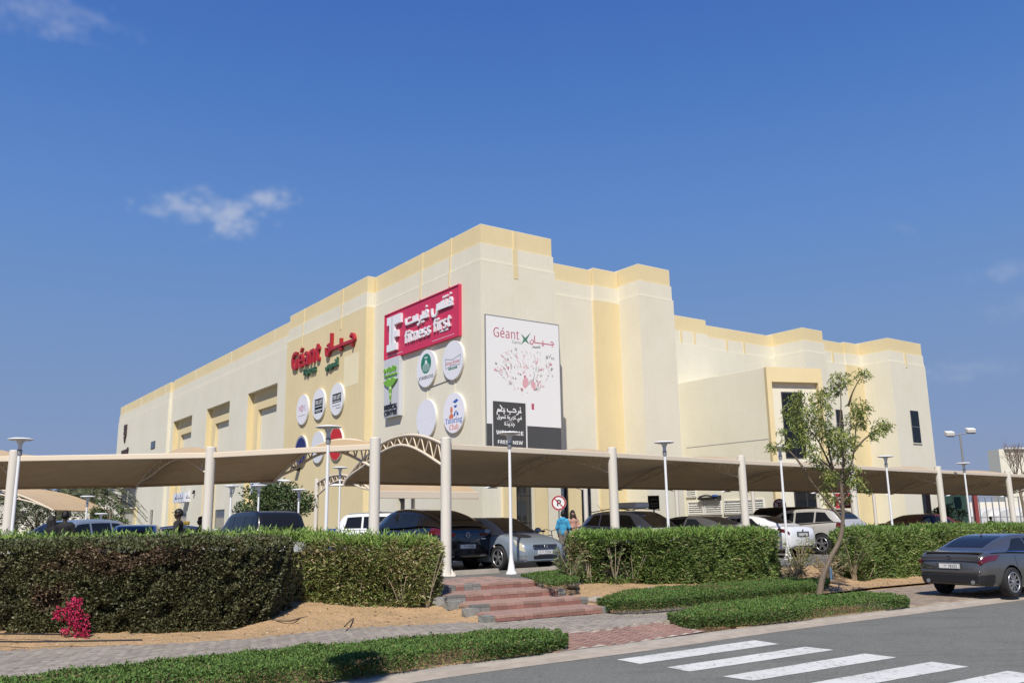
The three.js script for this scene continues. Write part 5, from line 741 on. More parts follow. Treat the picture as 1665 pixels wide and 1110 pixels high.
// young tree
{
  const Z = -20.05, W = (x, y, dz = 0) => atDepth(x, y, Z + dz); const b = W(1332, 972); const t = thing('young_tree', 'young leaning tree with thin drooping foliage in the ground cover island', 'tree');
  const trunkP = [[1332, 974], [1338, 940], [1352, 905], [1366, 878], [1371, 845], [1370, 810], [1368, 785]].map(([x, y], i) => W(x, y, i * 0.02));
  part('trunk', taperTube(trunkP, [0.075, 0.062, 0.055, 0.05, 0.042, 0.038, 0.032], 30, 9), M.bark, t);
  const branch = [[[1370, 845], [1345, 815], [1318, 780], [1295, 745], [1275, 722]], [[1371, 830], [1358, 805], [1348, 790]], [[1370, 812], [1382, 795], [1395, 780], [1410, 795]], [[1368, 785], [1350, 755], [1330, 715], [1310, 690], [1296, 660]], [[1366, 790], [1352, 750], [1345, 710], [1335, 660], [1336, 632]], [[1368, 785], [1372, 750], [1366, 700], [1368, 655], [1364, 612]], [[1370, 795], [1385, 755], [1392, 700], [1396, 655]], [[1388, 735], [1405, 715], [1425, 700], [1440, 688]], [[1380, 660], [1386, 640], [1400, 612]], [[1310, 765], [1285, 735], [1258, 724]], [[1352, 760], [1338, 750], [1328, 740]], [[1369, 780], [1380, 770], [1390, 765]]];
  branch.forEach((p, i) => { const dz = (i % 3 - 1) * 0.35; part('branch', taperTube(p.map(([x, y], k) => W(x, y, dz * k / (p.length - 1) + 0.02 * k)), [0.032, 0.022, 0.014, 0.008], 18, 6), M.bark, t); });
  const clumps = [[1366, 616, 20], [1401, 607, 14], [1361, 632, 14], [1298, 648, 20], [1336, 642, 20], [1291, 669, 24], [1330, 669, 27], [1398, 660, 20], [1393, 680, 22], [1435, 690, 17], [1423, 704, 13], [1305, 700, 22], [1340, 697, 24], [1270, 700, 9], [1256, 725, 13], [1280, 721, 15], [1361, 711, 26], [1322, 732, 19], [1368, 735, 24], [1382, 768, 22], [1333, 753, 15], [1393, 781, 15], [1350, 809, 15], [1375, 806, 13], [1410, 795, 9], [1340, 799, 11], [1380, 715, 18], [1300, 685, 20], [1350, 775, 18], [1310, 715, 14], [1445, 690, 7]];
  const list = [], k = 20.6 / 1435;
  clumps.forEach(([x, y, r], ci) => { const dz = (hash(ci, 7) - 0.5) * 1.5; const nl = Math.round(r * r * 0.23);
    for (let i = 0; i < nl; i++) {
      const a = rnd() * 6.283, e = Math.acos(rr(-1, 1)), q = Math.cbrt(rnd()), c = W(x, y, dz); const sx = Math.sin(e) * Math.cos(a) * q, sy = Math.cos(e) * q, sz = Math.sin(e) * Math.sin(a) * q;
      const px = c.x + sx * r * k * 0.86, py = c.y + sy * r * k * 0.78, pz = c.z + sz * r * k * 1.0;
      // a drooping leaf of five leaflets
      const ax = rr(-0.8, 0.8), az = rr(-0.8, 0.8), col = vary(mix3([0.075, 0.125, 0.025], [0.31, 0.34, 0.075], rnd()), 0.3);
      for (let m = 0; m < 4; m++) list.push([px + ax * 0.03 * m, py - 0.022 * m, pz + az * 0.03 * m, ax + rr(-0.9, 0.9), -0.6 + rr(-0.5, 0.4), az + rr(-0.9, 0.9), rr(0.8, 1.25), col]);
    } });
  leaves('crown', t, leafGeo(0.024, 0.075, 0.25), LEAF, list);
  const p = onLevel(1352, 948, 0.16); tag(part('stake', taperTube([V3(p.x, 0.1, p.z), V3(p.x + 0.01, 0.5, p.z), V3(p.x - 0.05, 0.62, p.z)], [0.05, 0.045, 0.04], 8, 8), std(0.10, 0.19, 0.30, 0.6)), 'short blue post standing behind the young tree trunk', 'post');
}
// leafy crowns seen between the cars
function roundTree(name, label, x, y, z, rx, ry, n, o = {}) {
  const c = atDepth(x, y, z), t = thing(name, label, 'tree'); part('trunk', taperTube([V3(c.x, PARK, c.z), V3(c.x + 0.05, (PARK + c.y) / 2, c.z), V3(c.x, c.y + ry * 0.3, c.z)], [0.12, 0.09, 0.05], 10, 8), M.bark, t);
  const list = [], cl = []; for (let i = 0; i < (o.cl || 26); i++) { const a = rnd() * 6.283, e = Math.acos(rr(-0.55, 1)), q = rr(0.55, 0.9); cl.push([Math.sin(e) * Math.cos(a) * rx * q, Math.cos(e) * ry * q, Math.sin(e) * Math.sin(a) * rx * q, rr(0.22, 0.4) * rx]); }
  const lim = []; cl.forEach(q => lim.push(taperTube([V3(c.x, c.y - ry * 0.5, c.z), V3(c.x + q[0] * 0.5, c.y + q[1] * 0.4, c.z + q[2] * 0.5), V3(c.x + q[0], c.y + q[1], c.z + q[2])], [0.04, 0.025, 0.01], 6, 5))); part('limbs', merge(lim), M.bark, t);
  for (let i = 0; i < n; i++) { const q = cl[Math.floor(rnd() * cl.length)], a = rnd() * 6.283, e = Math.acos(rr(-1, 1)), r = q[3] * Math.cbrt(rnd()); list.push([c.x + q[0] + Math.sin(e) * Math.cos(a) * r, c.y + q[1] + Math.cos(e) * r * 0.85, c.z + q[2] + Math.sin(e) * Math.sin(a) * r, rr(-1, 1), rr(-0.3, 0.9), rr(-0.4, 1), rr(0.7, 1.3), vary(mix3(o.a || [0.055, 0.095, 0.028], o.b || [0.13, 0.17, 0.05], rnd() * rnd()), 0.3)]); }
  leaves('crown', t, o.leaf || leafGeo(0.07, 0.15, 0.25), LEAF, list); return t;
}
roundTree('broadleaf_tree', 'round dense green tree in front of the yellow wall', 447, 826, -38, 1.55, 1.15, 5200);
roundTree('broadleaf_tree', 'small light green tree in front of the far shop window', 178, 840, -48, 0.95, 0.9, 1400, { cl: 14, b: [0.2, 0.24, 0.08] });
roundTree('broadleaf_tree', 'green shrub behind the hedge at the far right fence', 1542, 842, -52, 1.2, 0.7, 1500, { cl: 12 });
// date palms at the left
function palm(label, x, y, z, n, len) {
  const c = atDepth(x, y, z), t = thing('date_palm', label, 'palm'); part('trunk', taperTube([V3(c.x, PARK, c.z), V3(c.x + 0.1, (c.y + PARK) / 2, c.z), V3(c.x, c.y, c.z)], [0.3, 0.25, 0.28], 12, 10), M.bark, t); const list = [];
  for (let i = 0; i < n; i++) { const a = i * 2.399, up = lerp(1.2, -0.1, i / n), L = len * rr(0.85, 1.1), dir = V3(Math.cos(a), 0, Math.sin(a)); const pts = []; for (let k = 0; k <= 6; k++) { const s = k / 6; pts.push(V3(c.x + dir.x * L * s * (0.75 + 0.25 * (1 - up)), c.y + L * (up * s - (0.55 + up * 0.5) * s * s), c.z + dir.z * L * s * (0.75 + 0.25 * (1 - up)))); } part('frond_rib', taperTube(pts, [0.025, 0.012, 0.005], 10, 4), std(0.2, 0.19, 0.09, 0.8), t); const cv = new THREE.CatmullRomCurve3(pts); for (let k = 0; k < 110; k++) { const s = 0.1 + 0.9 * k / 110, p = cv.getPoint(s), T = cv.getTangent(s), sd = V3(-T.z, 0, T.x).normalize().multiplyScalar(k & 1 ? 1 : -1); list.push([p.x, p.y, p.z, sd.x + T.x * 0.9, T.y * 0.7 + 0.05 - 0.3 * rnd(), sd.z + T.z * 0.9, rr(0.7, 1.2) * (1 - 0.4 * s), vary(mix3([0.07, 0.09, 0.04], [0.15, 0.16, 0.08], rnd()), 0.3)]); } }
  leaves('fronds', t, leafGeo(0.06, 0.62, 0.2), LEAF, list);
}
palm('date palm with arching grey-green fronds beside the left end of the building', 152, 803, -75, 46, 4.4); palm('lower date palm half hidden behind the far domed canopy', 95, 815, -68, 30, 3.8); palm('date palm behind the lamp post at the far left', 25, 812, -70, 26, 3.6);
{ // bare tree at the right edge
  const t = thing('bare_tree', 'leafless tree with fine grey twigs beyond the right canopy', 'tree'), b = atDepth(1672, 860, -60), st = []; const grow = (p, d, l, r, k) => { const e = p.clone().addScaledVector(d, l); st.push(bar(p, e, r, r * 0.7, 5)); if (k > 0) for (let i = 0; i < (k > 3 ? 3 : 3); i++) grow(e, d.clone().add(V3(rr(-0.6, 0.6), rr(-0.05, 0.4), rr(-0.6, 0.6))).normalize(), l * rr(0.62, 0.85), r * 0.62, k - 1); };
  part('trunk', taperTube([V3(b.x, PARK, b.z), V3(b.x - 0.1, 2.4, b.z), V3(b.x - 0.2, 3.6, b.z)], [0.14, 0.11, 0.08], 8, 7), M.bark, t); for (let i = 0; i < 4; i++) grow(V3(b.x - 0.15, 3.2 + i * 0.1, b.z), V3(rr(-0.9, 0.5), 0.8, rr(-0.5, 0.5)).normalize(), 1.1, 0.05, 4); part('twigs', merge(st), std(0.2, 0.15, 0.12, 0.9), t);
}
{ // bougainvillea in front of the dark hedge
  const Z = -14.72, t = thing('bougainvillea', 'bright magenta flowering sprig growing out of the dark hedge foot', 'flower'), list = [], gl = []; const cl = [[118, 985, 13], [102, 998, 15], [92, 1000, 8], [124, 1000, 9], [132, 1010, 14], [118, 1012, 9], [130, 1026, 13], [138, 1030, 8], [106, 1028, 7], [126, 978, 8]];
  for (const [x, y, r] of cl) { for (let i = 0; i < r * 8; i++) { const c = atDepth(x + rr(-r, r) * 0.9, y + rr(-r, r) * 0.8, Z + rr(-0.12, 0.1)); list.push([c.x, c.y, c.z, rr(-1, 1), rr(-0.6, 1), rr(-0.3, 1), rr(0.7, 1.3), vary(mix3([0.40, 0.01, 0.065], [0.55, 0.025, 0.11], rnd()), 0.25)]); } for (let i = 0; i < 8; i++) { const c = atDepth(x + rr(-r, r), y + rr(-r, r), Z - 0.05); gl.push([c.x, c.y, c.z, rr(-1, 1), rr(-0.6, 1), rr(-0.3, 1), 1, vary([0.06, 0.1, 0.03])]); } }
  leaves('bracts', t, leafGeo(0.03, 0.036, 0.4), LEAFM, list); leaves('foliage', t, smallLeaf, LEAF, gl); const s = []; for (const [x, y] of cl) s.push(tube([atDepth(122, 1040, Z - 0.1), atDepth((x + 122) / 2, (y + 1040) / 2, Z - 0.08), atDepth(x, y, Z)], 0.006, 8, 4)); part('stem', merge(s), M.twig, t);
}
// sparse shrubs between the hedges
function shrub(label, x, z, y0, r, h, n, c1, c2) { const t = thing('shrub', label, 'shrub'), list = [], st = []; for (let i = 0; i < 16; i++) { const a = rnd() * 6.283, q = rr(0.3, 1); const e = V3(x + Math.cos(a) * r * q, y0 + h * rr(0.5, 1), z + Math.sin(a) * r * q); st.push(taperTube([V3(x + rr(-0.08, 0.08), y0 - 0.05, z), V3(lerp(x, e.x, 0.4), lerp(y0, e.y, 0.6), lerp(z, e.z, 0.4)), e], [0.013, 0.009, 0.004], 8, 4)); for (let k = 0; k < n / 16; k++) { const s = rr(0.35, 1.05); list.push([lerp(x, e.x, s) + rr(-0.06, 0.06), lerp(y0, e.y, s) + rr(-0.05, 0.05), lerp(z, e.z, s) + rr(-0.06, 0.06), Math.cos(a) + rr(-0.9, 0.9), rr(-0.2, 1), Math.sin(a) + rr(-0.9, 0.9), rr(0.7, 1.2), vary(mix3(c1, c2, rnd()), 0.3)]); } } part('stems', merge(st), std(0.33, 0.26, 0.17, 0.95), t); leaves('foliage', t, narrowLeaf, LEAF, list); }
shrub('yellowish sparse shrub in front of the white sedan', 7.45, -23.9, 0.36, 0.55, 0.95, 420, [0.15, 0.19, 0.045], [0.3, 0.27, 0.08]);
shrub('thin dry shrub behind the trunk of the young tree', 8.3, -24.1, 0.25, 0.5, 0.7, 300, [0.2, 0.17, 0.08], [0.34, 0.26, 0.14]); shrub('low dry shrub with few leaves left of the blue post', 7.0, -22.9, 0.3, 0.4, 0.4, 200, [0.12, 0.14, 0.05], [0.28, 0.22, 0.12]);
shrub('straggly green shrub at the left end of the long right hedge', 9.0, -24.3, 0.2, 0.6, 1.2, 700, [0.08, 0.14, 0.03], [0.2, 0.24, 0.07]);
shrub('stemmy narrow-leaved shrub beside the top step', 1.25, -20.75, 0.42, 0.42, 0.8, 360, [0.1, 0.15, 0.04], [0.22, 0.22, 0.09]);
// irrigation pipe and sticks on the sand
{ const lay = (pts, h) => pts.map(([x, y]) => { const p = onLevel(x, y, h); return p; });
  tag(part('irrigation_pipe', tube(lay([[-40, 1042], [40, 1043], [120, 1042], [180, 1041], [231, 1040]], 0.19), 0.012, 40, 6), M.black), 'thin black irrigation pipe lying on the sand below the pink flowers', 'pipe');
  tag(part('irrigation_pipe', tube(lay([[-40, 1030], [40, 1030.5], [100, 1031]], 0.24), 0.012, 30, 6), M.black), 'thin black irrigation pipe at the very foot of the dark hedge', 'pipe');
  tag(part('stick', tube(lay([[444, 1008], [470, 1009], [490, 1004], [511, 1001]], 0.235), 0.014, 16, 6), M.twig), 'dark bent stick on the sand where the two left hedges meet', 'stick');
  tag(part('stick', tube(lay([[560, 1018], [566, 1012], [574, 1005]], 0.2), 0.013, 12, 6), M.twig), 'short dark curved stick on the sand below the light green hedge', 'stick');
}

// ---------- vehicles ----------
const paint = (r, g, b, met = 0.0, rough = 0.35) => new THREE.MeshPhysicalMaterial({ color: lit(r, g, b), roughness: rough, metalness: met, clearcoat: 1, clearcoatRoughness: 0.05 });
const csg = new Evaluator(); csg.attributes = ['position', 'normal']; csg.useGroups = false;
function curve1(pts) { // monotone-ish smooth interpolation through [x, value...]
  return (x, k = 1) => { let i = 0; while (i < pts.length - 2 && pts[i + 1][0] < x) i++; const a = pts[Math.max(0, i - 1)], b = pts[i], c = pts[i + 1], d = pts[Math.min(pts.length - 1, i + 2)], t = clamp((x - b[0]) / (c[0] - b[0]), 0, 1); const m0 = (c[k] - a[k]) / (c[0] - a[0]) * (c[0] - b[0]), m1 = (d[k] - b[k]) / (d[0] - b[0]) * (c[0] - b[0]); const t2 = t * t, t3 = t2 * t; const v = (2 * t3 - 3 * t2 + 1) * b[k] + (t3 - 2 * t2 + t) * m0 + (-2 * t3 + 3 * t2) * c[k] + (t3 - t2) * m1; const lo = Math.min(b[k], c[k]), hi = Math.max(b[k], c[k]), pad = (hi - lo) * 0.15; return clamp(v, lo - pad, hi + pad); };
}
const SEC = [[0, 0, 0], [0.10, 0.82, 0], [0.18, 0.925, 0.05], [0.28, 0.975, 0.2], [0.4, 1.0, 0.42], [0.52, 0.995, 0.6], [0.62, 0.968, 0.78], [0.70, 0.93, 0.9], [0.77, 0.86, 0.965], [0.86, 0.62, 1.0], [1, 0, 1.015]];
const CAB = [[0, 1, 0], [0.25, 0.965, 0.36], [0.42, 0.915, 0.7], [0.52, 0.865, 0.88], [0.6, 0.78, 0.965], [0.75, 0.5, 0.992], [1, 0, 1.0]];
const secAt = curve1(SEC);
function makeCar(name, label, s, mat, o = {}) {
  const t = thing(name, label, o.category || 'car');
  const body = curve1(s.body), cab = curve1(s.cabin), X0 = s.body[0][0], X1 = s.body[s.body.length - 1][0];
  const BP = (x, a, sd) => { const w = body(x, 1), yb = body(x, 2), yt = body(x, 3); return V3(x, lerp(yb, yt, secAt(a, 2)), sd * w * secAt(a, 1)); };
  const cabSec = curve1(CAB), C0 = s.cabin[0][0], C1 = s.cabin[s.cabin.length - 1][0];
  const CP = (x, a, sd) => { const h = Math.max(0.002, cab(x, 1)), wr = cab(x, 2), yb = body(x, 3) - 0.035, wb = body(x, 1) * 0.925, f = cabSec(a, 1), lean = (1 - f) / 0.135; const w = a < 0.52 ? lerp(wb, wr, clamp(cabSec(a, 2) / 0.88, 0, 1)) : wr * f / 0.865; return V3(x, yb + h * cabSec(a, 2) + 0.015 * (a > 0.5 ? 1 : 0), sd * w); };
  const loft = (fn, x0, x1, nx, na, cap) => { // closed shell of revolution-like sections
    const pos = [], idx = [], ring = 2 * na; for (let i = 0; i <= nx; i++) { const q = i / nx, x = lerp(x0, x1, 0.5 - 0.5 * Math.cos(Math.PI * q)); for (let j = 0; j < ring; j++) { const a = j <= na ? j / na : (ring - j) / na, sd = j <= na ? 1 : -1, p = fn(x, a, sd); pos.push(p.x, p.y, p.z); } }
    for (let i = 0; i < nx; i++) for (let j = 0; j < ring; j++) { const a = i * ring + j, b = i * ring + (j + 1) % ring, c = a + ring, d = b + ring; idx.push(a, b, c, b, d, c); }
    for (const [row, flip] of [[0, false], [nx, true]]) { let cx = 0, cy = 0, cz = 0; for (let j = 0; j < ring; j++) { const k = (row * ring + j) * 3; cx += pos[k] / ring; cy += pos[k + 1] / ring; cz += pos[k + 2] / ring; } const ci = pos.length / 3; pos.push(cx, cy, cz); for (let j = 0; j < ring; j++) { const a = row * ring + j, b = row * ring + (j + 1) % ring; flip ? idx.push(ci, a, b) : idx.push(ci, b, a); } }
    const g = new THREE.BufferGeometry(); g.setAttribute('position', new THREE.Float32BufferAttribute(pos, 3)); g.setIndex(idx); return g;
  };
  let bg = loft(BP, X0, X1, 56, 26); bg = toCreasedNormals(bg, 0.7);
  const R = s.r || 0.33, wz = s.track / 2;
  if (!o.simple) { let br = new Brush(bg); br.updateMatrixWorld(); for (const wx of [s.wf, s.wr]) for (const sd of [1, -1]) { const c = new Brush(toCreasedNormals(new THREE.CylinderGeometry(R + 0.055, R + 0.055, 0.5, 36).rotateX(Math.PI / 2), 0.8)); c.position.set(wx, R, sd * (body(wx, 1) + 0.02)); c.updateMatrixWorld(); br = csg.evaluate(br, c, SUBTRACTION); br.updateMatrixWorld(); } bg = br.geometry; }
  const B = part('body', bg, mat, t);
  if (!o.simple) part('underbody', bx(X1 - X0 - 1.0, 0.25, s.track - 0.52, (X0 + X1) / 2, 0.42, 0), M.black, t);
  part('cabin', toCreasedNormals(loft(CP, C0, C1, 44, 24), 0.7), o.cabinMat || mat, t);
  // patches that follow a surface, lifted off it
  const patch = (fn, xa, xb, a0, a1, sd, lift, nx = 14, na = 8) => { const pos = [], idx = []; const P = (u, v) => { const a = lerp(a0, a1, v), x = lerp(typeof xa === 'function' ? xa(v) : xa, typeof xb === 'function' ? xb(v) : xb, u); return [x, a]; }; for (let i = 0; i <= nx; i++) for (let j = 0; j <= na; j++) { const [x, a] = P(i / nx, j / na), p = fn(x, a, sd), e = 0.004, dx = fn(x + e, a, sd).sub(fn(x - e, a, sd)), da = fn(x, Math.min(1, a + e), sd).sub(fn(x, Math.max(0, a - e), sd)), n = dx.cross(da).normalize().multiplyScalar(sd); if (n.y < 0 && a > 0.6) n.negate(); p.addScaledVector(sd > 0 ? n.multiplyScalar(Math.sign(n.z * sd) || 1) : n.multiplyScalar(Math.sign(n.z * sd) || 1), lift); pos.push(p.x, p.y, p.z); } for (let i = 0; i < nx; i++) for (let j = 0; j < na; j++) { const a = i * (na + 1) + j, b = a + na + 1; sd > 0 ? idx.push(a, b, a + 1, b, b + 1, a + 1) : idx.push(a, a + 1, b, b, a + 1, b + 1); } const g = new THREE.BufferGeometry(); g.setAttribute('position', new THREE.Float32BufferAttribute(pos, 3)); g.setIndex(idx); g.computeVertexNormals(); return g; };
  const over = (fn, x0, x1, a0, lift, nx = 12) => { const pos = [], idx = [], nz = 20; for (let i = 0; i <= nx; i++) for (let j = 0; j <= nz; j++) { const q = j / nz * 2 - 1, sd = q < 0 ? -1 : 1, a = lerp(1, a0, Math.abs(q)), x = lerp(x0, x1, i / nx) , p = fn(x, a, sd); const e = 0.01, dx = fn(x + e, a, sd).sub(fn(x - e, a, sd)); const n = V3(-dx.y, dx.x, 0).normalize(); if (n.y < 0) n.negate(); p.addScaledVector(n, lift); pos.push(p.x, p.y, p.z); } for (let i = 0; i < nx; i++) for (let j = 0; j < nz; j++) { const a = i * (nz + 1) + j, b = a + nz + 1; idx.push(a, a + 1, b, b, a + 1, b + 1); } const g = new THREE.BufferGeometry(); g.setAttribute('position', new THREE.Float32BufferAttribute(pos, 3)); g.setIndex(idx); g.computeVertexNormals(); return g; };
  const W = s.win, glassM = o.glass || M.glassDark;
  part('windscreen', over(CP, W.fs[0], W.fs[1], 0.64, 0.008), glassM, t); part('rear_window', over(CP, W.rs[0], W.rs[1], 0.66, 0.008), glassM, t);
  for (const sd of [1, -1]) for (const [xa0, xa1, xb0, xb1] of W.side) part('side_window', patch(CP, v => lerp(xa0, xa1, v), v => lerp(xb0, xb1, v), 0.07, 0.47, sd, 0.007), glassM, t);
  if (o.trim) for (const sd of [1, -1]) part('window_trim', patch(CP, W.side[0][0] - 0.05, W.side[W.side.length - 1][2] + 0.02, 0.015, 0.06, sd, 0.008, 14, 2), M.chrome, t);
  // wheels
  if (!o.simple) for (const wx of [s.wf, s.wr]) for (const sd of [1, -1]) {
    const w = part('wheel', new THREE.LatheGeometry([[R * 0.66, -0.1], [R * 0.9, -0.11], [R, -0.085], [R, 0.085], [R * 0.9, 0.11], [R * 0.66, 0.1]].map(p => new THREE.Vector2(...p)), 36).rotateX(Math.PI / 2), M.rubber, t); w.position.set(wx, R, sd * (wz - 0.0));
    const rim = [new THREE.TorusGeometry(R * 0.655, 0.018, 8, 36).translate(0, 0, sd * 0.095), new THREE.CylinderGeometry(R * 0.16, R * 0.16, 0.03, 16).rotateX(Math.PI / 2).translate(0, 0, sd * 0.085)]; const ns = o.spokes || 5; for (let k = 0; k < ns; k++) { const sp = bx(R * 0.56, R * (ns > 6 ? 0.1 : 0.2), 0.03, R * 0.36, 0, sd * 0.08).rotateZ(k / ns * 6.2832 + 0.3); rim.push(sp); }
    part('rim', merge(rim), o.rimMat || M.alloy, w); part('hub', new THREE.CylinderGeometry(R * 0.64, R * 0.64, 0.08, 28).rotateX(Math.PI / 2), M.black, w);
  }
  // mirrors, handles, door lines
  for (const sd of [1, -1]) { const mx = W.fs[0] - (s.mirrorBack || 0.28), my = body(mx, 3) + 0.07, mz = body(mx, 1) * 0.98 + 0.07; part('mirror', new THREE.SphereGeometry(0.1, 14, 10).scale(0.85, 0.8, 1.15).translate(mx, my, sd * mz), o.mirrorMat || mat, t); for (const hx of s.handles || []) { const p = BP(hx, 0.57, sd); part('door_handle', rbx(0.2, 0.03, 0.035, 0.012, p.x, p.y, p.z + sd * 0.012), o.handleMat || mat, t); } for (const dx of s.doors || []) part('door_gap', patch(BP, dx, dx + 0.012, 0.2, 0.68, sd, 0.003, 1, 10), M.black, t); }
  return { t, BP, CP, body, patch, over, mat };
}
const plate = (txt, pre, w = 512, h = 112, bg = '#dcdcda') => canvasMat(w, h, (g) => { g.fillStyle = bg; g.fillRect(0, 0, w, h); g.strokeStyle = '#333'; g.lineWidth = 6; g.strokeRect(3, 3, w - 6, h - 6); fitText(g, txt, 230, 90, 230, 'bold #px sans-serif', 92, '#26262a'); if (pre) fitText(g, pre, 40, 86, 50, 'bold #px sans-serif', 84, '#26262a'); g.fillStyle = '#8a6a4a'; g.fillRect(118, 34, 80, 12); g.fillStyle = '#3a3a3c'; g.fillRect(124, 58, 66, 8); });
function plateAt(c, x, y, back, mat) { const g = new THREE.BoxGeometry(0.02, 0.115, 0.52); const P = part('number_plate', g, M.offWhite, c.t); P.position.set(x, y, 0); const f = part('plate_print', new THREE.PlaneGeometry(0.51, 0.108).rotateY(back ? -Math.PI / 2 : Math.PI / 2), mat, P); f.position.x = back ? -0.0115 : 0.0115; return P; }
// body rows: x, half width, underside, top
const SEDAN = { body: [[-2.36, 0.70, 0.36, 0.80], [-2.30, 0.80, 0.30, 0.93], [-2.15, 0.86, 0.27, 1.02], [-1.7, 0.905, 0.24, 1.05], [-0.9, 0.92, 0.2, 1.03], [0.2, 0.92, 0.2, 0.985], [0.95, 0.915, 0.2, 0.96], [1.5, 0.905, 0.2, 0.91], [2.0, 0.86, 0.21, 0.80], [2.22, 0.78, 0.22, 0.71], [2.34, 0.64, 0.26, 0.60]], cabin: [[-1.95, 0, 0.6], [-1.6, 0.14, 0.6], [-1.1, 0.315, 0.6], [-0.6, 0.41, 0.605], [-0.1, 0.44, 0.61], [0.35, 0.415, 0.6], [0.75, 0.28, 0.6], [1.12, 0.09, 0.62], [1.3, 0, 0.63]], wf: 1.42, wr: -1.38, track: 1.66, r: 0.335, win: { fs: [1.16, 0.42], rs: [-1.72, -0.92], side: [[-1.35, -0.78, -0.42, -0.42], [-0.34, -0.34, 0.78, 0.34]] }, handles: [-0.75, 0.25], doors: [-1.15, -0.38, 0.8] };
const CAMRY = { body: [[-2.4, 0.68, 0.36, 0.84], [-2.3, 0.8, 0.3, 0.98], [-2.1, 0.86, 0.26, 1.05], [-1.6, 0.89, 0.22, 1.06], [-0.9, 0.895, 0.2, 1.02], [0.2, 0.9, 0.2, 0.985], [0.95, 0.895, 0.2, 0.985], [1.45, 0.885, 0.2, 0.965], [1.95, 0.86, 0.21, 0.86], [2.2, 0.81, 0.215, 0.76], [2.33, 0.74, 0.22, 0.69], [2.4, 0.62, 0.26, 0.6]], cabin: [[-1.9, 0, 0.62], [-1.5, 0.2, 0.62], [-1.0, 0.38, 0.62], [-0.5, 0.46, 0.625], [0.0, 0.485, 0.63], [0.4, 0.455, 0.625], [0.8, 0.31, 0.62], [1.2, 0.1, 0.65], [1.4, 0, 0.66]], wf: 1.42, wr: -1.3, track: 1.6, r: 0.33, win: { fs: [1.28, 0.46], rs: [-1.68, -0.85], side: [[-1.35, -0.8, -0.42, -0.42], [-0.34, -0.34, 0.82, 0.36]] }, handles: [-0.75, 0.25], doors: [-1.15, -0.38, 0.85] };
const COUPESUV = { body: [[-2.45, 0.78, 0.42, 1.02], [-2.38, 0.88, 0.36, 1.16], [-2.15, 0.95, 0.32, 1.23], [-1.5, 0.99, 0.28, 1.24], [-0.6, 1.0, 0.26, 1.2], [0.4, 1.0, 0.26, 1.17], [1.1, 0.99, 0.26, 1.14], [1.7, 0.97, 0.26, 1.08], [2.2, 0.9, 0.28, 0.96], [2.42, 0.72, 0.32, 0.78]], cabin: [[-2.3, 0, 0.66], [-1.95, 0.17, 0.66], [-1.4, 0.36, 0.67], [-0.8, 0.5, 0.68], [-0.2, 0.565, 0.69], [0.3, 0.55, 0.68], [0.8, 0.41, 0.68], [1.3, 0.14, 0.7], [1.5, 0, 0.7]], wf: 1.5, wr: -1.45, track: 1.72, r: 0.38, win: { fs: [1.36, 0.45], rs: [-2.02, -1.0], side: [[-1.6, -1.15, -0.95, -0.9], [-0.88, -0.84, -0.2, -0.2], [-0.12, -0.12, 0.9, 0.4]] }, handles: [-0.6, 0.35], doors: [-1.2, -0.16, 0.95] };
const BOXSUV = { body: [[-2.4, 0.84, 0.42, 1.05], [-2.33, 0.93, 0.36, 1.14], [-2.1, 0.97, 0.32, 1.17], [-1.4, 0.99, 0.28, 1.17], [0, 0.99, 0.26, 1.14], [1.0, 0.98, 0.26, 1.12], [1.7, 0.96, 0.26, 1.08], [2.2, 0.9, 0.28, 0.99], [2.4, 0.76, 0.32, 0.84]], cabin: [[-2.36, 0, 0.74], [-2.25, 0.3, 0.74], [-2.05, 0.56, 0.74], [-1.6, 0.635, 0.74], [-0.6, 0.66, 0.74], [0.2, 0.65, 0.73], [0.6, 0.55, 0.72], [1.1, 0.2, 0.74], [1.35, 0, 0.76]], wf: 1.45, wr: -1.4, track: 1.7, r: 0.38, win: { fs: [1.2, 0.5], rs: [-2.3, -2.06], side: [[-2.0, -1.9, -1.3, -1.3], [-1.22, -1.22, -0.3, -0.3], [-0.2, -0.2, 0.75, 0.4]] }, handles: [-0.9, 0.1], doors: [-1.26, -0.25, 0.9] };
const HATCHSUV = { body: [[-2.2, 0.74, 0.42, 0.98], [-2.13, 0.84, 0.36, 1.12], [-1.9, 0.89, 0.3, 1.16], [-1.2, 0.91, 0.26, 1.13], [0, 0.91, 0.24, 1.06], [0.9, 0.905, 0.24, 1.03], [1.5, 0.89, 0.24, 0.98], [2.0, 0.83, 0.26, 0.86], [2.2, 0.68, 0.3, 0.72]], cabin: [[-2.08, 0, 0.66], [-1.9, 0.2, 0.66], [-1.55, 0.42, 0.67], [-1.0, 0.53, 0.68], [-0.3, 0.575, 0.68], [0.25, 0.56, 0.68], [0.65, 0.42, 0.67], [1.15, 0.13, 0.69], [1.35, 0, 0.7]], wf: 1.35, wr: -1.3, track: 1.62, r: 0.36, win: { fs: [1.24, 0.4], rs: [-2.0, -1.5], side: [[-1.8, -1.4, -1.05, -1.05], [-0.98, -0.98, -0.2, -0.2], [-0.12, -0.12, 0.85, 0.35]] }, handles: [-0.7, 0.2], doors: [-1.02, -0.16, 0.9] };
const HEAD = Math.atan2(-0.776, 0.631);      // turn so that local +x points out of the bay to the street, to the right
function place(c, x, z, turn, y = PARK) { c.t.position.set(x, y, z); c.t.rotation.y = turn; return c; }
const headLamp = new THREE.MeshPhysicalMaterial({ color: lit(0.52, 0.47, 0.34), roughness: 0.15, clearcoat: 1 }), tailLamp = new THREE.MeshPhysicalMaterial({ color: lit(0.10, 0.006, 0.01), roughness: 0.15, clearcoat: 1 });
const dashGlass = new THREE.MeshPhysicalMaterial({ color: lit(0.03, 0.034, 0.032), roughness: 0.05, clearcoat: 1 });
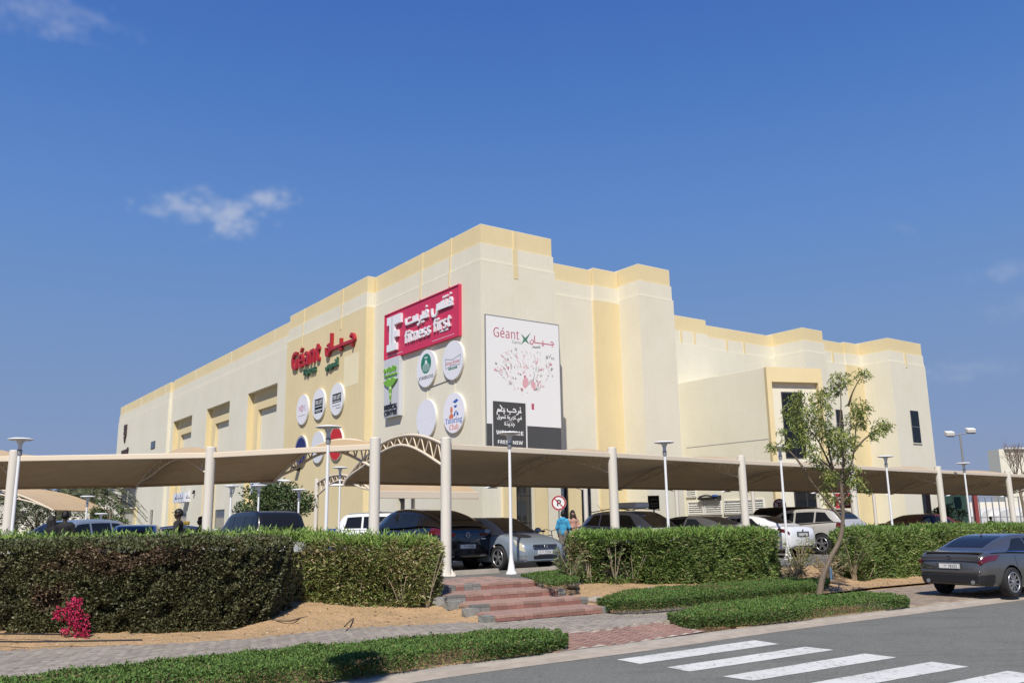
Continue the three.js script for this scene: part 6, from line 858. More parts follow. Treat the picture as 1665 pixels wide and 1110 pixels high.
{ // blue-grey sedan, front to the street
  const m = paint(0.265, 0.32, 0.375, 0.3, 0.34), c = makeCar('sedan', 'blue-grey saloon car parked nose out at the top of the steps', CAMRY, m, { spokes: 5, glass: dashGlass, handleMat: m });
  place(c, 0.82 - 0.631 * 2.4, -24.95 - 0.776 * 2.4, HEAD);
  for (const sd of [1, -1]) { part('headlight', c.patch(c.BP, v => lerp(2.24, 1.98, v), v => lerp(2.375, 2.3, v), 0.53, 0.735, sd, 0.008, 14, 10), headLamp, c.t); part('fog_panel', c.patch(c.BP, 2.26, 2.385, 0.24, 0.34, sd, 0.008), M.midGrey, c.t); }
  part('grille', rbx(0.05, 0.12, 0.86, 0.03, 2.395, 0.625, 0), M.black, c.t); for (let k = 0; k < 3; k++) part('grille_bar', rbx(0.06, 0.015, 0.84, 0.006, 2.398, 0.585 + k * 0.038, 0), M.chrome, c.t); part('emblem', new THREE.TorusGeometry(0.05, 0.012, 6, 20).rotateY(Math.PI / 2).scale(1, 0.75, 1.2).translate(2.43, 0.63, 0), M.chrome, c.t);
  part('air_intake', rbx(0.03, 0.09, 0.84, 0.012, 2.40, 0.345, 0), M.black, c.t); part('bumper_lip', rbx(0.06, 0.025, 1.3, 0.01, 2.375, 0.27, 0), m, c.t);
  for (const sd of [1, -1]) part('bumper_corner', c.patch(c.BP, 2.2, 2.4, 0.36, 0.42, sd, 0.006), m, c.t);
  plateAt(c, 2.408, 0.475, false, plate('37354', 'D'));
  part('wiper', bar(V3(1.32, 1.02, -0.5), V3(1.1, 1.07, 0.1), 0.008), M.black, c.t); part('wiper', bar(V3(1.33, 1.02, 0.1), V3(1.12, 1.07, 0.6), 0.008), M.black, c.t);
}
{ // black crossover, rear to the street
  const m = paint(0.006, 0.0065, 0.009, 0.0, 0.2), c = makeCar('coupe_crossover', 'black sloping-roofed crossover parked tail out behind the front column', COUPESUV, m, { glass: M.glassDark, handleMat: m });
  place(c, -1.32 - 0.631 * 2.45, -24.95 - 0.776 * 2.45, HEAD + Math.PI);
  for (const sd of [1, -1]) { part('tail_light', c.patch(c.BP, -2.42, -1.98, 0.60, 0.72, sd, 0.008), tailLamp, c.t); part('exhaust', rbx(0.06, 0.08, 0.22, 0.02, -2.42, 0.42, sd * 0.55), M.chrome, c.t); }
  part('tail_light', rbx(0.03, 0.1, 0.3, 0.02, -2.44, 0.98, 0.55), tailLamp, c.t); part('tail_light', rbx(0.03, 0.1, 0.3, 0.02, -2.44, 0.98, -0.55), tailLamp, c.t);
  part('emblem', merge([new THREE.TorusGeometry(0.065, 0.012, 6, 24).rotateY(Math.PI / 2).translate(-2.47, 0.97, 0), ...[0, 1, 2].map(k => bar(V3(-2.47, 0.97, 0), V3(-2.47, 0.97 + 0.06 * Math.cos(k * 2.094), 0.06 * Math.sin(k * 2.094)), 0.008))]), M.chrome, c.t);
  part('badge', bx(0.006, 0.025, 0.16, -2.455, 0.86, -0.55), M.chrome, c.t); part('badge', bx(0.006, 0.025, 0.16, -2.455, 0.86, 0.55), M.chrome, c.t); part('spoiler_lip', rbx(0.12, 0.03, 1.25, 0.012, -2.34, 1.235, 0), m, c.t);
  part('rear_diffuser', rbx(0.05, 0.16, 1.4, 0.02, -2.425, 0.5, 0), M.darkGrey, c.t); plateAt(c, -2.47, 0.66, true, plate('17644', '')); part('plate_recess', rbx(0.03, 0.2, 0.72, 0.02, -2.45, 0.66, 0), M.black, c.t);
}
{ // dark grey sedan on the lay-by
  const m = paint(0.165, 0.16, 0.152, 0.72, 0.28), c = makeCar('sedan', 'dark grey saloon car standing tail towards the crossing on the lay-by', SEDAN, m, { trim: true, spokes: 10, handleMat: m });
  const az = 59 * Math.PI / 180, hx = Math.sin(az), hz = -Math.cos(az), rw = onLevel(1652, 971, 0.06); // right rear wheel contact
  const turn = Math.atan2(-hz, hx), rx = -hz, rz = hx;  // right-hand side of the car
  place(c, rw.x - rx * 0.86 + hx * 1.3, rw.z - rz * 0.86 + hz * 1.3, turn, 0.064); c.t.scale.setScalar(0.95);
  for (const sd of [1, -1]) { part('tail_light', c.patch(c.BP, v => lerp(-2.33, -2.34, v), v => lerp(-1.93, -1.7, v), 0.595, 0.685, sd, 0.01), tailLamp, c.t); part('bumper_vent', c.patch(c.BP, -2.3, -2.0, 0.22, 0.34, sd, 0.006), M.black, c.t); part('exhaust', new THREE.CylinderGeometry(0.045, 0.045, 0.14, 14).rotateZ(Math.PI / 2).translate(-2.33, 0.36, sd * 0.56), M.galv, c.t); }
  part('light_bar', rbx(0.03, 0.045, 1.42, 0.012, -2.345, 0.815, 0), M.black, c.t); part('tail_light', rbx(0.04, 0.08, 0.3, 0.02, -2.325, 0.80, 0.66), tailLamp, c.t); part('tail_light', rbx(0.04, 0.08, 0.3, 0.02, -2.325, 0.80, -0.66), tailLamp, c.t);
  part('boot_lid', rbx(0.08, 0.09, 1.5, 0.03, -2.3, 0.9, 0), m, c.t); part('boot_spoiler', rbx(0.2, 0.03, 1.42, 0.012, -2.16, 1.02, 0), m, c.t); part('emblem', new THREE.TorusGeometry(0.045, 0.009, 6, 20).rotateY(Math.PI / 2).scale(1, 0.8, 1.2).translate(-2.345, 0.905, 0), M.darkGrey, c.t);
  part('plate_recess', rbx(0.02, 0.16, 0.66, 0.01, -2.352, 0.70, 0), M.darkGrey, c.t); plateAt(c, -2.366, 0.71, true, plate('78323', '')); part('badge', bx(0.004, 0.025, 0.14, -2.362, 0.66, -0.52), M.chrome, c.t); part('badge', bx(0.004, 0.025, 0.14, -2.362, 0.66, 0.52), M.chrome, c.t);
  part('rear_diffuser', rbx(0.08, 0.22, 1.46, 0.04, -2.345, 0.43, 0), M.black, c.t); for (const sd of [1, -1]) part('bumper_side', c.patch(c.BP, -2.34, -2.02, 0.11, 0.36, sd, 0.007), M.black, c.t); part('bumper', rbx(0.07, 0.07, 1.5, 0.03, -2.345, 0.585, 0), m, c.t); part('roof_aerial', new THREE.ConeGeometry(0.04, 0.07, 8).scale(1.6, 1, 0.5).translate(-0.95, 1.41, 0), m, c.t);
}
// cars standing behind the hedges
const whiteP = paint(0.72, 0.72, 0.71, 0, 0.3), silverP = paint(0.50, 0.515, 0.53, 0.35, 0.34), blackP = new THREE.MeshPhysicalMaterial({ color: lit(0.01, 0.011, 0.012), roughness: 0.3, clearcoat: 0.35, clearcoatRoughness: 0.1 }), greyP = paint(0.12, 0.12, 0.125, 0.4, 0.34), paleBlueP = paint(0.30, 0.345, 0.40, 0.4, 0.35), creamP = paint(0.52, 0.50, 0.46, 0.2, 0.35), navyP = paint(0.02, 0.035, 0.085, 0.2, 0.3), maroonP = paint(0.14, 0.03, 0.025, 0.2, 0.35);
function placePx(c, x, y, hTop, off, turn, yBase = PARK) { const p = onLevel(x, y, yBase + hTop); place(c, p.x + off[0], p.z + off[1], turn, yBase); return c; }
{ // white car with black roof: rear seen, tail to the hedge
  const c = makeCar('off_roader', 'white off-road car with black roof and black tail glass behind the hedge', BOXSUV, whiteP, { cabinMat: blackP }); place(c, -8.75, -30.3, Math.atan2(0.8, -0.6));
  for (const sd of [1, -1]) part('roof_rail', tube([V3(-1.9, 1.77, sd * 0.66), V3(-0.5, 1.83, sd * 0.68), V3(0.4, 1.8, sd * 0.66)], 0.018, 20, 6), M.black, c.t); part('aerial', new THREE.ConeGeometry(0.05, 0.1, 8).scale(1.5, 1, 0.4).translate(-1.7, 1.84, 0), M.black, c.t); part('tail_panel', rbx(0.03, 0.14, 1.5, 0.02, -2.4, 0.98, 0), M.black, c.t); part('rear_wiper', bar(V3(-2.37, 1.25, -0.2), V3(-2.33, 1.35, 0.35), 0.012), M.black, c.t);
}
{ const c = makeCar('off_roader', 'white off-road car seen from the side between lamp post and column', BOXSUV, whiteP, {}); place(c, -4.8, -36.9, -0.1); part('roof_rail', merge([1, -1].map(sd => tube([V3(-1.9, 1.77, sd * 0.66), V3(-0.5, 1.83, sd * 0.68), V3(0.4, 1.8, sd * 0.66)], 0.018, 20, 6))), M.galv, c.t); }
{ const c = makeCar('crossover', 'silver crossover car with a grey roof box behind the right hedge', HATCHSUV, silverP, { glass: dashGlass }); place(c, 4.15, -30.6, HEAD); part('roof_box', rbx(1.25, 0.2, 0.7, 0.07, -0.2, 1.80, 0.15), M.offWhite, c.t); for (const sd of [1, -1]) part('roof_rail', tube([V3(-1.6, 1.6, sd * 0.62), V3(-0.5, 1.7, sd * 0.66), V3(0.5, 1.64, sd * 0.62)], 0.016, 20, 6), M.darkGrey, c.t); part('aerial', bar(V3(-1.5, 1.62, 0.1), V3(-1.8, 1.86, 0.1), 0.006), M.black, c.t); }
{ const c = makeCar('sedan', 'dark grey saloon car roof showing above the middle of the right hedge', SEDAN, greyP, {}); place(c, 7.5 - 0.631 * 2.4, -28.9 - 0.776 * 2.4, HEAD + Math.PI); part('aerial', bar(V3(-1.2, 1.36, 0.3), V3(-1.35, 1.9, 0.3), 0.006), M.black, c.t); }
{ const c = makeCar('sedan', 'white saloon car tail out behind the yellowish shrub', SEDAN, whiteP, {}); place(c, 9.75 - 0.631 * 2.4, -30.5 - 0.776 * 2.4, HEAD + Math.PI); for (const sd of [1, -1]) part('tail_light', c.patch(c.BP, -2.33, -1.95, 0.6, 0.69, sd, 0.008), tailLamp, c.t); part('plate_recess', rbx(0.02, 0.17, 0.7, 0.01, -2.36, 0.76, 0), M.darkGrey, c.t); plateAt(c, -2.374, 0.75, true, plate('', '', 256, 56, '#c9c9c6')); part('bumper_slot', rbx(0.03, 0.07, 1.1, 0.02, -2.35, 0.36, 0), M.black, c.t); part('emblem', bx(0.01, 0.05, 0.08, -2.36, 0.89, 0), M.chrome, c.t); }
{ const c = makeCar('crossover', 'pale champagne crossover car with dark glass behind the young tree', HATCHSUV, creamP, {}); place(c, 12.4 - 0.631 * 2.3, -32.5 - 0.776 * 2.3, HEAD + Math.PI); for (const sd of [1, -1]) part('tail_light', c.patch(c.BP, -2.17, -1.9, 0.6, 0.75, sd, 0.008), tailLamp, c.t); }
{ const c = makeCar('off_roader', 'black long-roofed car behind the pale crossover', BOXSUV, blackP, {}); place(c, 12.6, -38.6, HEAD + 0.35); }
{ // white van
  const VAN = { ...BOXSUV, body: [[-2.4, 0.9, 0.42, 1.2], [-2.36, 0.97, 0.36, 1.24], [-1.4, 1.0, 0.3, 1.24], [0, 1.0, 0.28, 1.22], [1.4, 0.98, 0.28, 1.18], [2.1, 0.92, 0.3, 1.05], [2.4, 0.76, 0.34, 0.9]], cabin: [[-2.39, 0.0, 0.82], [-2.37, 0.95, 0.82], [-2.2, 1.08, 0.82], [-1.0, 1.12, 0.82], [0.6, 1.1, 0.82], [1.0, 0.9, 0.8], [1.7, 0.2, 0.8], [1.9, 0, 0.8]], win: { fs: [1.7, 0.95], rs: [-2.3, -2.25], side: [[0.2, 0.2, 1.2, 0.9]] } };
  const c = makeCar('van', 'white high-roofed van tail out beside the yellow pilaster', VAN, whiteP, {}); const p = onLevel(1412, 826, PARK + 2.2); place(c, p.x + 0.4, p.z - 2.2, 1.05 + Math.PI); part('rear_glass', rbx(0.02, 0.62, 1.35, 0.05, -2.395, 1.75, 0), new THREE.MeshPhysicalMaterial({ color: lit(0.06, 0.085, 0.05), roughness: 0.08, clearcoat: 1 }), c.t); part('handle', rbx(0.03, 0.03, 0.12, 0.01, -2.41, 1.36, 0), M.black, c.t); part('badge', rbx(0.02, 0.12, 0.5, 0.01, -2.41, 1.15, 0), M.darkGrey, c.t); }
// left of the frame
{ const c = makeCar('crossover', 'pale blue crossover car tail out by the far left people', HATCHSUV, paleBlueP, {}); place(c, -14.6, -29.5, 1.2 + Math.PI); }
{ const c = makeCar('sedan', 'pale saloon car with dark windscreen behind the man in dark clothes', SEDAN, paleBlueP, {}); place(c, -11.6, -27.6, 1.9 + Math.PI); }
{ const c = makeCar('taxi', 'dark blue taxi with a small black and yellow roof sign', SEDAN, navyP, { category: 'taxi' }); place(c, -12.6, -34.5, 0.35); part('roof_sign', rbx(0.22, 0.14, 0.95, 0.04, 0, 1.5, 0), canvasMat(128, 32, (g) => { for (let i = 0; i < 8; i++) { g.fillStyle = i & 1 ? '#c9a52a' : '#1a1a1a'; g.fillRect(i * 16, 0, 16, 32); } }), c.t); }
{ const c = makeCar('sedan', 'dark saloon car behind the lamp post at the far left', SEDAN, navyP, {}); place(c, -17.2, -28.6, 1.3); }
{ const c = makeCar('sedan', 'dark red saloon car behind the long right hedge', SEDAN, maroonP, {}); place(c, 18.9, -41.2, HEAD + 1.2); }

// ---------- people: one continuous body each, clothes and hair as their own surfaces ----------
function field(bones, lo, hi, cell, k, mat) {   // smooth union of tapered capsules meshed on a grid
  const size = Math.max(hi.x - lo.x, hi.y - lo.y, hi.z - lo.z), n = Math.ceil(size / cell) + 4, mc = new MarchingCubes(n, mat, false, false, 260000), half = n / 2; mc.isolation = 0;
  const C = lo.clone().add(hi).multiplyScalar(0.5), S = cell * half; // field coordinate -1..1 -> C +- S
  for (let z = 0; z < n; z++) for (let y = 0; y < n; y++) for (let x = 0; x < n; x++) {
    const px = C.x + (x - half) / half * S, py = C.y + (y - half) / half * S, pz = C.z + (z - half) / half * S; let d = 9;
    if (px < lo.x - 0.05 || px > hi.x + 0.05 || py < lo.y - 0.05 || py > hi.y + 0.05 || pz < lo.z - 0.05 || pz > hi.z + 0.05) { mc.field[x + y * n + z * n * n] = -1; continue; }
    for (const [a, b, r0, r1, fl] of bones) { const ax = px - a.x, ay = py - a.y, az = pz - a.z, bx_ = b.x - a.x, by = b.y - a.y, bz = b.z - a.z, L = bx_ * bx_ + by * by + bz * bz || 1e-6, t = clamp((ax * bx_ + ay * by + az * bz) / L, 0, 1); const qx = ax - bx_ * t, qy = ay - by * t, qz = (az - bz * t) * (fl || 1), e = Math.sqrt(qx * qx + qy * qy + qz * qz) - lerp(r0, r1, t); const h = Math.max(k - Math.abs(d - e), 0) / k; d = Math.min(d, e) - h * h * k * 0.25; }
    mc.field[x + y * n + z * n * n] = -d;
  }
  mc.update(); const cnt = mc.count, p = mc.positionArray.slice(0, cnt * 3), nn = mc.normalArray.slice(0, cnt * 3); const g = new THREE.BufferGeometry(); for (let i = 0; i < cnt; i++) { p[i * 3] = C.x + p[i * 3] * S; p[i * 3 + 1] = C.y + p[i * 3 + 1] * S; p[i * 3 + 2] = C.z + p[i * 3 + 2] * S; } g.setAttribute('position', new THREE.BufferAttribute(p, 3)); g.deleteAttribute('normal'); const m = mergeVertices(g, 1e-4); m.computeVertexNormals(); return m;
}
function bounds(b, pad) { const lo = V3(9, 9, 9), hi = V3(-9, -9, -9); for (const [a, c, r0, r1] of b) for (const [q, r] of [[a, r0], [c, r1]]) { lo.min(V3(q.x - r - pad, q.y - r - pad, q.z - r - pad)); hi.max(V3(q.x + r + pad, q.y + r + pad, q.z + r + pad)); } return [lo, hi]; }
function surf(b, cell, k) { const [lo, hi] = bounds(b, 0.03); return field(b, lo, hi, cell, k, M.black); }
// local frame: y up, figure looks along +z; o.arms are [shoulder side, elbow, wrist] offsets
function person(label, x, z, turn, o) {
  const t = thing('person', label, 'person', [x, PARK, z], turn), H = o.h || 1.72, s = H / 1.75, w = o.woman ? 0.92 : 1; const v = (a, b, c) => V3(a * s, b * s, c * s);
  const skin = std(...(o.skin || [0.12, 0.065, 0.04]), 0.6), hip = 0.95, sh = 1.43;
  const arm = (sd, el, wr) => ({ S: v(sd * 0.185 * w, sh - 0.02, 0), E: v(...el), W: v(...wr) }); const A = [arm(1, ...(o.armR || [[0.27, 1.14, 0.02], [0.25, 0.9, 0.12]])), arm(-1, ...(o.armL || [[-0.27, 1.14, 0.02], [-0.25, 0.9, 0.12]]))];
  const legs = [1, -1].map(sd => ({ Hh: v(sd * 0.09, hip, 0), K: v(sd * 0.1, 0.5, 0.03), An: v(sd * 0.11, 0.09, -0.02), T: v(sd * 0.125, 0.035, 0.16) }));
  const fl = 1.35, body = [[v(0, hip, 0), v(0, 1.15, 0), 0.135 * s, 0.13 * s, fl], [v(0, 1.15, 0), v(0, 1.34, 0), 0.13 * s, 0.145 * w * s, fl], [v(0.1 * w, 1.4, 0), v(-0.1 * w, 1.4, 0), 0.085 * s, 0.085 * s], [v(0, 1.4, 0), v(0, 1.56, 0.015), 0.058 * s, 0.05 * s]];
  for (const a of A) body.push([a.S, a.E, 0.055 * s * w, 0.042 * s * w], [a.E, a.W, 0.042 * s * w, 0.028 * s]);
  for (const l of legs) body.push([l.Hh, l.K, 0.085 * s, 0.058 * s], [l.K, l.An, 0.056 * s, 0.038 * s], [l.An, l.T, 0.04 * s, 0.032 * s]);
  let bodyG = surf(body, 0.026, 0.05);
  // head with brow, nose, mouth, ears; hands with five fingers
  const hd = v(0, 1.66, 0.02), hy = o.headTurn || 0, tilt = o.headTilt || 0; const q = new THREE.Quaternion().setFromEuler(new THREE.Euler(tilt, hy, 0)); const hp = (a, b, c) => V3(a, b, c).multiplyScalar(s).applyQuaternion(q).add(hd);
  const head = [[hp(0, 0.045, -0.015), hp(0, 0.02, 0.0), 0.092 * s, 0.088 * s], [hp(0, -0.03, 0.03), hp(0, -0.075, 0.045), 0.068 * s, 0.042 * s], [hp(0, 0.02, 0.092), hp(0, -0.02, 0.108), 0.008 * s, 0.014 * s], [hp(-0.03, 0.025, 0.078), hp(0.03, 0.025, 0.078), 0.012 * s, 0.012 * s], [hp(-0.02, -0.055, 0.085), hp(0.02, -0.055, 0.085), 0.01 * s, 0.01 * s], [hp(0.088, 0.0, 0.0), hp(0.092, -0.03, 0.0), 0.018 * s, 0.013 * s], [hp(-0.088, 0.0, 0.0), hp(-0.092, -0.03, 0.0), 0.018 * s, 0.013 * s], [hp(0, -0.04, -0.02), v(0, 1.52, 0.01), 0.055 * s, 0.052 * s]];
  const geos = [bodyG, surf(head, 0.009, 0.02)];
  for (const a of A) { const d = a.W.clone().sub(a.E).normalize(), up = Math.abs(d.y) > 0.9 ? V3(0, 0, 1) : V3(0, 1, 0), side = d.clone().cross(up).normalize(), nrm = side.clone().cross(d).normalize(), P = (f, l, n) => a.W.clone().addScaledVector(d, f * s).addScaledVector(side, l * s).addScaledVector(nrm, n * s); const hand = [[P(0, 0, 0), P(0.085, 0, 0), 0.03 * s, 0.036 * s, 1.3]]; [-0.03, -0.01, 0.01, 0.028].forEach((l, i) => { const L = [0.06, 0.075, 0.07, 0.055][i]; hand.push([P(0.085, l, 0), P(0.085 + L * 0.55, l * 1.15, -0.012), 0.0095 * s, 0.009 * s], [P(0.085 + L * 0.55, l * 1.15, -0.012), P(0.085 + L * 0.9, l * 1.2, -0.04), 0.009 * s, 0.008 * s]); }); hand.push([P(0.03, 0.03, 0), P(0.07, 0.06, -0.015), 0.012 * s, 0.01 * s], [P(0.07, 0.06, -0.015), P(0.1, 0.062, -0.03), 0.01 * s, 0.009 * s]); geos.push(surf(hand, 0.0065, 0.008)); }
  part('body', merge(geos), skin, t);
  for (const sd of [1, -1]) { part('eye', new THREE.SphereGeometry(0.011 * s, 8, 6).translate(...hp(sd * 0.032, 0.008, 0.087).toArray()), M.white, t); }
  // clothes: the same bones a little thicker
  const top = body.slice(0, 3).map(([a, b, r0, r1, f]) => [a, b, r0 + 0.025, r1 + 0.022, f]); if (o.longTop) top.push([v(0, hip, 0), v(0, 0.78, 0), 0.15 * s, 0.17 * s, fl]); for (const a of A) { top.push([a.S, a.E, 0.076 * s, 0.062 * s]); if (o.sleeves !== 'short') top.push([a.E, a.E.clone().lerp(a.W, 0.9), 0.06 * s, 0.046 * s]); }
  if (o.hood) top.push([v(-0.07, 1.5, -0.07), v(0.07, 1.5, -0.07), 0.06 * s, 0.06 * s], [v(0, 1.47, -0.1), v(0, 1.36, -0.1), 0.07 * s, 0.05 * s]);
  part(o.hood ? 'jacket' : 'shirt', surf(top, 0.025, 0.05), std(...o.top, 0.85), t);
  const tr = []; for (const l of legs) tr.push([l.Hh, l.K, 0.105 * s, 0.08 * s], [l.K, l.An, 0.08 * s, 0.066 * s]); tr.push([v(0, hip + 0.06, 0), v(0, hip, 0), 0.145 * s, 0.15 * s, fl]); part('trousers', surf(tr, 0.028, 0.04), std(...(o.legs || [0.02, 0.02, 0.026]), 0.9), t);
  const shoe = []; for (const l of legs) shoe.push([l.An.clone().setY(0.055 * s), l.T.clone().setY(0.045 * s), 0.05 * s, 0.044 * s]); part('shoes', surf(shoe, 0.016, 0.03), M.darkGrey, t);
  const hair = [[hp(0, 0.075, -0.03), hp(0, 0.03, -0.05), 0.088 * s, 0.085 * s], [hp(0, 0.085, 0.02), hp(0, 0.085, 0.0), 0.07 * s, 0.08 * s]]; if (o.long) hair.push([hp(0.06, 0.03, -0.03), hp(0.1, -0.17, 0.02), 0.06 * s, 0.055 * s], [hp(-0.06, 0.03, -0.03), hp(-0.1, -0.17, 0.02), 0.06 * s, 0.055 * s], [hp(0, 0.0, -0.06), hp(0, -0.26, -0.06), 0.09 * s, 0.08 * s], [hp(0.1, -0.17, 0.02), hp(0.1, -0.33, 0.05), 0.055 * s, 0.03 * s], [hp(-0.1, -0.17, 0.02), hp(-0.1, -0.33, 0.05), 0.055 * s, 0.03 * s]);
  part('hair', surf(hair, 0.012, 0.03), std(0.01, 0.008, 0.008, 0.7), t);
  if (o.cap) { part('cap', merge([new THREE.SphereGeometry(0.108 * s, 18, 10, 0, 6.2832, 0, 1.5).applyQuaternion(q).translate(...hp(0, 0.055, 0).toArray()), new THREE.CylinderGeometry(0.1 * s, 0.1 * s, 0.012, 18, 1, false, -1.1, 2.2).scale(1, 1, 1.7).applyQuaternion(q).translate(...hp(0, 0.055, 0.02).toArray())]), M.black, t); }
  return t;
}
const headAt = (x, y, z) => atDepth(x, y, z);
{ const a = headAt(915, 833, -35.2); const man = person('man in a bright blue hooded jacket seen from behind, beside the bicycle', a.x, a.z, Math.PI - 0.35, { h: a.y - PARK, top: [0.055, 0.33, 0.56], hood: true, legs: [0.2, 0.18, 0.15], headTurn: 0.3 });
  const b = headAt(931, 832, -35.6); person('woman with long dark hair in a dusty pink top holding a dark tablet', b.x, b.z, 0.35, { h: b.y - PARK, woman: true, long: true, skin: [0.2, 0.11, 0.07], top: [0.46, 0.27, 0.22], legs: [0.02, 0.02, 0.025], armR: [[0.25, 1.14, 0.06], [0.2, 1.1, 0.3]], armL: [[-0.25, 1.14, 0.06], [-0.1, 1.12, 0.28]] });
  const tb = part('tablet', rbx(0.26, 0.02, 0.18, 0.008), std(0.1, 0.03, 0.03, 0.5)); tb.position.set(b.x + 0.28, PARK + (b.y - PARK) * 0.64, b.z + 0.3); tb.rotation.set(0.35, 0.35, 0); tag(tb, 'dark red tablet case in the hands of the woman in pink', 'tablet');
  const c = headAt(291, 831, -24.6); person('man in dark clothes and a cap seen in profile above the dark hedge', c.x, c.z, -1.45, { h: c.y - PARK, cap: true, skin: [0.05, 0.03, 0.022], top: [0.022, 0.02, 0.02], sleeves: 'short', legs: [0.02, 0.02, 0.024] });
  const d = headAt(106, 834, -24.2); person('broad-shouldered person in black seen from behind at the far left', d.x, d.z, Math.PI + 0.2, { h: d.y - PARK, skin: [0.05, 0.03, 0.022], top: [0.012, 0.012, 0.014], sleeves: 'short' });
  const e = headAt(84, 842, -24.8); person('person in black leaning close to the broad-shouldered one', e.x, e.z, Math.PI - 0.6, { h: e.y - PARK, woman: true, skin: [0.05, 0.03, 0.022], top: [0.012, 0.012, 0.014], long: true });
  const f = headAt(327, 843, -26); person('dark figure half hidden behind the left canopy column', f.x, f.z, -1.3, { h: f.y - PARK, skin: [0.05, 0.03, 0.022], top: [0.02, 0.018, 0.018] });
  const g = headAt(1252, 834, -40); person('person in a dark top behind the white saloon car', g.x, g.z, 0.2, { h: g.y - PARK, top: [0.05, 0.04, 0.035] });
  const k = headAt(1611, 841, -47); person('person with a dark cap behind the far right hedge', k.x, k.z, 0.4, { h: k.y - PARK, cap: true, top: [0.08, 0.06, 0.05] }); }
{ // bicycle beside the man in blue
  const p = headAt(900, 862, -34), t = thing('bicycle', 'white bicycle with a black saddle beside the man in the blue jacket', 'bicycle', [p.x - 0.3, PARK, p.z], 0.9); const fr = std(0.7, 0.7, 0.68, 0.35), y = 0.33, B = V3(0, y, 0), S = V3(-0.14, 0.8, 0), Hd = V3(0.42, 0.82, 0), F = V3(0.58, y, 0), Rr = V3(-0.46, y, 0);
  for (const w of [F, Rr]) { const q = part('wheel', new THREE.TorusGeometry(0.32, 0.018, 8, 36), M.rubber, t); q.position.copy(w); const sp = []; for (let k = 0; k < 14; k++) sp.push(bar(V3(0, 0, 0), V3(Math.cos(k * 0.449) * 0.31, Math.sin(k * 0.449) * 0.31, 0), 0.0025, 0.0025, 4)); part('spokes', merge(sp), M.chrome, q); }
  part('frame', merge([bar(B, S, 0.016), bar(B, V3(0.4, 0.74, 0), 0.018), bar(S, Hd, 0.016), bar(B, Rr, 0.011), bar(S, Rr, 0.01), bar(V3(0.38, 0.9, 0), V3(0.44, 0.7, 0), 0.018)]), fr, t); part('fork', merge([bar(V3(0.44, 0.7, 0.03), V3(0.58, y, 0.05), 0.012), bar(V3(0.44, 0.7, -0.03), V3(0.58, y, -0.05), 0.012)]), fr, t); part('saddle', new THREE.SphereGeometry(0.13, 14, 8).scale(1, 0.3, 0.55).translate(-0.17, 0.98, 0), M.black, t); part('seat_post', bar(S, V3(-0.17, 0.97, 0), 0.013), M.chrome, t); part('handlebar', merge([tube([V3(0.28, 1.04, 0.3), V3(0.38, 1.03, 0.2), V3(0.37, 0.98, 0), V3(0.38, 1.03, -0.2), V3(0.28, 1.04, -0.3)], 0.012, 24, 8), bar(V3(0.37, 0.98, 0), V3(0.39, 0.86, 0), 0.014)]), M.black, t); part('crank', merge([new THREE.TorusGeometry(0.09, 0.008, 6, 20).translate(0, y, 0.05), bar(V3(0, y, 0.06), V3(0.1, y - 0.13, 0.06), 0.008), bar(V3(0, y, -0.06), V3(-0.1, y + 0.13, -0.06), 0.008)]), M.galv, t);
}
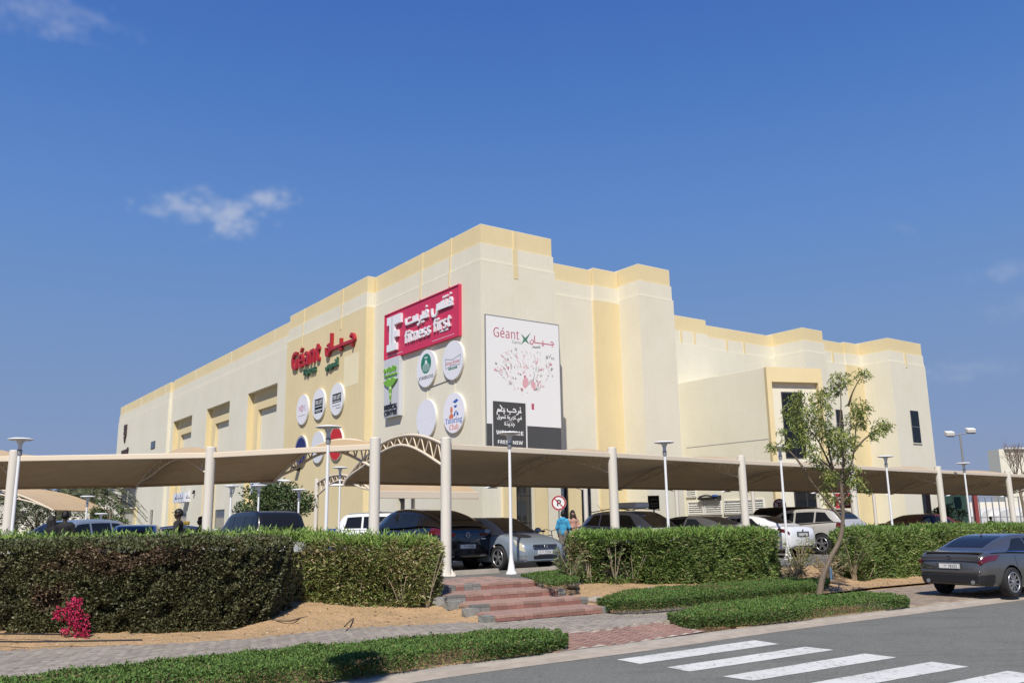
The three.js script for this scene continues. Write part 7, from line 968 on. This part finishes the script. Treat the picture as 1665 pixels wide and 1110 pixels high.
// ---------- things behind the car park ----------
{ // equipment on the side wall, coloured boxes between cars
  const p = onLevel(1140, 818, 3.1); const t = thing('air_handling_unit', 'dark pipework and black equipment on top of the white louvres', 'equipment', [uv2w(22.4, 6.6).x, PARK, uv2w(22.4, 6.6).z], TL); part('casing', rbx(1.9, 0.16, 0.3, 0.05, 0, 2.78, -0.3), M.black, t); part('duct', tube([V3(-0.9, 2.9, -0.3), V3(-0.3, 2.98, -0.3), V3(0.4, 2.88, -0.3), V3(1.0, 2.9, -0.3)], 0.06, 24, 8), M.darkGrey, t); part('blue_bag', rbx(0.4, 0.16, 0.25, 0.06, 0.6, 2.92, -0.2), std(0.03, 0.08, 0.3, 0.7), t); part('bracket', merge([bx(0.05, 0.05, 0.4, -0.7, 2.68, -0.3), bx(0.05, 0.05, 0.4, 0.7, 2.68, -0.3)]), M.galv, t);
  const q = atDepth(536, 861, -31); const cr = thing('plastic_crate', 'blue plastic crate beside the white off-road car', 'crate', [q.x, PARK, q.z], 0.3); const cb = std(0.02, 0.07, 0.42, 0.5); part('crate_wall', merge([bx(0.4, 0.9, 0.02, 0, 0.75, 0.15), bx(0.4, 0.9, 0.02, 0, 0.75, -0.15), bx(0.02, 0.9, 0.28, 0.19, 0.75, 0), bx(0.02, 0.9, 0.28, -0.19, 0.75, 0), bx(0.4, 0.02, 0.3, 0, 0.31, 0)]), cb, cr); part('trolley_base', merge([bx(0.45, 0.04, 0.35, 0, 0.26, 0), ...[[1, 1], [1, -1], [-1, 1], [-1, -1]].map(([a, b]) => bx(0.04, 0.26, 0.04, a * 0.18, 0.13, b * 0.14))]), M.darkGrey, cr);
  const barrier = (x, y, z, label) => { const q = atDepth(x, y, z), b = thing('traffic_barrier', label, 'barrier', [q.x, PARK, q.z], 0.4); const or = std(0.75, 0.13, 0.03, 0.5); part('barrier_body', new THREE.ExtrudeGeometry(new THREE.Shape([[-0.25, 0], [0.25, 0], [0.14, 0.35], [0.09, 0.95], [-0.09, 0.95], [-0.14, 0.35]].map(p => new THREE.Vector2(...p))), { depth: 1.2, bevelEnabled: true, bevelSize: 0.02, bevelThickness: 0.02 }).translate(0, 0, -0.6).rotateY(Math.PI / 2), or, b); part('filler_cap', new THREE.CylinderGeometry(0.07, 0.07, 0.06, 12).translate(0, 0.99, 0), or, b); };
  barrier(382, 845, -42, 'orange plastic barrier left of the round green tree'); barrier(12, 850, -44, 'orange plastic barrier behind the lamp post at the far left');
  const hc = uv2w(-3.5, 30); const lowh = hedge('low clipped green hedge along the long wall', [[hc.x - 0.5, hc.z + 0.4], [hc.x + 4.5, hc.z + 6.4], [hc.x + 5.2, hc.z + 5.8], [hc.x + 0.2, hc.z - 0.3]], PARK, PARK + 0.75, { seed: 400, dens: 500, leaf: leafGeo(0.06, 0.1), bump: 0.15, colour: () => mix3([0.06, 0.11, 0.03], [0.11, 0.17, 0.04], rnd()), top: () => [0.1, 0.17, 0.04] });
  const stemW = (x0, x1, y0, y1, z) => [atDepth(x0, y1, z), atDepth(x1, y0, z)];
  // plastic chair by the column
  const ch = atDepth(316, 860, -29), k = thing('chair', 'pale tubular chair back beside the half hidden figure', 'chair', [ch.x, PARK, ch.z], 2.3), cm = std(0.5, 0.5, 0.47, 0.5); part('seat', rbx(0.46, 0.03, 0.44, 0.012, 0, 0.45, 0), cm, k); for (const [a, b] of [[1, 1], [1, -1], [-1, 1], [-1, -1]]) part('leg', bar(V3(a * 0.2, 0, b * 0.2), V3(a * 0.2, 0.45, b * 0.18), 0.014), cm, k); part('backrest', merge([tube([V3(-0.22, 0.45, -0.2), V3(-0.22, 0.85, -0.26), V3(0, 0.93, -0.29), V3(0.22, 0.85, -0.26), V3(0.22, 0.45, -0.2)], 0.016, 24, 6), tube([V3(-0.2, 0.7, -0.24), V3(0, 0.72, -0.27), V3(0.2, 0.7, -0.24)], 0.012, 12, 6)]), cm, k);
}
{ // right background: low pale building, green screen fence, white tanks
  const b0 = atDepth(1640, 800, -170), t = thing('distant_building', 'low pale flat-roofed building far behind the right canopy', 'building', [b0.x + 6, 0, b0.z], 0.15), top = atDepth(1620, 712, -170).y; const y1 = atDepth(1620, 738, -170).y;
  part('wall', uvm(bx(46, y1, 3, 8, y1 / 2, 8.4)), M.cream, t); 
  const yt = atDepth(1600, 740, -170).y; part('upper_storey', uvm(bx2(-8, 9, 0, yt + 0.2, 7.5, 10.1)), M.creamPlain, t); for (let i = 0; i < 4; i++) part('window', bx2(-6.5 + i * 2, -5.9 + i * 2, yt - 2.2, yt - 1.5, 10.1, 10.16), M.white, t); part('window', bx2(3.4, 4.8, yt - 2.2, yt - 0.9, 10.1, 10.16), M.darkGrey, t); part('parapet', bx2(-8.2, -7.4, yt + 0.2, yt + 0.9, 9, 10.2), M.creamPlain, t); part('roof_edge', bx2(-14, 31, y1, y1 + 0.25, 9.7, 10.4), M.offWhite, t);
  const fz = -66, f0 = atDepth(1530, 850, fz), f1 = atDepth(1552, 850, fz); const fe = thing('screen_fence', 'dark green mesh fence panel at the end of the building', 'fence', [0, 0, 0]); for (let i = 0; i < 2; i++) { const a = lerp(f0.x, f1.x + 1.2, i / 2), c = lerp(f0.x, f1.x + 1.2, (i + 1) / 2); part('mesh_panel', bx2(a + 0.03, c - 0.03, PARK, PARK + 3.2, fz - 0.02, fz + 0.02), std(0.02, 0.05, 0.04, 0.9), fe); } for (let i = 0; i < 3; i++) part('post', new THREE.CylinderGeometry(0.05, 0.05, 3.4, 8).translate(lerp(f0.x, f1.x + 1.2, i / 2), PARK + 1.7, fz + 0.06), std(0.04, 0.08, 0.06, 0.6), fe);
  const redPost = (x, label) => { const p = atDepth(x, 830, -74); const m = part('steel_post', bx(0.3, 4.2, 0.3, p.x, PARK + 2.1, p.z), std(0.22, 0.04, 0.035, 0.6)); tag(m, label, 'post'); }; redPost(1558, 'dark red steel post beside the green fence'); redPost(1588, 'dark red steel post right of the other red post');
  const rail = thing('railing', 'grey railing with thin posts in front of the white tents', 'fence', [0, 0, 0]); const r0 = atDepth(1560, 815, -76), r1 = atDepth(1700, 815, -76); for (let i = 0; i < 14; i++) part('post', bx(0.07, 2.9, 0.07, lerp(r0.x, r1.x, i / 13), PARK + 1.45, -76), M.galv, rail); for (const y of [1.2, 2.85]) part('rail', bx2(r0.x, r1.x, PARK + y, PARK + y + 0.06, -76.03, -75.97), M.galv, rail);
  for (let i = 0; i < 4; i++) { const p = atDepth(1568 + i * 30, 833, -84), w = 3.0 + (i % 2) * 0.6; const tt = thing('storage_tent', 'white rounded storage tent, ' + ['beside the green fence', 'second from the green fence', 'third from the green fence', 'fourth from the green fence'][i], 'tent', [p.x, PARK, p.z], 0.5); part('cover', new THREE.ExtrudeGeometry(new THREE.Shape([[-w / 2, 0], [w / 2, 0], [w / 2, 1.3], [w * 0.35, 1.75], [0, 1.95], [-w * 0.35, 1.75], [-w / 2, 1.3]].map(q => new THREE.Vector2(...q))), { depth: 2.6, bevelEnabled: true, bevelSize: 0.08, bevelThickness: 0.08, bevelSegments: 3 }), std(0.62, 0.61, 0.58, 0.8), tt); part('vent', bx(0.5, 0.35, 0.06, 0.3, 1.2, 2.72), M.midGrey, tt); }
  const wl = part('boundary_wall', uvm(bx2(atDepth(1520, 850, -95).x, atDepth(1720, 850, -95).x, 0, 3.4, -95.3, -95)), M.creamPlain); tag(wl, 'plain pale boundary wall behind the white tents', 'wall');
  const lw = part('boundary_wall', uvm(bx2(-95, -52, 0, 3.6, -110.3, -110)), M.creamPlain); tag(lw, 'pale boundary wall behind the palms at the far left', 'wall');
  const lb = thing('distant_building', 'pale low building behind the palms at the far left', 'building', [-72, 0, -150], 0.2); part('wall', uvm(bx(50, 7, 18, 0, 3.5, 0)), M.creamPlain, lb); part('parapet', uvm(bx(50.4, 0.6, 18.4, 0, 7.3, 0)), M.cream, lb); for (let i = 0; i < 7; i++) part('window', bx(1.6, 1.6, 0.08, -20 + i * 6.5, 4.5, 9.02), M.darkGrey, lb);
}
{ // street lamp on the near side of the road: its head shades the verge
  const hd = V3(-2.2 - 0.08 * 0.839 * 9, 9, -11.25 + 0.997 * 9 / 1.192), t = thing('street_lamp', 'tall grey street lamp with a long arm reaching over the road', 'street lamp', [hd.x - 0.3, 0, 2.2]); const L = hd.z - 2.2;
  part('pole', new THREE.CylinderGeometry(0.06, 0.11, 8.6, 12).translate(0, 4.3, 0), M.galv, t); part('arm', tube([V3(0, 8.5, 0), V3(0.05, 9.0, L * 0.3), V3(0.3, 9.1, L)], 0.04, 24, 8), M.galv, t); part('lamp_head', new THREE.SphereGeometry(0.42, 18, 10).scale(0.85, 0.3, 1.1).translate(0.3, 9.05, L), M.midGrey, t); part('base_plate', rbx(0.4, 0.03, 0.4, 0.01, 0, 0.02, 0), M.galv, t);
}
// dark mass behind the far left: planted bank
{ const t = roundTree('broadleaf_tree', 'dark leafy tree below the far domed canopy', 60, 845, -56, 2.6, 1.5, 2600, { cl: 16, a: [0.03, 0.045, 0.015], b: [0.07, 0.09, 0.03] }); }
renderer.render(scene, camera);
